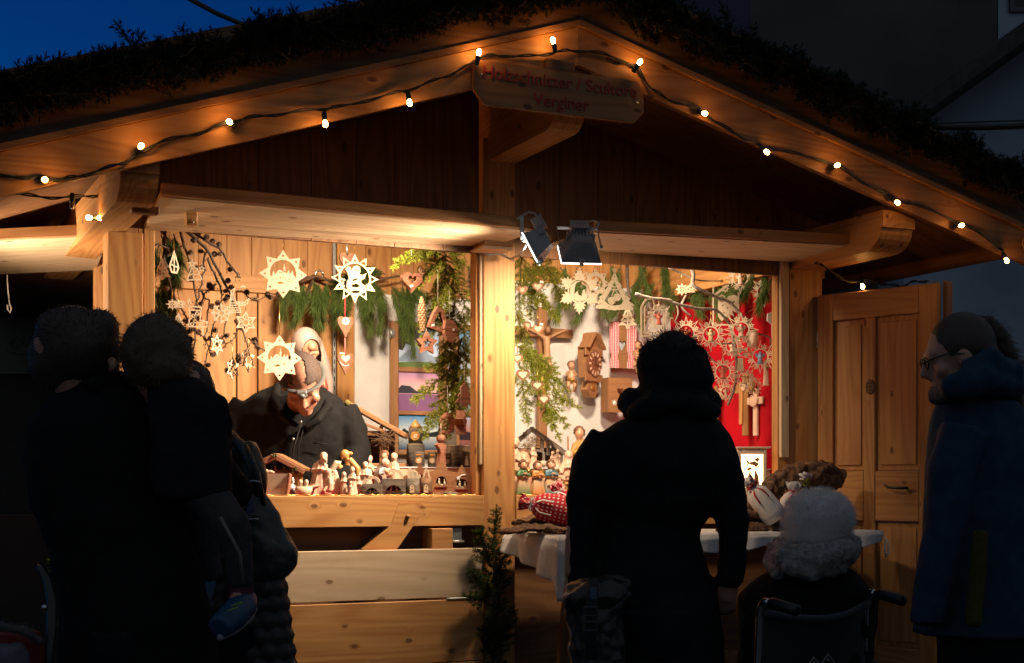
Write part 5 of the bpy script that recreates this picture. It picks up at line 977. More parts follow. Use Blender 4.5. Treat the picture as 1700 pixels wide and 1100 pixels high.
m.ell(hc + HR @ Vector((-1 * k, -21.2 * k, -12.5 * k)), (2.6 * k, 1.2 * k, .9 * k), 8, 6); m.build('painted_features', plain('painted_features', (.20, .06, .05), .5), t)
m = M(); m.ell(hc + HR @ Vector((0, 3 * k, 4 * k)), (20 * k, 20 * k, 24 * k), 18, 12, HR); me = fuse(m, .0045, 1, 'hair')
import bmesh
def open_front(me, cx, cz, rx, rz2, y0, thick):
    bm = bmesh.new(); bm.from_mesh(me); Ri = HR.inverted(); de = []
    for v in bm.verts:
        l = Ri @ (v.co - hc)
        if l.y < y0 and ((l.x - cx) / rx) ** 2 + ((l.z - cz) / rz2) ** 2 < 1: de.append(v)
    bmesh.ops.delete(bm, geom=de, context='VERTS'); bmesh.ops.solidify(bm, geom=bm.faces[:], thickness=thick); bm.to_mesh(me); bm.free(); return me
link('hair', open_front(me, 0, -7 * k, 15 * k, 24 * k, 0, .003), HAIRB, t)
m = M(); m.ell(hc + HR @ Vector((0, 5 * k, 6 * k)), (24.5 * k, 25 * k, 28 * k), 24, 16, HR); m.tube([hc + HR @ Vector((14 * k, 6 * k, 8 * k)), (24 * k, .0, 38 * k), (34 * k, .01, 8 * k), (36 * k, .02, -20 * k)], [14 * k, 12 * k, 10 * k, 8 * k], 10); m.tube([hc + HR @ Vector((-14 * k, 10 * k, 4 * k)), (-24 * k, .03, 30 * k), (-28 * k, .04, -10 * k)], [12 * k, 10 * k, 9 * k], 10); m.ell((2 * k, .07, 30 * k), (26 * k, 14 * k, 40 * k), 16, 10); link('veil', open_front(fuse(m, .005, 3, 'veil'), 0, -8 * k, 17.5 * k, 27 * k, 2 * k, .005), VEIL, t)
m = M(); m.ell((6 * k, .02, 14 * k), (34 * k, 16 * k, 18 * k), 18, 12); m.lathe([(26 * k, -120 * k), (30 * k, -60 * k), (33 * k, 0), (30 * k, 14 * k)], 20, (4 * k, .02, 0), .04, 9, 1, .6); link('gown', fuse(m, .007, 3, 'gown'), GOWN, t)
# ring hook
t = thing('hook_branch', 'knobbly brown hook branch with a metal ring screwed on the panelling', 'hook', at(525, 455, 1.47)); m = M(); m.tube([at(495, 468, 1.46), at(508, 461, 1.45), at(524, 461, 1.45), at(540, 461, 1.46)], [.008, .011, .010, .006], 8); m.tube([at(520, 463, 1.45), at(512, 482, 1.42), at(508, 490, 1.4)], [.008, .007, .004], 8); m.build('branch', plain('dark_branch', (.10, .06, .035), .9, nz=.3, nsc=60), t, True); m = M(); c = at(530, 455, 1.43); m.tube([c + RT * .022 * math.cos(a) + UP * .022 * math.sin(a) for a in [i * .35 for i in range(19)]], .006, 8); m.build('ring', STEEL, t, True)
# --- window frame with landscape photographs --------------------------------------------------------
YF = YB - .06
def pic(name, top, bot, mid=None):
    m, nt, b = _m(name); tc = nd(nt, 'ShaderNodeTexCoord'); sx = nd(nt, 'ShaderNodeSeparateXYZ'); nt.links.new(tc.outputs['Generated'], sx.inputs[0]); st = [(0, bot), (1, top)] if mid is None else [(0, bot), (.5, mid), (1, top)]
    c = ramp(nt, sx.outputs[2], st); nt.links.new(c, b.inputs['Base Color']); b.inputs['Roughness'].default_value = .25; return m
def wx(px): return at(px, 600, YF).x
def wz(py, px=690): return at(px, py, YF).z
wf = thing('window_frame', 'old wooden window frame holding mountain and sunset photographs', 'picture frame', (wx(705), YF, wz(640)))
m = M(); Z0, Z1 = wz(755), wz(535)
for a, b in ((646, 659), (727, 741), (747, 760), (790, 803)): m.b2((wx(a), YF - .03, Z0), (wx(b), YF, Z1), 2)
for a, b in ((659.3, 726.7), (760.3, 789.7)):
    for z0, z1 in ((Z1 - .035, Z1 - .001), (wz(618), wz(610)), (wz(689), wz(682)), (Z0 + .001, Z0 + .03)): m.b2((wx(a), YF - .026, z0), (wx(b), YF - .002, z1), 0)
m.build('frame', OAKBR, wf, True)
m = M(); m.b2((wx(742), YF - .02, Z0), (wx(746), YF - .012, Z1), 2); m.build('seal', WHITE, wf, True)
m = M(); z = wz(556); m.b2((wx(644), YF - .036, z - .02), (wx(652), YF - .0305, z + .025)); m.tube([(wx(646), YF - .036, z - .03), (wx(646), YF - .036, z + .03)], .006, 8); m.b2((wx(660), YF - .036, Z1 - .03), (wx(668), YF - .031, Z1 - .004)); m.build('hinge', METAL, wf, True)
def pane(x0, x1, z0, z1, mat, sil):
    m = M(); m.b2((wx(x0), YF - .012, z0), (wx(x1), YF - .006, z1), 0, .0005); p = m.build('photograph', mat, wf, True); W = wx(x1) - wx(x0); H = z1 - z0
    for i, (poly, c, nm) in enumerate(sil):
        q = M(); q.prism([(wx(x0) + a * W, z0 + b * H) for a, b in poly], YF - .0124 - .0004 * i, YF - .0121 - .0004 * i); s = q.build(nm, plain('print_' + nm, c, .3), None); s.parent = p; s.location = -Vector(wf.location)
ridge = [(0, .2), (.2, .38), (.32, .5), (.42, .48), (.55, .6), (.65, .52), (.75, .35), (.9, .28), (1, .26), (1, .14), (0, .14)]
tree = [(0, 1), (.55, 1), (.5, .9), (.62, .8), (.4, .7), (.35, .55), (.2, .6), (.12, .42), (0, .45)]
pane(659, 727, wz(610), Z1 - .035, pic('mountain_sky', (.30, .45, .75), (.55, .65, .8)), [(ridge, (.25, .33, .46), 'mountain'), ([(0, 0), (1, 0), (1, .13), (.5, .15), (0, .12)], (.10, .16, .04), 'meadow'), (tree, (.035, .03, .02), 'tree')])
pane(659, 727, wz(682), wz(618), pic('sunset_sky', (.40, .22, .42), (.32, .16, .34), (.85, .50, .45)), [([(0, .55), (.1, .66), (.3, .64), (.45, .52), (.6, .6), (.7, .5), (1, .48), (1, .45), (0, .45)], (.03, .03, .05), 'hill'), ([(0, 0), (1, 0), (1, .44), (0, .44)], (.22, .10, .24), 'lake')])
pane(659, 727, Z0 + .03, wz(689), pic('lake_sky', (.05, .22, .50), (.02, .06, .14), (.55, .62, .62)), [([(0, .4), (.15, .62), (.3, .5), (.7, .48), (1, .55), (1, .38), (0, .38)], (.012, .02, .018), 'treeline')])
pane(760, 790, wz(610), Z1 - .035, pic('blue_sky', (.08, .28, .55), (.4, .5, .6)), [(ridge, (.2, .24, .28), 'mountain')])
pane(760, 790, wz(682), wz(618), pic('winter_lake', (.45, .5, .6), (.3, .35, .45)), [([(0, .4), (.4, .55), (1, .45), (1, .3), (0, .3)], (.08, .1, .1), 'shore')])
pane(760, 790, Z0 + .03, wz(689), pic('dusk_lake', (.35, .40, .55), (.10, .05, .08), (.4, .15, .1)), [([(0, .45), (.5, .55), (1, .45), (1, .3), (0, .3)], (.03, .02, .03), 'shore')])
# ============================================================ carved figures on the counters
ZR, ZS = 1.0988, 1.2432
CREAM = plain('cream_carving', (.60, .40, .29), .55, nz=.1, nsc=60); CREAM2 = plain('pale_pear_wood', (.62, .47, .34), .5, nz=.05, nsc=40); HONEY = plain('honey_wood', (.50, .27, .08), .4, nz=.08, nsc=30)
HOLE = plain('dark_recess', (.10, .045, .02), .9)  # flat dark brown backing for the niches and the grey stable
def stand(name, label, px, y, z, group=None, rz=None, cat='figure'):
    p = at(px, 805, y); return thing(name, label, cat, (p.x, y, z), FACE if rz is None else rz, group), K_(px, y)
def robed(m, h, x=0, y=0, w=.17, lean=(0, 0), head=.085, hood=False, fold=.07, hands=True, bow=0):
    """robed standing figure of height h"""
    L = lambda z: Vector((x + lean[0] * z / h, y + lean[1] * z / h, z)); n0 = len(m.v)
    prof = [(w * 1.1, 0), (w * 1.08, .04), (w * .92, .22), (w * .76, .45), (w * .68, .62), (w * .64, .72), (w * .48, .785), (w * .22, .84)]
    m.lathe([(r * h, z * h) for r, z in prof], 24, (0, 0, 0), fold * 1.3, 9, 1, .85, ph=x * 50); m.v[n0:] = [tuple(Vector((v[0], v[1], 0)) + L(v[2])) for v in m.v[n0:]]
    c = L(h * .9) + Vector((bow * h * .05, -h * (.015 + .05 * abs(bow)), 0)); hr = head * h; m.ell(c, (hr * .82, hr * .95, hr * 1.12), 12, 9); m.ell(c + Vector((0, -hr * .95, -hr * .15)), hr * .2, 6, 5)
    if hood: m.ell(c + Vector((0, hr * .25, hr * .12)), (hr * 1.1, hr * 1.0, hr * 1.3), 12, 9); m.tube([c + Vector((0, hr * .5, 0)), L(h * .7) + Vector((0, hr * .6, 0)), L(h * .4) + Vector((0, hr * .6, 0))], [hr * 1.0, w * h * .75, w * h * .7], 10)
    else: m.ell(c + Vector((0, hr * .25, hr * .3)), (hr * .95, hr * .95, hr * 1.0), 12, 9)
    if hands:
        for s in (-1, 1): m.tube([L(h * .74) + Vector((s * w * h * .48, 0, 0)), L(h * .58) + Vector((s * w * h * .70, -w * h * .42, 0)), L(h * .64) + Vector((s * w * h * .08, -w * h * .85, 0))], [w * h * .26, w * h * .25, w * h * .13], 8)
    return c, hr
def carved(name, label, px, h_px, y, z, mat, figs, vox=.0035, group=None, base=None, rz=None):
    t, k = stand(name, label, px, y, z, group, rz); m = M()
    for f in figs: robed(m, f[0] * h_px * k, f[1] * h_px * k, f[2] * h_px * k, **(f[3] if len(f) > 3 else {}))
    if base: m.ell((0, 0, base * h_px * k * .06), (base * h_px * k, base * .6 * h_px * k, base * h_px * k * .12), 16, 6); 
    m.v = [(v[0], v[1], max(v[2], 0)) for v in m.v]; link('figure', fuse(m, vox, 2, 'figure'), mat, t); return t, k
# small stable at the far left
t, k = stand('nativity_stable', 'small stable with bark edged roof at the left end of the counter', 462, .30, ZR, cat='nativity stable'); m = M()
m.b2((-42 * k, -.05, 0), (46 * k, .10, 12 * k), 0); m.build('base', PINE, t); m = M()
for s, x0, x1, z0, z1 in ((-1, -46, 0, 47, 68), (1, 0, 47, 68, 43)): m.bar((x0 * k, .02, z0 * k), (x1 * k, .02, z1 * k), .19, .016)
m.build('roof', OAKBR, t); m = M()
for s, x0, x1, z0, z1 in ((-1, -46, 0, 43, 64), (1, 0, 47, 64, 39)): m.bar((x0 * k, -.078, z0 * k), (x1 * k, -.078, z1 * k), .02, .022)
m.build('bark_edge', REDBARK, t); m = M()
for x in (-36, -2, 32): m.b2((x * k - .006, -.05, 12 * k), (x * k + .006, -.038, 50 * k), 2)
m.b2((-40 * k, .09, 12 * k), (36 * k, .095, 44 * k)); m.b2((-40 * k, -.052, 36 * k), (36 * k, -.04, 40 * k)); m.build('posts', PINE_OLD, t); m = M()
for i in range(26): a = rnd.uniform(0, 3); m.tube([Vector((20 * k, -.06, 36 * k)) + rv(.012), Vector((20 * k + .05 * math.cos(a), -.07, 36 * k + .05 * math.sin(a) - .01)) + rv(.012)], .0012, 4)
m.build('brushwood', TWIG, t); m = M()
for p in ((-2 * k, -.085, 66 * k), (33 * k, -.085, 44 * k), (-20 * k, -.05, 14 * k), (20 * k, -.06, 34 * k)):
    for i in range(14): m.ell(Vector(p) + rv(.006), .005, 5, 4)
m.build('moss', plain('dry_moss', (.10, .09, .03), 1, nz=.4, nsc=200), t)
t, k = stand('tealight_holder', 'pale tapered candle holder with bark sides and a round star window', 458, .10, ZR, cat='candle holder'); m = M(); w0, w1, h = 16.5 * k, 21 * k, 33 * k
v, f = fill2d([[(-w0 + .004, 0), (w0 - .004, 0), (w1 - .004, h), (-w1 + .004, h)], circ(9.5 * k, 24, 0, 18 * k)] + [star(5, 1.6 * k, .7 * k, x * k, z * k) for x, z in ((-6, 5), (7, 4), (-13, 27), (13, 26))], .006); m.add([(a, b - .02, c) for a, b, c in v], f); m.build('front', CREAM2, t)
m = M(); 
for s in (-1, 1): m.hull((s * (w0 + w1) / 2, 0, h / 2), [Vector((s * (w1 - w0), 0, h)).normalized(), Vector((0, 1, 0)), Vector((h, 0, -s * (w1 - w0))).normalized()], [h * .51, .028, .005])
m.build('bark_side', REDBARK, t); m = M(); m.b2((-w0 - .006, -.03, 0), (w0 + .006, .03, .004)); m.b2((-w0 + .006, .02, .004), (w0 - .006, .024, h)); m.build('base', CREAM2, t); m = M(); m.lathe([(.014, .004), (.014, .018)], 14); m.build('tealight', METAL, t); m = M(); v, f = fill2d([circ(8.5 * k, 20, 0, 18 * k), circ(7.5 * k, 20, 0, 18 * k)], .002); m.add([(a, b - .022, c) for a, b, c in v], f); m.stroke([(-7 * k, 18 * k), (0, 26 * k), (7 * k, 18 * k), (0, 12 * k)], .002, .002, True, -.022); m.build('ornament', MAPLE, t)
m = M(); m.tube([(-13 * k, 0, h), (-8 * k, 0, h + 3 * k), (-2 * k, 0, h + .002)], [.006, .008, .006], 8); m.ell((-14 * k, 0, h + 4 * k), .009, 8, 6); link('resting_figure', fuse(m, .003, 1, 'resting_figure'), CREAM, t)
t, k = stand('glass_lantern', 'tiny round white lantern with lace pattern under the stable brushwood', 484, .16, ZR, cat='lantern'); m = M(); m.lathe([(4 * k, 0), (6.5 * k, 2 * k), (7 * k, 10 * k), (6 * k, 18 * k), (3 * k, 20 * k)], 16); m.build('body', plain('lace_paint', (.55, .50, .48), .5, nz=.5, nsc=160), t); m = M(); m.tube([(5 * k, 0, 19 * k), (4 * k, 0, 30 * k), (-4 * k, 0, 30 * k), (-5 * k, 0, 19 * k)], .0018, 5); m.build('handle', CABLE, t); m = M(); m.ell((2 * k, 0, 25 * k), (3 * k, 2 * k, 6 * k), 8, 6); m.build('angel', WHITE, t)
t, k = stand('bowl_figure', 'round cream bowl sculpture with two leaning heads at its rim', 504, .09, ZR); m = M(); prof = [(5 * k, 0), (10 * k, 2 * k), (13 * k, 8 * k), (12.6 * k, 14 * k), (12 * k, 14 * k), (11.5 * k, 8 * k), (8 * k, 4 * k), (.5 * k, 3 * k)]
m.lathe(prof, 24); m.v = [(v[0], v[1] * .8 + (v[2] - 6 * k) * .35, v[2]) for v in m.v]; m.build('bowl', CREAM2, t); m = M()
for s in (-1, 1): m.ell((s * 4.2 * k - 1 * k, 5 * k, 20 * k), (3.6 * k, 3.4 * k, 4.4 * k), 10, 8); m.tube([(s * 4 * k - 1 * k, 5 * k, 11 * k), (s * 4.2 * k - k, 5 * k, 18 * k)], 2.6 * k, 8)
link('heads', fuse(m, .0022, 1, 'heads'), CREAM2, t); m = M(); m.ell((2 * k, 0, 6 * k), (2.6 * k, 2.4 * k, 2.6 * k), 8, 6); m.build('child', CREAM2, t)
# cream holy family
t, k = stand('family_sculpture', 'cream carved family of a bearded man bending over mother and child', 535, .14, ZR); m = M(); c, hr = robed(m, 63 * k, -8 * k, 4 * k, w=.22, head=.10, lean=(7 * k, 0), bow=1.2, fold=.09); m.tube([c + Vector((hr * .5, -hr * .3, -hr * .6)), c + Vector((hr * .7, -hr * .4, -hr * 1.5))], [hr * .5, hr * .2], 8); m.ell((9 * k, -2 * k, 35 * k), (5 * k, 5 * k, 6 * k), 10, 8); m.tube([(10 * k, 0, 32 * k), (8 * k, 2 * k, 16 * k), (5 * k, 0, 2 * k)], [6 * k, 8 * k, 10 * k], 12); link('figure', fuse(m, .003, 2, 'figure'), CREAM, t)
m = M(); m.lathe([(2 * k, 0), (9 * k, 1 * k), (14 * k, 8 * k), (14.5 * k, 18 * k), (9 * k, 36 * k), (7 * k, 39 * k), (6 * k, 37 * k), (12 * k, 18 * k), (11 * k, 8 * k), (2 * k, 4 * k)], 20, (13 * k, 0, 0), 0, 8, 1, .7); m.v = [(v[0], v[1] - (0 if v[1] > 0 else v[1] * .55), v[2]) for v in m.v]; m.tube([(11 * k, -5 * k, 8 * k), (13 * k, -6 * k, 18 * k), (12 * k, -5 * k, 27 * k)], [5 * k, 4.5 * k, 3 * k], 8); link('mantle', fuse(m, .0028, 1, 'mantle'), CREAM2, t)
# abstract couple
t, k = stand('couple_sculpture', 'abstract couple sculpture with honey coloured curved man and pale woman', 570, .24, ZR); m = M(); m.tube([(-4 * k, 0, 4 * k), (10 * k, 2 * k, 3 * k), (22 * k, 3 * k, 22 * k), (20 * k, 3 * k, 40 * k), (8 * k, 3 * k, 54 * k)], [7 * k, 10 * k, 5 * k, 5 * k, 5 * k], 12); m.tube([(3 * k, 5 * k, 4 * k), (4 * k, 5 * k, 30 * k), (8 * k, 4 * k, 52 * k)], [10 * k, 8 * k, 5 * k], 12); m.ell((2 * k, 2 * k, 60 * k), (7 * k, 6 * k, 8 * k), 12, 9); m.ell((10 * k, 3 * k, 62 * k), (4 * k, 4 * k, 3 * k), 8, 6); link('man', fuse(m, .003, 3, 'man'), HONEY, t)
m = M(); m.tube([(16 * k, -4 * k, 8 * k), (0, -3 * k, 7 * k), (-12 * k, -3 * k, 16 * k), (-18 * k, -2 * k, 32 * k), (-9 * k, -2 * k, 48 * k), (-4 * k, -2 * k, 46 * k)], [3 * k, 6 * k, 6.5 * k, 6 * k, 5.5 * k, 5 * k], 12); link('woman', fuse(m, .003, 3, 'woman'), CREAM2, t); m = M(); m.ell((-4 * k, -5 * k, 40 * k), (4.6 * k, 4.6 * k, 6 * k), 12, 9); m.build('face', HONEY, t)
carved('family_figure', 'cream upright block of standing parents with child before the couple sculpture', 579, 42, .07, ZR, CREAM, [(1, .12, .05, dict(w=.18, head=.10)), (.82, -.17, .0, dict(w=.17, head=.10, hood=True)), (.5, .08, -.16, dict(w=.16, head=.11))], .0028)
carved('kneeling_figure', 'cream bearded figure seated behind a small kneeling one', 602, 49, .13, ZR, CREAM, [(1, .08, .04, dict(w=.24, head=.10)), (.55, -.12, -.12, dict(w=.22, head=.12, hood=True))], .003)
# half logs and lantern logs
def logscene(m, k, x, z, s, y=-.0):
    for q in (-1, 1): m.tube([(x + q * 8 * s * k, y, z), (x + q * 6 * s * k, y, z + 6 * s * k), (x + q * 5 * s * k, y, z + 10 * s * k)], [3.4 * s * k, 2.4 * s * k, 1.2 * s * k], 8); m.ell((x + q * 4.5 * s * k, y, z + 12 * s * k), 2 * s * k, 8, 6); m.ell((x + q * 13 * s * k, y, z + 2.4 * s * k), (4 * s * k, 2 * s * k, 2.6 * s * k), 8, 6)
    m.tube([(x - 3 * s * k, y - .003, z + 2 * s * k), (x + 3 * s * k, y - .003, z + 2 * s * k)], 1.6 * s * k, 8); m.b2((x - 17 * s * k, y - .006, z - 1.5 * s * k), (x + 17 * s * k, y + .006, z + .6 * s * k))
def lyinglog(label, px, y, W, H, hole, topper):
    t, k = stand('nativity_log', label, px, y, ZR, 'bark logs carved with nativity niches'); m = M(); v, f = fill2d([[(-W * k, 0), (W * k, 0), (W * k, H * k), (-W * k, H * k)], [(-hole * k, 3 * k)] + [(hole * k * math.cos(a), 3 * k + hole * 1.05 * k * math.sin(a)) for a in [math.pi * i / 14 for i in range(14, -1, -1)]][::-1][0:]], .05)
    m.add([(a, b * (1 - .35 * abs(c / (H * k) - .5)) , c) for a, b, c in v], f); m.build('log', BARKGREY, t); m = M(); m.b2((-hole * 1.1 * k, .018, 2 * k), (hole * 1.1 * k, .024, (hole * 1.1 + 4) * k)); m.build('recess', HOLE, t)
    m = M(); logscene(m, k, 0, 5 * k, hole / 17, .0); m.build('nativity', MAPLE, t)
    if topper:
        m = M(); A = [math.pi * (.06 + .62 * i / 12) for i in range(13)]; m.stroke([(W * .75 * k * math.cos(a), H * k + topper * k * math.sin(a)) for a in A], 4.5 * k, .018); m.prism([(x, z) for x, z in star(5, 6.5 * k, 3 * k, -W * .78 * k, H * k + 4 * k)], -.006, .006); m.build('comet', CREAM2, t)
    return t, k
lyinglog('small lying bark log with niche scene and curved comet on top', 618, .07, 16, 20, 10, 11); lyinglog('wide lying bark log with large niche scene and comet', 654, .10, 20, 28, 14, 14)
def uplog(label, px, y, W, H, dark, tops):
    t, k = stand('nativity_log', label, px, y, ZR, 'bark logs carved with nativity niches'); m = M(); m.lathe([(W * k, 0), (W * 1.02 * k, H * .3 * k), (W * .98 * k, H * k)], 22); m.build('log', DRIFT if dark else BARKGREY, t); m = M(); r = -W * k * .86
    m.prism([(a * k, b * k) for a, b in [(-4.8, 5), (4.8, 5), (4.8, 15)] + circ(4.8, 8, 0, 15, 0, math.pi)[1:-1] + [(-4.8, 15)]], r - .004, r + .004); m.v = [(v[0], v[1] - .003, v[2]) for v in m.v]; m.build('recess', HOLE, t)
    m = M(); v, f = fill2d([[(-3.6 * k, 5 * k), (3.6 * k, 5 * k), (3.6 * k, 16 * k), (0, 19 * k), (-3.6 * k, 16 * k)], heart(3.4 * k, 0, 10 * k, 12), circ(1.1 * k, 8, .6 * k, 15 * k)], .004); m.add([(a, b + r - .009, c) for a, b, c in v], f); m.build('little_house', MAPLE, t); m = M()
    if tops == 'village':
        for x, w_, h in ((-5, 3.2, 15), (1, 4, 11), (6, 3, 9), (11, 2.4, 4)): m.prism([((x - w_) * k, H * k), ((x + w_) * k, H * k), ((x + w_) * k, (H + h) * k), (x * k, (H + h + 3.5) * k), ((x - w_) * k, (H + h) * k)], -.006, .002)
    else: m.stroke([(-5 * k, H * k), (-3 * k, (H + 9) * k), (0, (H + 14) * k), (3 * k, (H + 9) * k), (5 * k, H * k)], 2.4 * k, .008)
    m.build('rooftop_scene', MAPLE, t); return t, k
uplog('upright grey bark log with lit niche house and tiny village on top', 685, .07, 11.5, 29, False, 'village'); uplog('upright dark log with a shaded niche house and little arch on top', 708, .09, 10, 30, True, 'arch')
def nstar(label, px, y, R, H, mat):
    t, k = stand('nativity_star', label, px, y, ZR, 'dark wooden stars with nativity niches'); m = M(); S5 = [(a * k, (b + H) * k) for a, b in star(5, R, R * .55)]; S5 = [(a, max(b, 0)) for a, b in S5]; v, f = fill2d([S5, [(9 * k * math.cos(a), (H - 4 + (10 if math.sin(a) > 0 else 7) * math.sin(a)) * k) for a in [i * math.pi / 12 for i in range(24)]]], .03); m.add(v, f); m.build('star', mat, t); m = M(); m.prism([(a * k, (b + H - 4) * k) for a, b in circ(11, 16)], .013, .016); m.build('recess', HOLE, t)
    m = M(); m.b2((-10 * k, -.022, (H - 13) * k), (10 * k, .01, (H - 10) * k)); m.build('ledge', WALNUT, t); m = M()
    for x, h in ((-4, 12), (5, 11)): m.tube([(x * k, -.008, (H - 10) * k), (x * k, -.008, (H - 10 + h * .75) * k)], [2.2 * k, 1.4 * k], 8); m.ell((x * k, -.008, (H - 10 + h * .9) * k), 1.8 * k, 8, 6)
    m.ell((-8.5 * k, -.008, (H - 8) * k), (2 * k, 2 * k, 2 * k), 8, 5); m.ell((0, -.01, (H - 8.5) * k), (2.4 * k, 1.6 * k, 1.6 * k), 8, 5); m.b2((-10 * k, -.012, (H - 10) * k), (10 * k, -.004, (H - 9) * k)); m.build('nativity', MAPLE, t); return t, k
nstar('tall dark wooden star with nativity niche behind the wooden angel', 733, .16, 34, 26, OAKBR); t, k = nstar('dark wooden star with niche and white comet nearest the middle post', 767, .12, 29, 22, OAKBR); m = M(); m.stroke([(-6 * k, 30 * k), (0, 34 * k), (6 * k, 35 * k)], 2 * k, .004, y=-.018); m.prism([(a - 6 * k, b + 29 * k) for a, b in star(5, 4 * k, 1.8 * k)], -.02, -.016); m.build('comet', WHITE, t)
t, k = stand('wooden_disc', 'flat round wooden disc lying at the counter edge below the stars', 748, .065, ZR, cat='disc'); m = M(); m.lathe([(11 * k, 0), (12 * k, 2 * k), (12 * k, 5 * k), (10.5 * k, 6 * k)], 24); m.build('disc', GREYWOOD, t); m = M(); m.lathe([(2.2 * k, 6 * k), (2.2 * k, 7 * k)], 10); m.build('metal_eye', METAL, t)
t, k = stand('gabled_star', 'dark star silhouette standing in shade behind the bark logs', 697, .22, ZR, cat='star'); m = M(); m.prism([(a * k, max(0, b + 22) * k) for a, b in star(5, 32, 17)], 0, .018); m.build('star', WALNUT, t); m = M(); m.b2((-8 * k, .018, 0), (8 * k, .05, 12 * k)); m.build('support', WALNUT, t)
# log candles on the white step
def candlelog(label, px, y, z, W, H, mat=BARKGREY, pic_=True, twotier=False):
    t, k = stand('log_lantern', label, px, y, z, 'bark log lanterns on the white step'); m = M(); m.lathe([(W * k, 0), (W * 1.03 * k, H * .4 * k), (W * .97 * k, H * k)], 20, fold=.015); m.build('log', mat, t); m = M(); m.lathe([(W * .93 * k, H * k), (W * .9 * k, (H + 1) * k)], 20); m.build('cut_face', PINE_PALE, t)
    r = -W * k; zz = H * .45
    if twotier: m = M(); m.lathe([(W * .8 * k, (H + 1) * k), (W * .78 * k, (H + 27) * k)], 20); m.build('upper_log', mat, t); m = M(); m.lathe([(W * .76 * k, (H + 27) * k), (W * .5 * k, (H + 33) * k), (.5 * k, (H + 42) * k)], 4); m.build('pointed_top', HONEY, t); zz = H + 14; r = -W * .8 * k
    if pic_:
        q = min(W * .62, 7.5); m = M(); m.prism(circ(q * k, 20, 0, zz * k), r - .005, r + .006); m.build('medallion', plain('golden_print', (.55, .28, .07), .4, nz=.3, nsc=60), t); m = M(); m.ell((-1.2 * k, r - .005, (zz - .5) * k), (2.2 * k, .002, 2.6 * k), 8, 6); m.ell((2.2 * k, r - .005, (zz + .3) * k), (1.8 * k, .002, 3 * k), 8, 6); m.ell((0, r - .005, (zz - 3) * k), (3.6 * k, .002, 1.2 * k), 8, 6); m.build('tiny_figures', CREAM2, t)
        if not twotier: m = M(); m.prism([(-4 * k, (H - 5) * k), (4 * k, (H - 5) * k), (4 * k, (H - 2.5) * k), (-4 * k, (H - 2.5) * k)], r - .003, r + .006); m.build('name_strip', plain('orange_strip', (.6, .25, .05)), t)
    return t, k
candlelog('two tier log lantern with a pointed top and round golden picture', 690, .66, ZS, 15, 38, twotier=True); candlelog('small log lantern left, before the two tier lantern', 696, .45, ZS, 8.5, 24); candlelog('small log lantern in the middle of the white step', 718, .46, ZS, 8, 24); candlelog('small log lantern partly behind the wooden angel', 742, .47, ZS, 7.5, 22); candlelog('wide rough bark stump beside the middle post', 760, .60, ZS, 20, 36, BARK, False); t, k = candlelog('log lantern with golden round picture up behind the low spruce tips', 747, .72, ZS, 11, 66)
t, k = stand('relief_log', 'small bark log with arched relief of standing figures beside the stump', 775, .48, ZS, cat='carving'); m = M(); m.lathe([(9 * k, 0), (9 * k, 26 * k)], 18); m.build('log', BARK, t); m = M(); m.prism([(a * k, b * k) for a, b in [(-4, 3), (4, 3), (4, 16)] + circ(4, 8, 0, 16, 0, math.pi)[1:-1] + [(-4, 16)]], -.034, -.022); m.build('recess', REDBARK, t); m = M(); robed(m, 15 * k, 0, 0, w=.2, head=.13); m.v = [(v[0], v[1] * .5 - .036, v[2] + 3 * k) for v in m.v]; link('relief', fuse(m, .0022, 1, 'relief'), CREAM2, t)
for o_ in list(COL.objects):
    if o_.name.split('.')[0] in ('family_sculpture', 'bowl_figure', 'family_figure', 'kneeling_figure', 'couple_sculpture', 'tealight_holder'): o_.scale = (1.13,) * 3
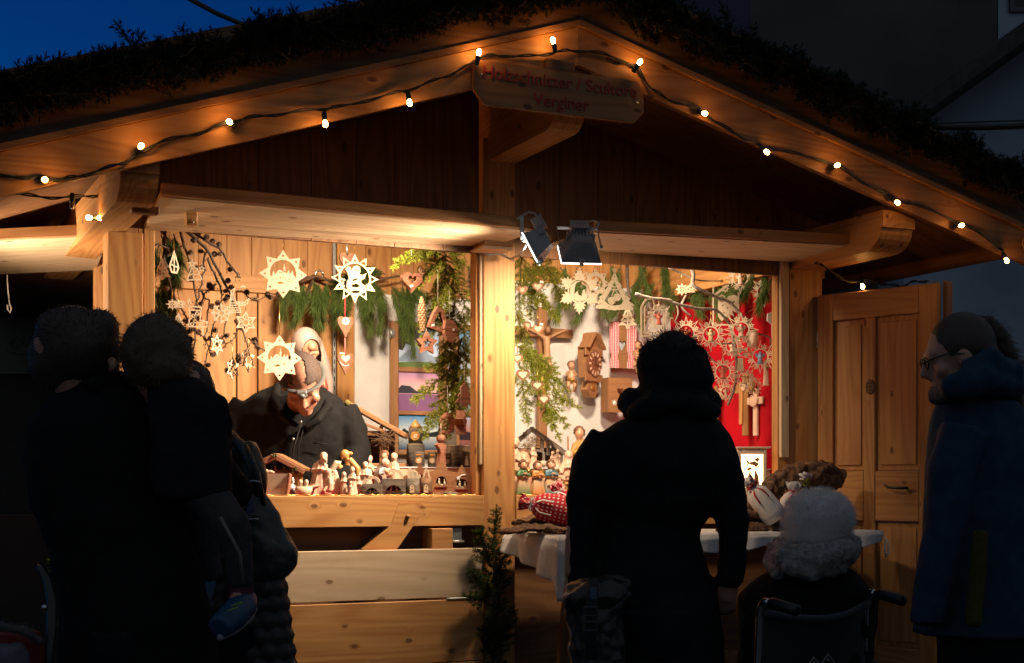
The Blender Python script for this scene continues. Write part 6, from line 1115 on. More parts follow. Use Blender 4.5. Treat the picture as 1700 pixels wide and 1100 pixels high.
# big painted Joseph and Mary, pale reliefs, large stable
def painted(name, label, px, h_px, y, z, cols, hood=True, w=.2, head=.1, lean=(0, 0), bow=0, rz=None, staff=False, group=None, wings=False, child=False):
    t, k = stand(name, label, px, y, z, group, rz); h = h_px * k; m = M(); prof = [(w * 1.1, 0), (w * 1.08, .04), (w * .9, .25), (w * .72, .45), (w * .62, .62), (w * .60, .72), (w * .46, .79), (w * .22, .83)]
    m.lathe([(r * h, q * h) for r, q in prof], 20, (0, 0, 0), .08, 7, 1, .85)
    for s in (-1, 1): m.tube([(s * w * h * .46, 0, .75 * h), (s * w * h * .72, -w * h * .4, .59 * h), (s * w * h * .16, -w * h * .85, .64 * h)], [w * h * .25, w * h * .25, w * h * .15], 8)
    m.v = [(v[0] + lean[0] * v[2], v[1] + lean[1] * v[2], max(0, v[2])) for v in m.v]; link('robe', fuse(m, h / 55, 2, 'robe'), cols[0], t)
    hx = lean[0] * h * .9 + bow * .05 * h; hy = lean[1] * h * .9 - .02 * h; hr = head * h; c = Vector((hx, hy, h * .9)); m = M(); m.ell(c, (hr * .82, hr * .95, hr * 1.1), 14, 10); m.ell(c + Vector((0, -hr * .98, -hr * .1)), hr * .17, 6, 5); m.tube([c - Vector((0, 0, hr * .8)), c - Vector((0, -.0, hr * 1.6))], hr * .5, 8)
    for s in (-1, 1): m.ell((s * w * h * .10 + lean[0] * .6 * h, -w * h * .98 + lean[1] * .6 * h, .66 * h), w * h * .17, 8, 6)
    link('flesh', fuse(m, h / 75, 1, 'flesh'), SKINP, t); m = M()
    if hood: m.ell(c + Vector((0, hr * .35, hr * .15)), (hr * 1.12, hr * .95, hr * 1.25), 14, 10); m.tube([c + Vector((0, hr * .5, -.2 * hr)), Vector((lean[0] * .65 * h, hr * .8, .65 * h)), Vector((lean[0] * .3 * h, hr * .9, .25 * h))], [hr, w * h * .8, w * h * .85], 12); link('mantle', fuse(m, h / 60, 2, 'mantle'), cols[1], t)
    else:
        for i in range(40): a = rnd.uniform(0, 6.28); e = rnd.uniform(-.3, 1.5); m.ell(c + Vector((hr * .8 * math.cos(a) * math.cos(e), hr * .25 + hr * .85 * max(-.4 if e < .5 else -1, math.sin(a)) * math.cos(e), hr * .2 + hr * .95 * math.sin(e))), hr * .36, 7, 5)
        link('hair', fuse(m, h / 90, 1, 'hair'), cols[1], t)
    if wings:
        m = M()
        for s in (-1, 1): m.ell((s * w * h * .85, w * h * .55, .70 * h), (w * h * .75, .012 * h, .10 * h), 10, 7, Matrix.Rotation(s * -.5, 3, 'Y'))
        link('wings', fuse(m, h / 90, 1, 'wings'), GILD, t)
    if staff: m = M(); m.tube([(-w * h * 1.1, -w * h * .7, 0), (-w * h * 1.15, -w * h * .75, .86 * h)], .012 * h, 6); m.build('staff', OAKBR, t)
    if child: m = M(); m.ell((w * h * .1, -w * h * 1.35, .62 * h), (w * h * .5, w * h * .35, w * h * .35), 10, 7); m.ell((-w * h * .2, -w * h * 1.45, .68 * h), w * h * .3, 10, 8); link('child', fuse(m, h / 80, 1, 'child'), SKINP, t)
    return t, k, h
BRONZE = plain('bronze_robe', (.20, .11, .045), .4, .2, nz=.3, nsc=25); GREYBLUE = plain('grey_blue_robe', (.28, .29, .31), .5, nz=.15, nsc=40); OCHRE = plain('ochre_cloak', (.45, .26, .07), .5, nz=.15, nsc=30); MAUVE = plain('mauve_cape', (.26, .15, .13), .55)
painted('joseph_figure', 'large painted bearded man in bronze robe standing behind the veiled woman', 640, 72, .30, ZR, (BRONZE, HAIRB), False, .22, .1, bow=-.3, rz=FACE - .3); painted('mary_figure', 'painted veiled woman in grey blue robe holding a child on the left counter', 634, 58, .24, ZR, (GREYBLUE, VEIL), True, .26, .12, (.05, -.1), .6, rz=FACE + .6, child=True)
carved('relief_figure', 'tall pale carved saint behind the painted man on the left counter', 653, 70, .37, ZR, LINDEN, [(1, .02, 0, dict(w=.16, head=.09))], .004); carved('relief_figure', 'pale carved group of figures beside the vendor arm', 606, 66, .36, ZR, LINDEN, [(1, .1, 0, dict(w=.17, head=.1)), (.85, -.16, -.03, dict(w=.16, head=.1, hood=True))], .004); painted('gilded_figure', 'small gold robed figure left of the veiled woman', 614, 44, .28, ZR, (GILD, HAIRB), False, .2, .12)
t, k = stand('price_card', 'small upright price card behind the cream seated figure', 605, .17, ZR, cat='card'); m = M(); m.b2((-5.5 * k, 0, 30 * k), (5.5 * k, .0015, 44 * k)); m.build('card', WHITE, t); m = M(); m.tube([(0, .001, 0), (0, .001, 30 * k)], .0012, 5); m.build('pin', METAL, t); m = M(); v, f = text2d('145,-', .017, .0005); m.add([(a, b - .0006, c + 35 * k) for a, b, c in v], f); m.build('price', plain('ink', (.1, .1, .12)), t)
t, k = stand('nativity_stable', 'large rustic stable with long sloping roof behind the vendor elbow', 622, .62, ZS - .145, cat='nativity stable'); m = M()
for y in (-.12, .16): m.bar((-42 * k, y, 152 * k), (54 * k, y, 98 * k), .03, .022); m.bar((-42 * k, y, 128 * k), (20 * k, y, 104 * k), .02, .014)
m.bar((-38 * k, -.10, 52 * k), (-38 * k, -.10, 148 * k), .018, .018, (0, 1, 0)); m.bar((14 * k, -.10, 52 * k), (14 * k, -.10, 114 * k), .018, .018, (0, 1, 0)); m.b2((-40 * k, -.11, 98 * k), (30 * k, -.09, 104 * k)); m.build('timbers', OAKBR, t); m = M(); m.bar((-40 * k, .02, 146 * k), (50 * k, .02, 95 * k), .26, .010); m.build('roof', BARK, t); m = M(); m.b2((-40 * k, .12, 52 * k), (30 * k, .13, 108 * k)); m.build('back_wall', BARK, t); m = M()
for i in range(60): a = rnd.uniform(0, 6.28); c = Vector((22 * k, -.13, 92 * k)); m.tube([c + rv(.014), c + Vector((.07 * math.cos(a), -.01, .045 * math.sin(a))) + rv(.014)], .0013, 4)
m.build('brushwood', TWIG, t); m = M(); m.b2((-48 * k, -.16, 47 * k), (54 * k, .18, 52 * k)); m.b2((-20 * k, -.1, 0), (30 * k, .1, 47 * k)); m.build('base', OAKBR, t)
m = M(); m.ell((-40 * k, -.135, 150 * k), .018, 8, 6); m.build('moss', plain('stable_moss', (.16, .12, .03), 1, nz=.4, nsc=160), t)
# ------------------------------------------------------------ right counter
t, k = stand('nativity_stable', 'weathered grey stable with shingled gable and straw loft on the right counter', 898, .62, ZS, cat='nativity stable'); m = M()
for s, x0, x1, z0, z1 in ((-1, -46, -16, 40, 66), (1, -16, 46, 66, 22)):
    n = 5
    for i in range(n):
        a, b = i / n, (i + 1.12) / n; m.bar((x0 + (x1 - x0) * k * 0 + 0 if 0 else (x0 + (x1 - x0) * a) * k, .0, (z0 + (z1 - z0) * a) * k + .003 * (i % 2)), ((x0 + (x1 - x0) * min(b, 1)) * k, .0, (z0 + (z1 - z0) * min(b, 1)) * k + .004), .24, .008)
m.build('roof', GREYWOOD, t); m = M(); m.bar((-46 * k, -.115, 36 * k), (-16 * k, -.115, 62 * k), .02, .02); m.bar((-16 * k, -.115, 62 * k), (46 * k, -.115, 18 * k), .02, .02)
for x, z0, z1 in ((-40, 0, 36), (4, 0, 26), (33, 0, 26)): m.b2((x * k - .008, -.11, z0 * k), (x * k + .008, -.094, z1 * k), 2)
for x in (-2, 8, 16, 24, 31): m.b2((x * k, -.108, (18 + .4 * abs(x - 14)) * k), (x * k + 6.5 * k, -.10, (50 - .75 * x) * k), 2)
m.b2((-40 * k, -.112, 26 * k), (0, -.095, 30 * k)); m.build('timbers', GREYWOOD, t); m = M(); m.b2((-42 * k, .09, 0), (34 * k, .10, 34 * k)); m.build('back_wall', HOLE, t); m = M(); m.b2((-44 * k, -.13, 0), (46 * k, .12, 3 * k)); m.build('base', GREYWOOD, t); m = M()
for i in range(170): p = Vector((-20 * k, -.09, 39 * k)) + Vector((rnd.gauss(0, .024), rnd.gauss(0, .012), rnd.gauss(0, .015))); m.tube([p, p + rv(.022)], .0009, 3)
m.build('straw', plain('straw', (.42, .25, .08), .8, nz=.3, nsc=90), t); m = M()
for s in range(30): p = Vector((rnd.uniform(-30, 30), 0, 0)); m.ell((p.x * k, rnd.uniform(-.1, .1), (66 - .71 * abs(p.x + 16) * (1 if p.x > -16 else 1.2)) * k + .004), .008, 6, 4)
m.build('roof_moss', plain('brown_moss', (.16, .10, .04), 1, nz=.4, nsc=160), t)
carved('kneeling_figure', 'small carved woman kneeling inside the grey stable', 885, 33, .46, ZS, LINDEN, [(1, 0, 0, dict(w=.24, head=.11, hood=True))], .003); carved('standing_figure', 'small carved shepherd pair standing at the right of the grey stable', 922, 29, .46, ZS, LINDEN, [(1, .12, 0, dict(w=.2, head=.12)), (.9, -.15, 0, dict(w=.2, head=.12))], .0028)
t, k = stand('sheep_figure', 'small white sheep standing in front of the grey stable', 902, .45, ZS); m = M(); m.ell((0, 0, 8 * k), (7 * k, 4 * k, 4 * k), 12, 8); m.ell((-7 * k, -1 * k, 8 * k), (2.6 * k, 2 * k, 3 * k), 8, 6)
for a in (-4, 4):
    for b in (-2, 2): m.tube([(a * k, b * k, 7 * k), (a * k, b * k, 0)], [1.4 * k, 1.0 * k], 6)
link('body', fuse(m, .0022, 1, 'body', .002, 90), CREAM2, t)
t, k = stand('cherub_bust', 'painted cherub head with brown curls by the middle post', 869, .34, ZR); m = M(); m.ell((0, 0, 60 * k), (11.5 * k, 12 * k, 13 * k), 18, 12); m.ell((6 * k, -8 * k, 55 * k), (6 * k, 6 * k, 5 * k), 10, 8); m.ell((-5 * k, -9 * k, 55 * k), (5.5 * k, 5 * k, 5 * k), 10, 8); m.ell((1.5 * k, -12.5 * k, 58 * k), 2.2 * k, 8, 6); m.tube([(0, 0, 0), (0, 2 * k, 25 * k), (0, 2 * k, 42 * k), (0, 0, 55 * k)], [15 * k, 15 * k, 13 * k, 7 * k], 14); link('body', fuse(m, .004, 2, 'body'), SKINP, t); m = M()
for i in range(46): a = rnd.uniform(0, 6.28); e = rnd.uniform(-.1, 1.5); m.ell((10.5 * k * math.cos(a) * math.cos(e), 2 * k + 11 * k * max(-.4, math.sin(a)) * math.cos(e), 63 * k + 11.5 * k * math.sin(e)), 3.6 * k, 7, 5)
link('hair', fuse(m, .003, 1, 'hair'), HAIRB, t)
def dipped(name, c, top=(.62, .42, .24)):
    m, nt, b = _m(name); tc = nd(nt, 'ShaderNodeTexCoord'); sx = nd(nt, 'ShaderNodeSeparateXYZ'); nt.links.new(tc.outputs['Generated'], sx.inputs[0]); cc = ramp(nt, sx.outputs[2], [(.05, c), (.5, top), (.68, top), (.72, c)]); nt.links.new(cc, b.inputs['Base Color']); b.inputs['Roughness'].default_value = .4; return m
for px, h, c, lab, rz_a in ((868, 54, (.09, .20, .08), 'painted angel in green dipped gown playing a trumpet', .3), (892, 52, (.55, .20, .04), 'painted angel in orange gown between the green and blue angels', .45), (914, 54, (.07, .17, .20), 'painted angel in blue green gown folding its hands', .35)):
    t, k, h_ = painted('angel_figure', lab, px, h, .10, ZR, (dipped('dipped_gown', c), HAIRB), False, .25, .145, bow=.3, rz=FACE + rz_a, group='painted music angels in a row', wings=True); t['category'] = 'angel'
    if 'trumpet' in lab: m = M(); m.tube([(.02 * h_, -.16 * h_, .84 * h_), (.10 * h_, -.34 * h_, .72 * h_)], [.012 * h_, .05 * h_], 10); m.build('trumpet', GILD, t)
painted('angel_figure', 'tiny blue robed angel with a red lantern at the feet of the row', 928, 27, .08, ZR, (FIG_BLUE, HAIRB), False, .24, .17); painted('angel_figure', 'tiny yellow robed angel at the right end of the row', 943, 29, .09, ZR, (OCHRE, HAIRB), False, .22, .16, wings=True)
carved('mother_figure', 'smooth pink brown carved mother with open mantle beside the grey stable', 941, 72, .28, ZR, LINDEN, [(1, 0, 0, dict(w=.21, head=.09, hood=True, lean=(.012, 0)))], .004); carved('wooden_figure', 'plain brown carved figure behind the tiny angels', 932, 42, .20, ZR, LINDEN, [(1, 0, 0, dict(w=.22, head=.14))], .003); carved('wooden_figure', 'plain brown carved figure half hidden by the dark coat', 956, 44, .2, ZR, LINDEN, [(1, 0, 0, dict(w=.22, head=.13))], .003)
painted('joseph_figure', 'tall painted man in ochre cloak with mauve cape and staff by the dark coat', 968, 112, .36, ZR, (OCHRE, HAIRB), False, .20, .085, (-.03, 0), -.6, staff=True); painted('mary_figure', 'painted woman with pale headscarf kneeling below the ochre cloaked man', 967, 62, .26, ZR, (MAUVE, VEIL), True, .24, .13)
t, k = stand('wooden_angel', 'tall plain wooden angel squeezed beside the middle post', 855, .22, ZR, cat='figure'); m = M(); robed(m, 95 * k, 0, 0, w=.13, head=.09); link('figure', fuse(m, .004, 2, 'figure'), LINDEN, t)
# ============================================================ table in front of the right opening
ZT_ = .915
ta = at(843, 892, -.62); tb = at(1466, 905, -.62); X0, X1, Y0, Y1 = at(840, 886, -.07).x, tb.x - .02, -.64, -.07
t = thing('folding_table', 'trestle table under a white cloth before the right opening', 'table', ((X0 + X1) / 2, -.35, 0)); m = M(); m.b2((X0 + .02, Y0 + .02, ZT_ - .035), (X1 - .02, Y1, ZT_ - .006)); m.build('table_top', PINE_OLD, t, True)
for x in (X0 + .25, X1 - .25):
    for s in (-1, 1): m = M(); m.bar((x, -.35 + s * .05, ZT_ - .036), (x + .02, -.35 + s * .26, .0), .035, .05, (1, 0, 0)); m.build('leg', PINE_DARK, t, True)
m = M(); per = []
def edge_pts():
    P = []; n1, n2 = 90, 34
    for i in range(n2): P.append((X0, Y1 + (Y0 - Y1) * i / n2, -1, 0))
    for i in range(n1): P.append((X0 + (X1 - X0) * i / n1, Y0, 0, -1))
    for i in range(n2 + 1): P.append((X1, Y0 + (Y1 - Y0) * i / n2, 1, 0))
    return P
E = edge_pts(); N = len(E); rows = 12; vs = []; nx = 30
def drop(i):
    x, y = E[i][0], E[i][1]; f = (x - X0) / (X1 - X0); g_ = (Y1 - y) / (Y1 - Y0); d = .065 + (.03 + .17 * g_ if f < .01 else .19 * math.exp(-(f / .10) ** 2)) * (f < .5) + .015 * math.sin(f * 17) ; return max(.05, d * (1.1 if E[i][3] else .8))
for i in range(N):
    x, y, nx_, ny_ = E[i]; 
    if i == 34: nx_, ny_ = -.7, -.7
    if i == 124: nx_, ny_ = .7, -.7
    for r in range(rows + 1):
        q = r / rows; d = drop(i); wv = .018 * math.sin(i * .55) * q + .012 * math.sin(i * .23 + 1) * q; o = .012 * min(1, q * 4) + wv + .01 * q; vs.append((x + nx_ * o, y + ny_ * o, ZT_ + .006 * (1 - min(1, q * 5)) ** 2 - d * q))
fs = [(i * (rows + 1) + r, i * (rows + 1) + r + 1, (i + 1) * (rows + 1) + r + 1, (i + 1) * (rows + 1) + r) for i in range(N - 1) for r in range(rows)]
m.add(vs, fs, None, True); m.grid(lambda u, v: (X0 + (X1 - X0) * u, Y0 + (Y1 - Y0) * v, ZT_ + .006 + .0015 * math.sin(u * 40 + v * 9)), 40, 12)
tc_ = thing('tablecloth', 'white felt cloth draped over the trestle table with hanging corner', 'tablecloth', (ta.x, -.35, ZT_)); co = m.build('cloth', plain('felt_cloth', (.62, .57, .52), .95, nz=.06, nsc=60, bmp=.25, sheen=.3), tc_, True); sm = co.modifiers.new('s', 'SOLIDIFY'); sm.thickness = .003
m = M(); a = at(900, 893, -.665); m.tube([Vector((X0 + .12 + .05 * math.sin(i * .2), Y0 - .016 - .008 * math.sin(i * .5), ZT_ - .004 - .022 * i * .35)) for i in range(22)], .003, 5); m.build('hem_seam', plain('hem_thread', (.3, .26, .22), .9), tc_, True)
m = M(); m.tube([(X1 + .012, Y0 - .005, ZT_ - .03), (X1 + .03, Y0 - .01, ZT_ - .07), (X1 + .028, Y0 - .01, ZT_ - .11), (X1 + .014, Y0 - .01, ZT_ - .13), (X1 + .008, Y0 - .01, ZT_ - .10), (X1 + .012, Y0 - .005, ZT_ - .05)], .005, 6); m.build('turned_corner', plain('felt_cloth_edge', (.62, .57, .52), .95), tc_, True)
ZC = ZT_ + .008
# bark slabs and driftwood
def slab(name, label, pts, y, w, h, mat, vox=.006, wob=.012, seed=0):
    P = [at(a, b, y) for a, b in pts]; c = sum(P, Vector()) / len(P); t = thing(name, label, 'driftwood', (c.x, y, ZC)); m = M()
    m.tube([Vector((p.x, y + .02 * math.sin(i * 1.7 + seed), p.z)) for i, p in enumerate(P)], [w * (1 - .35 * abs(2 * i / (len(P) - 1) - 1) ** 2) for i in range(len(P))], 12, True, h); fbuild(m, vox, 'wood', mat, t, 1, True, wob=wob, wf=22); return t
slab('bark_slab', 'long flat bark slab under the red dotted bag at the table edge', [(835, 884), (870, 877), (910, 876), (960, 880), (1010, 884)], -.42, .095, .16, DRIFT); slab('bark_slab', 'bark slab lying behind the red dotted bag against the counter', [(855, 870), (890, 862), (940, 866), (990, 870)], -.24, .07, .35, DRIFT, seed=1)
t = thing('driftwood_root', 'large twisted driftwood root rising behind the white gift bags', 'driftwood', at(1330, 850, -.33)); t.location.z = ZC; 
def root(m, pts, r, y=-.33): P = [at(a, b, y) for a, b in pts]; m.tube([Vector((p.x, y + .025 * math.sin(i * 1.3), p.z)) for i, p in enumerate(P)], r, 12)
for i, (pts, r) in enumerate((([(1262, 822), (1285, 802), (1320, 783), (1360, 778), (1392, 790), (1396, 806)], [.03, .04, .045, .045, .035, .018]), ([(1240, 845), (1270, 820), (1310, 800), (1350, 792), (1388, 800)], [.03, .04, .05, .05, .03]), ([(1340, 800), (1370, 800), (1392, 808)], [.05, .045, .02]), ([(1345, 815), (1362, 840), (1372, 870)], [.05, .05, .05]), ([(1300, 812), (1310, 840), (1300, 872)], [.045, .05, .06]))):
    if i == 0: m = M()
    root(m, pts, r)
fbuild(m, .007, 'root', DRIFT, t, 1, True, wob=.016, wf=26)
t = thing('bark_pile', 'pile of dark bark pieces with a small tag on the cloth', 'driftwood', at(1250, 880, -.48)); t.location.z = ZC
for i, (pts, r, y) in enumerate((([(1195, 886), (1240, 887), (1305, 887)], .035, -.5), ([(1215, 872), (1262, 868), (1310, 876)], .045, -.44), ([(1220, 858), (1250, 862), (1275, 870)], .03, -.47), ([(1205, 846), (1235, 850), (1262, 856)], .02, -.5), ([(1240, 878), (1270, 878), (1300, 884)], .03, -.52))): m = M(); root(m, pts, r, y); m.v = [(v[0], v[1], ZC + .001 + max(0, (v[2] - ZC)) ) for v in m.v]; fbuild(m, .006, 'bark_piece', DRIFT, t, 1, True, wob=.012, wf=30)
m = M(); p = at(1279, 882, -.56); m.box(p, (.022, .002, .008)); m.build('price_tag', WHITE, t, True)
# cloth bags
def bag(name, label, c, R, h, w, mat, rib, tilt=None, rz=FACE, dep=.55, group=None):
    t = thing(name, label, 'gift bag', c, rot=tilt or (0, 0, rz), group=group); m = M(); prof = [(.70, 0), (.98, .04), (1.05, .2), (1.0, .45), (.9, .66), (.6, .78), (.3, .83), (.27, .86), (.42, .92), (.56, 1.0)]
    m.lathe([(w * a, h * b) for a, b in prof], 28, (0, 0, 0), .0, 8, 1, dep); m.w = [(math.atan2(v[0], -v[1]) * w, v[2], 0) for v in m.v]; m.v = [(v[0] * (1 + .05 * math.sin(9 * math.atan2(v[1], v[0])) * (v[2] / h > .6)), v[1] * (1 + .05 * math.sin(v[0] * 60 + v[2] * 40)), v[2] + (.012 * math.sin(5 * math.atan2(v[1], v[0])) if v[2] > .9 * h else 0)) for v in m.v]; m.build('sack', mat, t)
    m = M(); m.tube([(w * .31 * math.cos(a), w * dep * .33 * math.sin(a), h * .84) for a in [i * .4 for i in range(17)]], .006, 6, flat=.5); 
    for s in (-1, 1): m.tube([(0, -w * .2, h * .84), (s * .028, -w * .32, h * .87), (s * .036, -w * .32, h * .83), (0, -w * .22, h * .835)], .004, 6, flat=.5); m.tube([(0, -w * .22, h * .83), (s * w * .42, -w * dep * .95, h * .68), (s * w * .45, -w * dep * 1.06, h * .5)], .005, 6, flat=.4)
    m.build('ribbon', rib, t); return t
def dotted():
    m, nt, b = _m('red_dotted_cotton'); A = nd(nt, 'ShaderNodeAttribute', attribute_name='wc').outputs['Vector']; v = nd(nt, 'ShaderNodeTexVoronoi', voronoi_dimensions='2D'); v.inputs['Scale'].default_value = 46; v.inputs['Randomness'].default_value = .08; nt.links.new(A, v.inputs['Vector']); c = ramp(nt, v.outputs['Distance'], [(.20, (.80, .62, .58)), (.26, (.50, .006, .014))]); nt.links.new(c, b.inputs['Base Color']); b.inputs['Roughness'].default_value = .8; return m
DOT = dotted(); LINEN = plain('white_linen', (.72, .66, .60), .9, nz=.06, nsc=70, bmp=.3)
p = at(945, 868, -.42); bag('gift_bag', 'red bag with white dots lying on the bark slab', (at(968, 805, -.42).x, -.42, ZC + .085), 0, .30, .072, DOT, WHITE, (0, R_(-78), FACE), dep=.8)
p = at(950, 835, -.20); bag('gift_bag', 'second red dotted bag half hidden by the dark coat', (p.x, -.22, ZC + .03), 0, .22, .07, DOT, WHITE, (0, R_(-25), FACE))
p = at(1318, 860, -.50); bag('gift_bag', 'upright white linen bag tied with a checked red bow and little hearts', (p.x, -.50, ZC + .0), 0, .235, .075, LINEN, PINK); t_b = bpy.data.objects['gift_bag.002'] if 'gift_bag.002' in bpy.data.objects else None
m = M(); m.prism([(a - .034, b + .112) for a, b in heart(.03)], -.053, -.046); m.build('heart_tag', REDP, t_b); m = M(); m.prism([(a + .036, b + .125) for a, b in heart(.028)], -.053, -.046); m.build('heart_tag', MAPLE, t_b)
p = at(1290, 858, -.52); bag('gift_bag', 'white linen bag lying aslant with red ribbon and dark berries', (p.x, -.52, ZC + .055), 0, .25, .062, LINEN, REDP, (R_(0), R_(-38), FACE + .1), dep=.8); t_b = bpy.data.objects['gift_bag.003']; m = M()
for i in range(14): m.ell(Vector((-.0, -.01, .215)) + rv(.013), .008, 7, 5)
m.build('berries', plain('dark_berries', (.16, .02, .03), .4), t_b)
t = thing('flower_bunch', 'small bunch of white and lilac flowers behind the upright linen bag', 'flowers', at(1338, 800, -.42)); m, q, l = M(), M(), M()
for i in range(12): m.ell(Vector(at(1332, 789, -.42)) + rv(.010), .007, 7, 5)
for i in range(9): q.ell(Vector(at(1342, 792, -.42)) + rv(.008), .007, 7, 5)
for i in range(16): needle(l, Vector(at(1338, 800, -.42)) + rv(.01), rv().normalized(), .035, .006)
m.build('white_petals', WHITE, t, True); q.build('lilac_petals', plain('lilac', (.35, .24, .42), .7), t, True); l.build('leaves', SPRUCE, t, True)
t = thing('price_card', 'white price card leaning on the driftwood root above the fluffy hat', 'card', at(1355, 815, -.45), FACE); m = M(); m.box((0, 0, 0), (.055, .002, .035), ch=.0005); m.build('card', WHITE, t); m = M(); m.tube([(0, .004, -.016), (0, .02, -.09)], .0015, 5); m.build('stand', METAL, t)
# lit lantern
pl = at(1246, 770, .08); t = thing('lit_lantern', 'glowing wooden lantern with pierced angel front before the red curtain', 'lantern', (pl.x, .08, ZR), FACE); k = K_(1244, .08); HW, HH = 21 * k, 76 * k; m = M()
for s in (-1, 1):
    for y in (-.05, .05): m.b2((s * HW - .009, y - .009, 0), (s * HW + .009, y + .009, HH), 2)
m.b2((-HW + .0095, -.058, 0), (HW - .0095, -.042, 12 * k)); m.b2((-HW + .0095, -.058, HH - 9 * k), (HW - .0095, -.042, HH)); m.b2((-HW - .018, -.075, HH + .0005), (HW + .03, .075, HH + .010)); m.b2((-HW, -.055, -.0), (HW, .055, .006)); m.b2((-HW + .0095, .043, .01), (HW - .0095, .049, HH)); m.build('case', CREAM2, t)
m = M(); m.b2((-HW + .0095, -.046, 12.3 * k), (HW - .0095, -.043, HH - 9.3 * k)); m.build('glowing_panel', plain('backlit_paper', (1, .9, .75), .6, emit=(1, .62, .30), es=4.5), t)
m = M(); kk = k * .95
def LF(pl_): m.prism([(a * kk, b * kk + 38 * k) for a, b in pl_], -.0505, -.0465)
LF([(-12, -26), (-6, -24), (-4, -6), (-1, 2), (-6, -4), (-9, -14)]); LF([(2, -26), (13, -26), (11, -8), (5, 4), (4, -10)]); LF([(-8, 14), (-12, 24), (-5, 16), (4, 18), (12, 14), (8, 8), (0, 12)]); LF([(-11, 4), (-3, 8), (0, 5), (-6, 2)]); LF([(4, 21), (11, 25), (13, 20), (9, 16)])
for i in range(22): x, z = rnd.uniform(-14, 14), rnd.choice((rnd.uniform(-26, -10), rnd.uniform(0, 26))); LF([(x - 1.1, z), (x, z + 1.8), (x + 1.1, z), (x, z - 1.8)])
m.build('pierced_angel', plain('dark_fretwork', (.30, .13, .045), .6), t)
# ============================================================ people
def clothmat(name, c, rough=.85, nz=.15, nsc=60, bmp=.3, sheen=.0): return plain(name, c, rough, nz=nz, nsc=nsc, bmp=bmp, sheen=sheen, spec=.12)
SKIN = plain('skin', (.50, .26, .17), .5, nz=.08, nsc=60); DARKCOAT = clothmat('black_padded_coat', (.012, .012, .013), .75); BLACKWOOL = clothmat('black_wool', (.014, .013, .013), .95); TROUS = clothmat('dark_trousers', (.014, .015, .018)); SHOE = plain('black_shoe', (.015, .014, .013), .4); LEATHER = plain('black_leather', (.022, .021, .020), .32, nz=.3, nsc=40, bmp=.5)
class Fig:
    def __init__(s, name, label, Z, px, group=None):
        s.Z = Z; s.k = Z / FPX; s.t = None; s.b = M(); b = cam(px, 805, Z); s.base = Vector((b.x, b.y, 0)); s.name = name; s.label = label; s.gap = group
    def P(s, px, py, dz=0): return cam(px, py, s.Z + dz)
    def limb(s, m, pts, r, n=12): m.tube([s.P(*p) for p in pts], [x * s.k for x in r], n); return m
    def rows(s, m, rows, depth=.6, n=28, sy=1.0):
        R = []; V = []
        for row in rows:
            py, cx, hw = row[:3]; d = row[3] if len(row) > 3 else 0; q = row[4] if len(row) > 4 else depth; c = s.P(cx, py, d)
            for i in range(n): a = 2 * math.pi * i / n; V.append(c + RT * (hw * s.k * math.cos(a)) + FW * (hw * q * s.k * math.sin(a)))
        N = len(rows); fs = [(i * n + k_, i * n + (k_ + 1) % n, (i + 1) * n + (k_ + 1) % n, (i + 1) * n + k_) for i in range(N - 1) for k_ in range(n)]; fs += [tuple(range(n)), tuple((N - 1) * n + k_ for k_ in range(n))[::-1]]
        m.add(V, fs, None, True); return m
    def body(s, vox=.0075, mat=SKIN):
        inv = Matrix.Translation(-s.base); s.b.v = [tuple(inv @ Vector(p)) for p in s.b.v]
        o = link(s.name, fuse(s.b, vox, 3, s.name), mat, None, s.base); tag(o, s.label, 'person', s.gap); s.t = o; return o
    def wear(s, m, name, mat, vox=.011, smooth=3, wob=.006, wf=14): return fbuild(m, vox, name, mat, s.t, smooth, True, wob=wob, wf=wf)
    def add(s, m, name, mat): return m.build(name, mat, s.t, True)
def headm(m, c, fwd, up, sc=1.0):
    """head with face in the given frame, c = centre of the skull, adult sc=1"""
    f = Vector(fwd).normalized(); u = Vector(up); u = (u - f * u.dot(f)).normalized(); r = f.cross(u); R = Matrix((r, f, u)).transposed()
    E = lambda p, q, n=12: m.ell(Vector(c) + R @ Vector([x * sc for x in p]), [x * sc for x in q], n, max(6, n - 4), R)
    E((0, -.012, .02), (.076, .096, .098), 20); E((0, .02, -.045), (.060, .072, .075), 16); E((0, .055, -.105), (.030, .030, .022)); E((0, .075, .025), (.052, .022, .014)); m.tube([Vector(c) + R @ Vector([x * sc for x in p]) for p in ((0, .088, .015), (0, .105, -.02), (0, .112, -.036))], [.010 * sc, .012 * sc, .014 * sc], 8); E((0, .092, -.042), (.017, .012, .009)); E((0, .083, -.072), (.024, .012, .006)); E((0, .080, -.083), (.020, .011, .006))
    for s in (-1, 1): E((s * .079, -.005, -.015), (.008, .02, .032)); E((s * .042, .062, -.03), (.024, .022, .022)); E((s * .032, .082, .006), (.014, .007, .007))
    return R
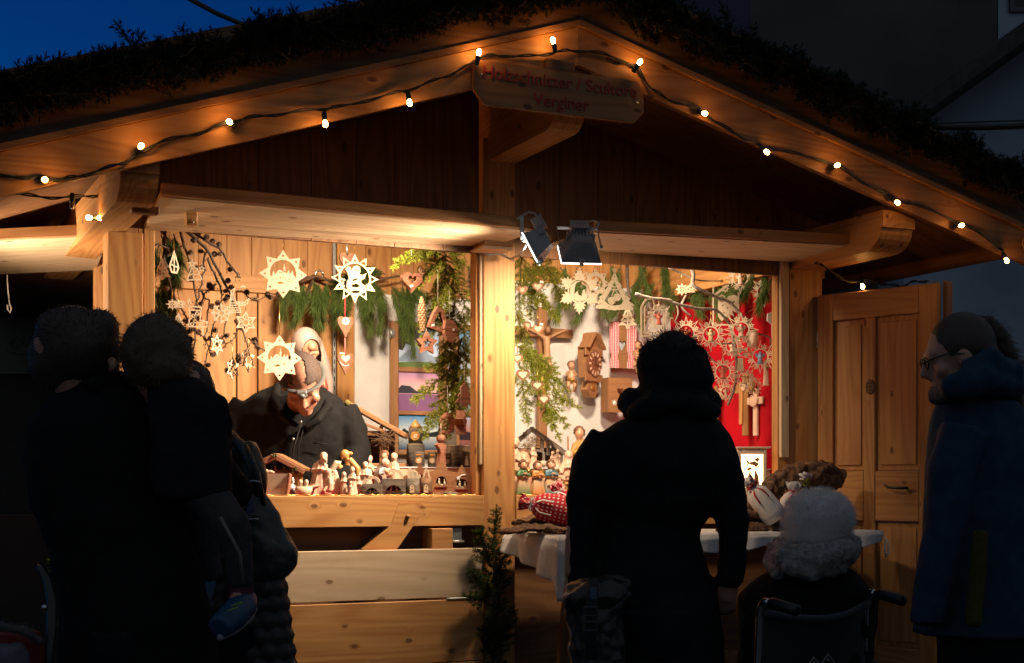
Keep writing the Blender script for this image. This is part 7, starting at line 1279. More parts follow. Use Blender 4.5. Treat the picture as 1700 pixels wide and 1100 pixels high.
def handm(m, wrist, d, palm_n, s=1.0, curl=.5, side=1):
    d = Vector(d).normalized(); n = Vector(palm_n); n = (n - d * n.dot(d)).normalized(); x = d.cross(n) * side; w = Vector(wrist)
    m.tube([w - d * .03 * s, w, w + d * .045 * s, w + d * .09 * s], [.024 * s, .026 * s, .036 * s, .034 * s], 12, flat=.5, up=n)
    for i, (o, L) in enumerate(((-.030, .068), (-.010, .078), (.010, .074), (.029, .058))):
        p = w + d * .088 * s + x * o * s; P = [p]; q = d.copy()
        for j in range(3): q = (q + n * curl * (.5 + .3 * j)).normalized(); P.append(P[-1] + q * L * s * (.42, .32, .26)[j])
        m.tube(P, [.0095 * s, .009 * s, .0085 * s, .007 * s], 8)
    p = w + d * .03 * s - x * .03 * s; m.tube([p, p + (d * .5 - x * .8 + n * .2) * .035 * s, p + (d * .9 - x * .9 + n * .5) * .06 * s], [.013 * s, .011 * s, .009 * s], 8)
def fuzz(t, o, n, L, w, mat, name, fn=None, droop=0, dirj=.5):
    me = o.data; P = me.polygons; m = M(); idx = [p.index for p in P if fn is None or fn(p.center)]
    if not idx: return
    for _ in range(n):
        p = P[rnd.choice(idx)]; d = (p.normal + rv(dirj) + Vector((0, 0, -droop))).normalized(); needle(m, p.center - p.normal * .002, d, L * rnd.uniform(.5, 1.2), w)
    return m.build(name, mat, t)
def legs(f, m, mt, ms, hips, ground_y, spread=42, r=(52, 40, 30), fwd=None):
    """trousers and shoes reaching the ground for a standing figure"""
    cx, hy = hips; mt.tube([f.P(cx, hy - 45), f.P(cx, hy), f.P(cx, hy + 40)], [spread * 1.95 * f.k, spread * 2.0 * f.k, spread * 1.8 * f.k], 18)
    for s in (-1, 1):
        a = f.P(cx + s * spread * .8, hy); g = Vector((a.x, a.y, .09)); kn = a.lerp(g, .5)
        for q in (m,): q.tube([a, kn, g], [r[0] * f.k * .8, r[1] * f.k * .8, r[2] * f.k * .7], 12)
        mt.tube([a + UP * .03, kn, g - UP * .02], [r[0] * f.k, r[1] * f.k * 1.05, r[2] * f.k * 1.15], 14)
        d = Vector(fwd or FW).normalized(); m.tube([g, g - UP * .04 + d * .05, g - UP * .055 + d * .15], [.045, .04, .03], 10); ms.tube([g - UP * .05 - d * .06, g - UP * .045 + d * .05, g - UP * .05 + d * .17], [.045, .047, .035], 12, flat=.85)
        ms.b2((g.x - .04, g.y - .05, .0), (g.x + .04, g.y + .1, .03), 0, .01)
# ---- vendor behind the counter ---------------------------------------------------------
f = Fig('person', 'vendor in dark jacket with a headlamp bending over his wares', 7.15, 492); m = f.b
hc = f.P(503, 634, -.30); hf = (-FW * .64 - UP * .74 + RT * .10).normalized(); hu = (-FW * .74 + UP * .64).normalized(); R = headm(m, hc, hf, hu, 1.2)
f.rows(m, [(672, 490, 40), (690, 487, 80), (760, 490, 86), (850, 490, 80), (1000, 490, 78)], .6); f.limb(m, [(495, 690, .0), (502, 650, -.22)], [24, 22])
L_ = [(405, 680, .0), (398, 745, -.05), (430, 800, -.28), (455, 806, -.34)]; Q_ = [(575, 690, .0), (586, 755, -.05), (560, 800, -.28), (545, 806, -.34)]
f.limb(m, L_, [18, 16, 12, 9]); f.limb(m, Q_, [18, 16, 12, 9]); handm(m, f.P(455, 806, -.34), RT * .7 - FW * .6, -UP, .95, .4, 1); handm(m, f.P(545, 806, -.34), -RT * .7 - FW * .6, -UP, .95, .4, -1)
mt, ms = M(), M(); 
for s in (-1, 1): a = f.P(492 + s * 28, 950); g = Vector((a.x, a.y, .2)); m.tube([a, a.lerp(g, .5), g], [.08, .06, .05], 12); mt.tube([a, a.lerp(g, .5), g - UP * .02], [.10, .08, .07], 12); m.tube([g, g - UP * .06 - FW * .12], [.045, .035], 10); ms.tube([g - UP * .05 + FW * .06, g - UP * .055 - FW * .17], [.048, .038], 12)
f.body(.0075, plain('ruddy_skin', (.40, .18, .115), .5, nz=.15, nsc=45)); VJ = clothmat('charcoal_jacket', (.0085, .0078, .008), .85, nsc=40)
m = M(); f.rows(m, [(640, 492, 36, .05, .9), (650, 490, 60, .04), (664, 488, 82, .02), (690, 487, 93), (740, 489, 95), (800, 492, 95), (880, 494, 94), (960, 494, 96), (985, 494, 94)], .62, 40)
f.limb(m, [(412, 672, .02), (390, 705, 0), (388, 750, -.05), (412, 796, -.24), (436, 803, -.31)], [30, 30, 27, 21, 17], 16); f.limb(m, [(566, 682, .02), (584, 720, 0), (590, 760, -.05), (570, 798, -.24), (556, 803, -.31)], [30, 29, 26, 21, 17], 16)
jk = f.wear(m, 'jacket', VJ, .0095, 3, .012, 7)
m = M(); f.limb(m, [(462, 640, .0), (456, 662, -.13), (470, 692, -.20), (495, 708, -.215)], [8, 8, 7, 4], 10, ); f.limb(m, [(540, 652, .0), (545, 675, -.12), (528, 698, -.20), (505, 709, -.215)], [7, 8, 7, 4], 10); f.limb(m, [(462, 640, .05), (500, 634, .10), (540, 652, .05)], [9, 10, 8], 10); f.wear(m, 'collar', VJ, .0075, 2, .003)
m = M(); f.limb(m, [(500, 704, -.215), (488, 740, -.205), (480, 800, -.215)], [1.6, 1.6, 1.6], 6); f.limb(m, [(506, 703, -.215), (496, 740, -.205), (490, 800, -.215)], [1.0, 1.0, 1.0], 6); f.add(m, 'zip_flap', clothmat('flap_edge', (.015, .014, .014))); m = M(); m.ell(f.P(499, 700, -.228), .009, 10, 7); m.ell(f.P(487, 728, -.222), .007, 10, 7); f.add(m, 'button', METAL); m = M(); f.limb(m, [(520, 735, -.195), (545, 737, -.185)], [1.3, 1.3], 6); f.add(m, 'pocket', clothmat('pocket_edge', (.012, .012, .012)))
f.wear(mt, 'trousers', TROUS, .012); f.wear(ms, 'shoes', SHOE, .012, wob=0)
m = M(); E = lambda p, q: m.ell(hc + R @ Vector(p), q, 22, 16, R); E((0, -.017, .024), (.096, .119, .121)); me = fuse(m, .0045, 1, 'hair'); bm = bmesh.new(); bm.from_mesh(me); Ri = R.inverted(); de = []
for v in bm.verts:
    l = Ri @ (v.co - hc); crown = ((l.x - .008) / .034) ** 2 + ((l.y - .05) / .055) ** 2
    if (l.z > .03 and crown < 1 + .8 * noise.noise(v.co * 60)) or (l.y > .06 and l.z < .06) or l.z < -.05 + .03 * noise.noise(v.co * 30) or (l.y > .0 and l.z < .0): de.append(v)
bmesh.ops.delete(bm, geom=de, context='VERTS'); bmesh.ops.solidify(bm, geom=bm.faces[:], thickness=.003); bm.to_mesh(me); bm.free(); me.transform(Matrix.Translation(-f.base)); ho = link('hair', me, plain('cropped_brown_hair', (.06, .035, .025), .8, nz=.4, nsc=300), f.t); fuzz(f.t, ho, 5000, .007, .0006, ho.data.materials[0], 'hair_stubble')
m = M(); ring = [hc + R @ Vector((.102 * math.cos(a), -.010 + .127 * math.sin(a), .036 + .014 * math.sin(a))) for a in [2 * math.pi * i / 40 for i in range(41)]]; m.tube(ring, .014, 8, flat=.35, up=R @ Vector((0, 0, 1))); 
m2 = M(); cc = hc + R @ Vector((0, .128, .050)); m2.box(cc, (.05, .03, .034), ch=.006, R=R); m2.tube([cc + R @ Vector((0, .012, 0)), cc + R @ Vector((0, .024, -.004))], [.016, .018], 14)
hl = f.add(m, 'headband', plain('grey_elastic', (.075, .072, .068), .7)); q = m2.build('headlamp', plain('grey_lamp_case', (.14, .14, .135), .35), None); q.parent = hl; q.location = -f.base
# ---- woman in the black padded coat with hood ----------------------------------------------
f = Fig('person', 'woman in black padded hooded coat seen from behind at the table', 4.4, 1092); m = f.b
headm(m, f.P(1118, 640, .02), FW + RT * .12 - UP * .12, UP, 1.0); f.rows(m, [(690, 1110, 40), (730, 1102, 85), (800, 1099, 85), (890, 1095, 66), (980, 1090, 78), (1045, 1090, 66)], .6); f.limb(m, [(1112, 715), (1116, 660)], [32, 28]); f.limb(m, [(1005, 735), (970, 835), (955, 900), (950, 955)], [26, 22, 18, 14]); f.limb(m, [(1185, 740), (1212, 835), (1217, 890), (1212, 950)], [26, 22, 18, 14])
handm(m, f.P(950, 958), -UP + RT * .1, FW, 1, .35, -1); handm(m, f.P(1211, 952), -UP - RT * .1 + FW * .3, FW, 1, .5, 1); mt, ms = M(), M(); legs(f, m, mt, ms, (1090, 1050), 0); f.body()
m = M(); f.rows(m, [(672, 1115, 52, 0, .85), (690, 1112, 70, 0, .75), (700, 1108, 88), (718, 1104, 105), (740, 1102, 112), (775, 1101, 116), (830, 1097, 103), (872, 1085, 81), (890, 1083, 79), (930, 1084, 87), (1000, 1088, 106), (1100, 1088, 116), (1230, 1088, 122)], .62, 40)
for pts, r in (([(1012, 730), (984, 772), (972, 835), (969, 895), (966, 945), (962, 968)], [34, 36, 32, 27, 24, 21]), ([(1180, 736), (1198, 778), (1211, 835), (1218, 890), (1214, 945), (1211, 965)], [36, 35, 30, 25, 24, 21])):
    f.limb(m, pts, r, 16)
    for i in range(9):
        t_ = i / 8 * (len(pts) - 1); j = min(int(t_), len(pts) - 2); a = Vector(pts[j]).lerp(Vector(pts[j + 1]), t_ - j); rr = r[j] + (r[j + 1] - r[j]) * (t_ - j); m.ell(f.P(a.x, a.y), (rr * f.k * 1.06, rr * f.k * 1.06, 11 * f.k), 14, 8)
for i, y in enumerate(range(735, 880, 24)): w_ = [108, 112, 108, 100, 90, 81, 76][i]; cx_ = [1102, 1101, 1099, 1096, 1091, 1086, 1084][i]; f.rows(m, [(y - 9, cx_, w_ * .96), (y, cx_, w_ * 1.02), (y + 9, cx_, w_ * .96)], .63, 30)
f.wear(m, 'padded_coat', DARKCOAT, .011, 2, .007, 11)
m = M(); f.rows(m, [(566, 1114, 30, .02, .8), (580, 1115, 54, .02, .95), (605, 1118, 60, .0, .95), (632, 1122, 63, .0, .95), (652, 1120, 58, .0, .95), (676, 1116, 56, .0, .95)], .9, 30); 
for i in range(30): a = 2 * math.pi * i / 30; m.ell(f.P(1113, 670) + RT * 69 * f.k * math.cos(a) + FW * 56 * f.k * math.sin(a) + UP * (.014 * math.sin(a * 3) - .015 * (math.sin(a) < 0)), (19 + 4 * math.sin(a * 5)) * f.k, 10, 7)
hd = f.wear(m, 'hood', DARKCOAT, .0095, 2, .008, 13)
m = M(); m.ell(f.P(1118, 600, .02), (.088, .098, .095), 16, 12); hr_ = f.wear(m, 'hair', plain('dark_curly_hair', (.02, .012, .008), .8), .009, 1, .01, 30); fuzz(f.t, hr_, 1700, .028, .0008, hr_.data.materials[0], 'loose_curls', lambda c: (c + f.base).z > 1.46, 0, .6); fuzz(f.t, hd, 900, .016, .0007, DARKCOAT, 'fur_trim', lambda c: (c + f.base).z > 1.50)
f.wear(mt, 'trousers', TROUS, .014); f.wear(ms, 'boots', SHOE, .014, wob=0)
# her shoulder bag
t = thing('leather_bag', 'crumpled black leather shoulder bag with buckles at the hip of the hooded woman', 'handbag', f.P(990, 1040, -.16)); m = M(); f.rows(m, [(962, 1003, 22, -.17, .5), (985, 990, 52, -.2, .5), (1010, 985, 46, -.22, .6), (1050, 990, 42, -.22, .7), (1110, 995, 46, -.22, .7), (1170, 1000, 40, -.22, .7)], .6, 28); fbuild(m, .008, 'bag_body', LEATHER, t, 2, True, wob=.014, wf=16)
m = M(); f.rows(m, [(955, 1010, 28, -.18, .5), (968, 1000, 50, -.2, .6), (990, 985, 50, -.24, .55), (1008, 975, 36, -.25, .4), (1020, 972, 24, -.25, .3)], .6, 28); fl = fbuild(m, .007, 'flap', LEATHER, t, 2, True, wob=.012, wf=20)
m = M(); f.limb(m, [(984, 962, -.33), (983, 1000, -.35), (980, 1040, -.34), (982, 1095, -.35)], [9, 9, 9, 9], 8); m.v = [tuple(Vector(v)) for v in m.v]; st_ = m.build('strap', plain('black_webbing', (.014, .014, .015), .7), t, True); m = M()
for y in (1008, 1032): c = f.P(980, y, -.372); m.box(c, (.042, .008, .006), FACE, ch=.001); m.box(c - UP * .024, (.042, .008, .005), FACE, ch=.001); m.box(c - UP * .012 + RT * .019, (.005, .008, .026), FACE, ch=.001); m.box(c - UP * .012 - RT * .019, (.005, .008, .026), FACE, ch=.001)
m.build('buckle', plain('dark_buckle', (.08, .08, .085), .3, .9), t, True); m = M(); c = f.P(985, 985, -.365); m.box(c, (.018, .004, .034), FACE, ch=.001); m.build('label', plain('blue_label', (.06, .09, .15), .5), t, True)
# ---- man carrying the child -----------------------------------------------------------------
f = Fig('person', 'man in black coat seen from behind carrying a small child', 3.8, 190); m = f.b
headm(m, f.P(128, 590, .0), FW * .55 + RT * .8 - UP * .25, UP - RT * .12, 1.12); f.rows(m, [(665, 175, 45), (720, 165, 95), (800, 170, 95), (950, 205, 90), (1060, 215, 78)], .62); f.limb(m, [(168, 700), (145, 630)], [40, 36]); f.limb(m, [(80, 725), (82, 830), (180, 890, .2), (280, 870, .3)], [28, 25, 20, 16]); f.limb(m, [(285, 720), (372, 800, .1), (330, 850, .28), (260, 850, .36)], [30, 26, 20, 17]); handm(m, f.P(280, 870, .3), RT, -FW, 1, .5)
mt, ms = M(), M(); legs(f, m, mt, ms, (215, 1080), 0, 46, (58, 46, 36)); f.body()
m = M(); f.rows(m, [(628, 168, 48, 0, .9), (645, 175, 66, 0, .85), (668, 172, 96), (700, 165, 114), (760, 165, 120), (840, 175, 120), (920, 205, 122), (1000, 222, 126), (1120, 235, 132), (1300, 240, 138)], .66, 40); f.limb(m, [(85, 700), (76, 760), (82, 830), (140, 880, .14), (230, 890, .25)], [38, 37, 34, 30, 26], 16); f.limb(m, [(270, 705), (335, 755, .02), (385, 815, .1), (350, 850, .25)], [40, 42, 36, 30], 16); f.wear(m, 'coat', BLACKWOOL, .012, 3, .009, 8)
m = M(); c = f.P(128, 590, .0); m.ell(f.P(133, 578, 0), (.110, .118, .108), 20, 14, Matrix.Rotation(.35, 3, FW)); m.ell(f.P(98, 604, -.01), (.078, .085, .078), 14, 10); m.ell(f.P(120, 560, -.01), (.10, .10, .085), 14, 10); m.ell(f.P(92, 585, -.01), (.07, .08, .075), 14, 10); m.ell(f.P(155, 548, .0), (.07, .08, .055), 14, 10); hm = plain('brown_short_hair', (.055, .032, .018), .6); hr_ = f.wear(m, 'hair', hm, .009, 3, .005, 14); fuzz(f.t, hr_, 6000, .013, .0005, hm, 'hair_strands', None, .25, .35)
m = M(); f.limb(m, [(120, 655, .0), (160, 640, -.08), (215, 630, -.02), (225, 640, .08)], [16, 18, 18, 16], 10); f.wear(m, 'collar', BLACKWOOL, .01); m = M(); f.limb(m, [(184, 598, -.06), (190, 606, -.07), (186, 616, -.06)], [7, 9, 6], 8); m.build('ear', SKIN, f.t, True); f.wear(mt, 'trousers', TROUS, .014); f.wear(ms, 'shoes', SHOE, .014, wob=0)
# ---- child --------------------------------------------------------------------------------
f = Fig('person', 'small child in dark jacket and blue shoes carried on the man arm', 3.72, 300); m = f.b
headm(m, f.P(262, 596, .02), FW * .8 - RT * .45 - UP * .2, UP, .92); f.rows(m, [(640, 285, 34), (670, 300, 48), (730, 312, 52), (800, 318, 54)], .7); f.limb(m, [(280, 655), (266, 620)], [22, 20]); f.limb(m, [(250, 680, .05), (215, 720, .12), (180, 690, .22)], [20, 16, 13]); f.limb(m, [(345, 690), (358, 730), (340, 745, -.03)], [20, 17, 13]); handm(m, f.P(352, 742, -.03), -RT * .8 - UP * .2, FW, .62, .5); f.limb(m, [(335, 810), (385, 870, -.05), (396, 940, -.04), (400, 985, -.03)], [30, 26, 18, 15]); f.limb(m, [(300, 810, .1), (330, 880, .2), (350, 960, .22)], [30, 26, 18]); f.limb(m, [(400, 985, -.03), (385, 1020, -.1)], [16, 13]); f.body(.007)
m = M(); f.rows(m, [(628, 285, 38, 0, .9), (645, 300, 58), (675, 310, 66), (720, 316, 66), (790, 318, 68), (830, 320, 66)], .75, 32); f.limb(m, [(255, 668, .05), (220, 712, .12), (185, 690, .2)], [32, 28, 24], 12); f.limb(m, [(346, 668), (360, 705), (352, 735, -.02)], [30, 28, 22], 12); f.wear(m, 'jacket', clothmat('dark_child_jacket', (.018, .016, .018)), .010, 3, .008, 12)
m = M(); f.limb(m, [(335, 815), (386, 872, -.05), (396, 930, -.045), (400, 972, -.03)], [36, 32, 24, 22], 14); f.limb(m, [(300, 815, .1), (330, 885, .2), (350, 960, .22)], [36, 32, 24], 12); f.wear(m, 'trousers', clothmat('grey_child_trousers', (.055, .05, .055)), .009, 2, .005, 16); m = M(); f.limb(m, [(366, 858, -.135), (398, 918, -.125), (404, 968, -.11)], [3, 3, 3], 6); f.add(m, 'side_stripe', plain('grey_stripe', (.18, .17, .17), .8)); m = M(); f.limb(m, [(400, 962, -.03), (401, 986, -.03), (398, 1008, -.05)], [22, 21, 20], 12); f.wear(m, 'sock', clothmat('plum_sock', (.09, .035, .045)), .008, wob=.002)
m = M(); f.limb(m, [(410, 990, -.01), (404, 1004, -.04), (385, 1024, -.1), (362, 1042, -.15)], [19, 24, 24, 19], 14); sh = f.wear(m, 'shoe', plain('blue_shoe', (.015, .06, .13), .5), .007, 2, .002); m = M(); f.limb(m, [(424, 1008, -.01), (412, 1026, -.04), (388, 1046, -.1), (362, 1060, -.15)], [6, 8, 8, 6], 10); f.wear(m, 'shoe_sole', plain('grey_sole', (.25, .27, .28), .6), .006, 1, 0); m = M(); f.limb(m, [(340, 965, .22), (330, 1000, .18)], [22, 20], 12); f.wear(m, 'far_shoe', plain('blue_shoe_far', (.015, .06, .13), .5), .008, 1, 0); m = M(); f.limb(m, [(384, 1006, -.15), (402, 1000, -.135)], [1.6, 1.6], 6); f.limb(m, [(378, 1014, -.165), (396, 1008, -.15)], [1.6, 1.6], 6); f.add(m, 'lime_laces', plain('lime', (.2, .3, .04)))
m = M(); m.ell(f.P(261, 586, .02), (.094, .10, .104), 20, 14); m.ell(f.P(272, 612, -.01), (.07, .075, .06), 14, 10); hm = plain('light_brown_child_hair', (.10, .06, .03), .6); hr_ = f.wear(m, 'hair', hm, .008, 2, .005, 24); fuzz(f.t, hr_, 4200, .017, .0004, hm, 'hair_strands', None, .5, .25)
# ---- woman behind them with quilted coat, and her leather bag ----------------------------------
f = Fig('person', 'person in quilted dark coat mostly hidden behind the carried child', 4.35, 380); m = f.b
headm(m, f.P(312, 662, .02), FW + RT * .3, UP, .98); f.rows(m, [(720, 345, 40), (760, 372, 62), (850, 380, 60), (1000, 385, 60), (1060, 388, 52)], .6); f.limb(m, [(345, 735), (318, 680)], [28, 26]); f.limb(m, [(405, 755), (412, 840), (400, 920), (402, 960)], [24, 21, 17, 13]); f.limb(m, [(345, 760, .1), (330, 850, .15), (330, 930, .2)], [24, 20, 16]); handm(m, f.P(402, 960), -UP, FW, 1, .5); mt, ms = M(), M(); legs(f, m, mt, ms, (388, 1070), 0, 34, (46, 38, 30)); f.body()
m = M(); f.rows(m, [(722, 352, 40, 0, .8), (742, 366, 58), (790, 374, 62), (860, 378, 66), (940, 384, 74), (1020, 390, 80), (1110, 393, 84), (1200, 395, 86)], .62, 40)
for i in range(12):
    for j in range(16): a = 2 * math.pi * j / 16 + (i % 2) * .196; y = 872 + i * 26; c = f.P(386, y) + RT * 74 * f.k * math.cos(a) * (1 + .0016 * (y - 930)) + FW * 46 * f.k * math.sin(a); m.ell(c, 16 * f.k, 8, 6)
f.wear(m, 'quilted_coat', plain('dark_quilted_nylon', (.030, .023, .024), .5, nz=.1, nsc=30), .010, 1, .002); m = M(); f.limb(m, [(395, 742, -.02), (414, 790, -.02), (416, 850, -.03), (402, 915, -.04)], [30, 30, 26, 22], 14); f.wear(m, 'leather_sleeve', LEATHER, .010, 2, .010, 14); m = M(); m.ell(f.P(312, 655, .03), (.085, .095, .11), 16, 12); f.wear(m, 'hair', plain('dark_hair', (.03, .018, .012), .6), .01, 1, .006, 26); f.wear(mt, 'trousers', TROUS, .014); f.wear(ms, 'boots', SHOE, .014, wob=0)
t = thing('leather_bag', 'large slouching grey black leather bag hanging before the quilted coat', 'handbag', f.P(440, 900, -.18)); m = M(); f.rows(m, [(815, 428, 14, -.14, .6), (840, 432, 24, -.16, .6), (875, 438, 38, -.18, .6), (910, 446, 46, -.2, .6), (935, 448, 45, -.2, .6), (953, 440, 36, -.2, .6), (962, 430, 22, -.2, .5)], .6, 28); fbuild(m, .008, 'bag_body', plain('grey_black_leather', (.05, .05, .047), .34, nz=.25, nsc=30, bmp=.5), t, 2, True, wob=.012, wf=14)
m = M(); f.limb(m, [(428, 830, -.15), (424, 790, -.16), (405, 745, -.12), (385, 722, -.05), (372, 716, .04)], [7, 7, 8, 8, 8], 8); f.limb(m, [(438, 840, -.18), (428, 785, -.18), (408, 738, -.12)], [4, 4, 4], 8); m.build('strap', LEATHER, t, True); m = M(); f.limb(m, [(402, 868, -.17), (412, 862, -.21), (428, 862, -.24)], [2, 2, 2], 6); f.limb(m, [(412, 800, -.15), (420, 798, -.2), (432, 800, -.2)], [1.8, 1.8, 1.8], 6); m.build('buckle', METAL, t, True)
# ---- woman with glasses at the right -------------------------------------------------------------
f = Fig('person', 'woman with glasses and ponytail in a dark blue jacket looking down at right', 4.2, 1640); m = f.b
HC = f.P(1590, 592); hf = (-RT * .95 + FW * .12 - UP * .22).normalized(); R = headm(m, HC, hf, UP, 1.0); f.rows(m, [(690, 1625, 55), (740, 1640, 90), (850, 1645, 92), (1000, 1640, 84), (1045, 1640, 70)], .7); f.limb(m, [(1622, 720), (1602, 640)], [34, 30]); f.limb(m, [(1605, 730, -.12), (1575, 880, -.12), (1560, 950, -.12), (1578, 978, -.03)], [28, 24, 19, 15]); f.limb(m, [(1680, 730, .15), (1690, 880, .15), (1670, 1000, .1)], [28, 24, 18]); handm(m, f.P(1580, 980, -.02), RT * .9 - UP * .4 + FW * .4, FW, .9, .4); mt, ms = M(), M(); legs(f, m, mt, ms, (1640, 1060), 0, 36, (56, 44, 34), -RT); f.body()
NAVY = clothmat('navy_jacket', (.020, .046, .078), .7, nsc=30); m = M(); f.rows(m, [(662, 1622, 62, 0, .9), (690, 1630, 82), (730, 1640, 102), (800, 1646, 110), (900, 1645, 114), (1000, 1642, 120), (1052, 1640, 124)], .75, 40); f.limb(m, [(1602, 712, -.1), (1582, 780, -.12), (1568, 880, -.13), (1548, 980, -.14), (1540, 1038, -.15)], [40, 39, 34, 29, 27], 16); f.limb(m, [(1685, 720, .15), (1700, 880, .15), (1675, 1000, .1)], [40, 34, 28], 14); f.wear(m, 'jacket', NAVY, .011, 3, .010, 8)
m = M(); f.limb(m, [(1556, 655, -.02), (1580, 642, -.12), (1630, 630, -.14), (1678, 640, -.04), (1680, 650, .08), (1620, 650, .14), (1560, 655, .06), (1556, 655, -.02)], [16, 22, 27, 24, 24, 24, 18, 16], 12); f.limb(m, [(1600, 615, -.10), (1640, 600, -.12), (1680, 620, -.04)], [18, 24, 22], 12); f.wear(m, 'hood_collar', NAVY, .010, 2, .010, 12); m = M(); f.limb(m, [(1628, 880, -.235), (1622, 960, -.235), (1615, 1040, -.24)], [13, 14, 14], 8); m.v = [tuple(Vector(v)) for v in m.v]; f.wear(m, 'olive_panel', clothmat('olive_panel', (.06, .055, .012)), .009, 1, 0)
m = M(); m.ell(HC + R @ Vector((0, -.022, .030)), (.083, .098, .099), 20, 14, R); m.ell(HC + R @ Vector((0, -.07, -.02)), (.07, .05, .075), 14, 10, R); me = fuse(m, .006, 2, 'hair'); bm = bmesh.new(); bm.from_mesh(me); Ri = R.inverted(); bmesh.ops.delete(bm, geom=[v for v in bm.verts if (lambda l: l.y > .058 + .5 * max(0, l.z - .03) and l.z < .09 or (l.y > .0 and l.z < -.02))(Ri @ (v.co - HC))], context='VERTS'); bmesh.ops.solidify(bm, geom=bm.faces[:], thickness=.004); bm.to_mesh(me); bm.free(); me.transform(Matrix.Translation(-f.base)); hm = plain('brown_hair_tied_back', (.040, .022, .014), .5, nz=.3, nsc=120); ho = link('hair', me, hm, f.t)
m = M(); f.limb(m, [(1612, 535), (1640, 535), (1662, 560), (1682, 610), (1694, 680)], [10, 13, 15, 14, 8], 12); pt_ = f.wear(m, 'ponytail', hm, .007, 2, .006, 30); fuzz(f.t, pt_, 1200, .03, .0005, hm, 'loose_strands', None, .8, .3); m = M(); m.ell(f.P(1613, 534), (.018, .018, .022), 12, 8); f.add(m, 'hair_tie', plain('purple_tie', (.20, .12, .22), .7))
m = M(); gl = lambda p: HC + R @ Vector(p)
for s in (-1, 1): m.tube([gl((s * .034 + .026 * math.cos(a), .103 - .006 * abs(math.cos(a)), .0 + .019 * math.sin(a))) for a in [i * .42 for i in range(16)]], .0028, 6); m.tube([gl((s * .062, .098, .006)), gl((s * .080, .04, .012)), gl((s * .084, -.005, .0))], .0026, 6)
m.tube([gl((-.010, .104, .006)), gl((.010, .104, .006))], .0024, 6); f.add(m, 'glasses', plain('dark_glasses_frame', (.02, .018, .016), .25)); f.wear(mt, 'trousers', TROUS, .014); f.wear(ms, 'shoes', SHOE, .014, wob=0)
# ---- seated person with fluffy hat, wheelchair ------------------------------------------------------
f = Fig('person', 'seated person in wheelchair wearing a fluffy white hat and grey scarf', 4.6, 1350); bk = (RT * .35 - FW).normalized(); fw2 = -bk; lat = Vector((fw2.y, -fw2.x, 0)); m = f.b
headm(m, f.P(1350, 890, .02), fw2 - UP * .1, UP, .98); f.rows(m, [(955, 1345, 50), (985, 1342, 82), (1060, 1340, 80), (1110, 1340, 78)], .65); f.limb(m, [(1346, 975), (1349, 925)], [28, 26]); hip = f.P(1340, 1120); hip.z = .50; mt, ms = M(), M()
for s in (-1, 1):
    a = hip + lat * s * .10; kn = a + fw2 * .42; an = kn + fw2 * .06 - UP * .40; m.tube([a, kn, an], [.075, .06, .045], 12); mt.tube([a - fw2 * .08, a, kn, kn + fw2 * .03 - UP * .06, an], [.09, .095, .08, .075, .065], 14); m.tube([an, an + fw2 * .14 - UP * .03], [.04, .03], 10); ms.tube([an - fw2 * .05 - UP * .02, an + fw2 * .17 - UP * .03], [.05, .038], 12)
    sh_ = f.P(1342 + s * 85, 990); el = sh_ - UP * .27 + fw2 * .02; wr = el + fw2 * .22; m.tube([sh_, el, wr], [.045, .04, .03], 12); handm(m, wr, fw2, -UP, .9, .5, s)
m.tube([f.P(1340, 1060), hip], [.14, .15], 14); f.body(); m = M(); f.rows(m, [(938, 1345, 55, 0, .9), (955, 1344, 82), (980, 1340, 106), (1030, 1338, 112), (1100, 1338, 112)], .7, 36); m.tube([f.P(1338, 1080), hip - UP * .02], [.19, .19], 16)
for s in (-1, 1): sh_ = f.P(1342 + s * 84, 988); el = sh_ - UP * .27 + fw2 * .02; m.tube([sh_, el, el + fw2 * .20], [.065, .06, .05], 12)
f.wear(m, 'coat', BLACKWOOL, .012, 3, .009, 9); f.wear(mt, 'trousers', TROUS, .014); f.wear(ms, 'shoes', SHOE, .014, wob=0)
HATM = plain('fluffy_white_wool', (.80, .76, .74), .95, nz=.08, nsc=30, sheen=.4); m = M(); m.ell(f.P(1358, 862, .0), (58 * f.k, 58 * f.k, 50 * f.k), 24, 16); m.ell(f.P(1352, 885, .0), (52 * f.k, 54 * f.k, 30 * f.k), 20, 12); hat = f.wear(m, 'fluffy_hat', HATM, .010, 3, .006, 9); fuzz(f.t, hat, 15000, .020, .00035, HATM, 'hat_fluff', None, .1, .55)
SCARF = plain('grey_knit_scarf', (.32, .30, .30), .95, nz=.3, nsc=60, bmp=1.2); m = M(); f.limb(m, [(1290, 915, .05), (1310, 925, -.12), (1355, 930, -.17), (1400, 918, -.1), (1412, 905, .06), (1350, 900, .18), (1290, 908, .08)], [18, 24, 26, 24, 20, 20, 18], 14); f.limb(m, [(1288, 905, .04), (1280, 930, .02), (1292, 955, -.1)], [14, 14, 10], 10); f.limb(m, [(1300, 940, -.14), (1350, 950, -.18), (1400, 940, -.12)], [12, 14, 12], 10)
sc_ = f.wear(m, 'knitted_scarf', SCARF, .007, 1, .006, 45); fuzz(f.t, sc_, 4000, .010, .0005, SCARF, 'scarf_fuzz')
CH = plain('chromed_tube', (.55, .55, .55), .18, 1); c0 = f.P(1350, 1100); c0 = Vector((c0.x, c0.y, 0)) + bk * .20
t = thing('wheelchair', 'black wheelchair with chromed push handles and a diamond emblem on its back', 'wheelchair', c0); HL, HRt = cam(1262, 1000, 4.28), cam(1437, 985, 4.52)
lat = (HRt - HL); lat.z = 0; wdt = lat.length; lat.normalize(); bk = Vector((lat.y, -lat.x, 0)); bk = bk if bk.dot(FW) < 0 else -bk; BL = lambda p, d, z: Vector((p.x, p.y, 0)) + bk * d + UP * z
m = M()
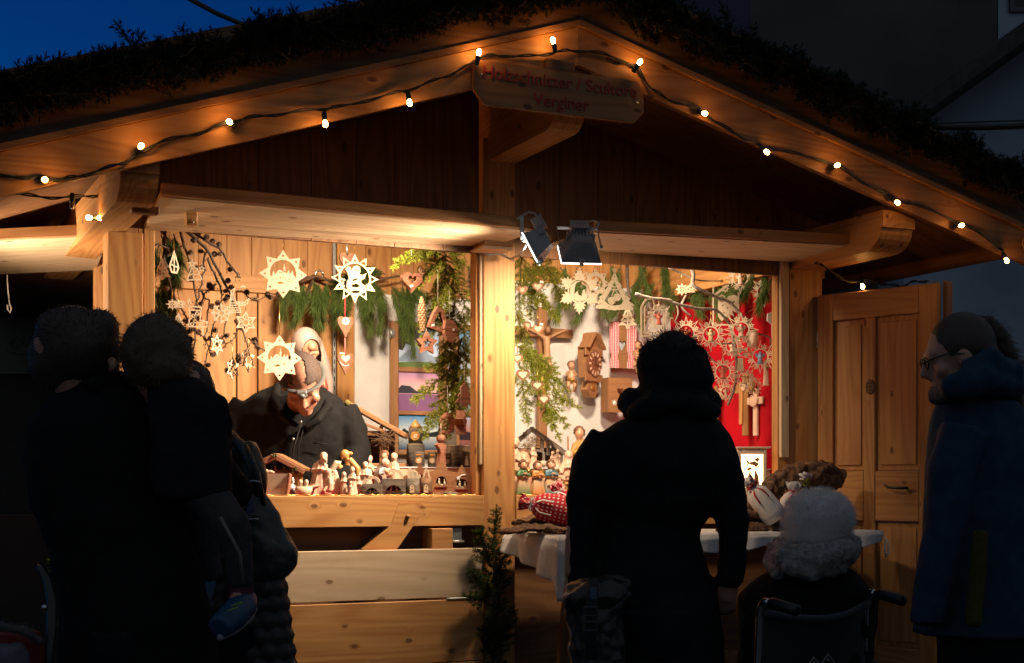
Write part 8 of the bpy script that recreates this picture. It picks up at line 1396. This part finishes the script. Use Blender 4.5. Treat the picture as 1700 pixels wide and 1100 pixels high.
for p in (HL, HRt): m.tube([BL(p, -.02, .30), BL(p, -.01, .6), BL(p, .0, p.z - .03), BL(p, .008, p.z - .008), BL(p, .022, p.z + .004), BL(p, .05, p.z + .004)], .0125, 10); m.tube([BL(p, -.02, .50), BL(p, -.42, .50), BL(p, -.50, .46), BL(p, -.56, .15)], .012, 10); m.tube([BL(p, -.02, .30), BL(p, -.42, .28), BL(p, -.42, .5)], .012, 10)
m.tube([BL(HL, -.02, .32), BL(HRt, -.42, .30)], .010, 8); m.tube([BL(HRt, -.02, .32), BL(HL, -.42, .30)], .010, 8); m.build('frame', CH, t, True)
for p in (HL, HRt): m = M(); m.tube([BL(p, .045, p.z + .004), BL(p, .06, p.z + .002), BL(p, .155, p.z - .012), BL(p, .16, p.z - .013)], [.014, .018, .018, .012], 12); m.build('handle', BLACKP, t, True)
m = M(); m.grid(lambda u, v: HL.lerp(HRt, u) * 1 - UP * (.03 + .03 * math.sin(math.pi * u) * v + .40 * (1 - v) * 1.0 + .012 * 0) + bk * (.004 + .045 * math.sin(math.pi * u) * (.4 + .6 * v)), 20, 14); bs = m.build('backrest', plain('black_nylon', (.012, .012, .014), .7), t, True); so = bs.modifiers.new('s', 'SOLIDIFY'); so.thickness = .006
m = M(); m.tube([HL.lerp(HRt, u) - UP * (.03 + .03 * math.sin(math.pi * u)) + bk * (.01 + .045 * math.sin(math.pi * u)) for u in [i / 14 for i in range(15)]], .013, 8); m.build('top_padding', plain('grey_blue_edge', (.045, .05, .065), .8), t, True)
m = M(); c = (HL + HRt) / 2; m.b2((-.2, -.2, 0), (.2, .2, .05)); m.v = [tuple(BL(c, -.22, .5) + lat * v[0] - bk * v[1] + UP * v[2]) for v in m.v]; m.build('seat', BLACKP, t, True)
for s, p in ((-1, HL), (1, HRt)):
    cw = BL(p, -.10, .30) + lat * s * .05; m = M(); m.tube([cw - bk * .285 * math.cos(a) + UP * .285 * math.sin(a) for a in [i * math.pi / 24 for i in range(49)]], .016, 10); w_ = m.build('wheel', plain('grey_tyre', (.03, .03, .03), .8), t, True); m = M(); m.tube([cw + lat * s * .03 - bk * .25 * math.cos(a) + UP * .25 * math.sin(a) for a in [i * math.pi / 24 for i in range(49)]], .009, 8)
    for i in range(10): a = i * math.pi / 5; m.tube([cw, cw - bk * .275 * math.cos(a) + UP * .275 * math.sin(a)], .002, 5)
    r_ = m.build('push_rim', CH, None); r_.parent = w_; r_.location = -c0; cw = BL(p, -.45, .08); m = M(); m.tube([cw - lat * .014, cw + lat * .014], .08, 16); m.build('caster', BLACKP, t, True)
# emblem on the back
em = bs; O = HL.lerp(HRt, .36) - UP * .222 + bk * .062; Rm = Matrix((lat, -bk, UP)).transposed()
m, q = M(), M()
for i, (x, z) in enumerate(((0, 0), (.058, .006))): m.stroke([(x, z + .05), (x + .05, z), (x, z - .05), (x - .05, z)], .003, .002, True, -.001 * i)
for x, z in ((0, .033), (0, -.034), (-.033, 0), (.092, .006), (.058, .039)): m.prism(circ(.004, 8, x, z), -.002, .001)
v, fa_ = text2d('B', .058, .003, .25, bold=.001); m.add([(a - .002, b - .001, c - .02) for a, b, c in v], fa_); q.add([(a + .056, b - .002, c - .014) for a, b, c in v], fa_)
for mm, nm, mt_ in ((m, 'emblem', plain('emblem_grey', (.35, .35, .37), .6)), (q, 'emblem_letter', plain('emblem_red', (.30, .02, .03), .6))): mm.v = [tuple(O + Rm @ Vector(v)) for v in mm.v]; e_ = mm.build(nm, mt_, None); e_.parent = bs; e_.location = -c0
# ---- stroller at the lower left corner ----------------------------------------------------------------
t = thing('stroller', 'red stroller with grey lined hood and black handle bar at the lower left', 'stroller', groundpt(20, 3.5)); f = Fig('x', '', 3.5, 20); m = M()
f.rows(m, [(1042, -20, 40, .05, 1), (1048, 0, 66, .05, 1), (1062, -5, 74, .05, 1), (1100, -8, 82, .05, 1), (1160, -10, 88, .05, 1), (1230, -10, 84, .1, 1)], 1, 28); fbuild(m, .010, 'canopy', plain('red_canvas', (.22, .008, .012), .75), t, 2, True, wob=.004); m = M(); f.limb(m, [(-60, 1050, -.07), (-10, 1038, -.06), (40, 1046, -.05), (68, 1066, -.02)], [8, 9, 8, 6], 10); cf = fbuild(m, .007, 'fur_edge', plain('grey_fleece', (.10, .09, .09), .95), t, 1, True, wob=.004, wf=40); fuzz(t, cf, 900, .014, .0005, cf.data.materials[0], 'fleece_fuzz')
m = M(); f.rows(m, [(1070, -20, 56, -.06, 1), (1085, -22, 66, -.06, 1), (1140, -24, 72, -.06, 1)], 1, 28); fbuild(m, .009, 'grey_lining', plain('grey_lining', (.09, .09, .11), .9, nz=.3, nsc=20), t, 2, True, wob=.008, wf=30)
m = M(); f.limb(m, [(60, 942, .1), (70, 946, .1), (80, 965, .08), (86, 995, .05), (86, 1030, .02), (82, 1080, 0), (78, 1180, 0), (60, 1320, .1)], [6, 8, 9, 9, 9, 8, 7, 7], 12); m.build('handle_bar', plain('glossy_black_tube', (.02, .02, .022), .2), t, True); m = M(); m.ell(f.P(74, 1008, .03), .008, 8, 6); m.build('chrome_stud', CH, t, True)
for s in (-.18, .16):
    for d in (-.2, .3): c = groundpt(20, 3.5) + RT * s + FW * d + UP * .1; m = M(); m.tube([c - RT * .02, c + RT * .02], .10, 18); m.build('wheel', BLACKP, t, True)
m = M(); c = groundpt(20, 3.5)
for s in (-.15, .13): m.tube([c + RT * s - FW * .2 + UP * .1, c + RT * s + FW * .05 + UP * .45, c + RT * s + FW * .3 + UP * .1], .010, 8)
m.build('chassis', BLACKP, t, True)
# ---- a beam over the left eave shadow and price tags on the stars -------------------------------------
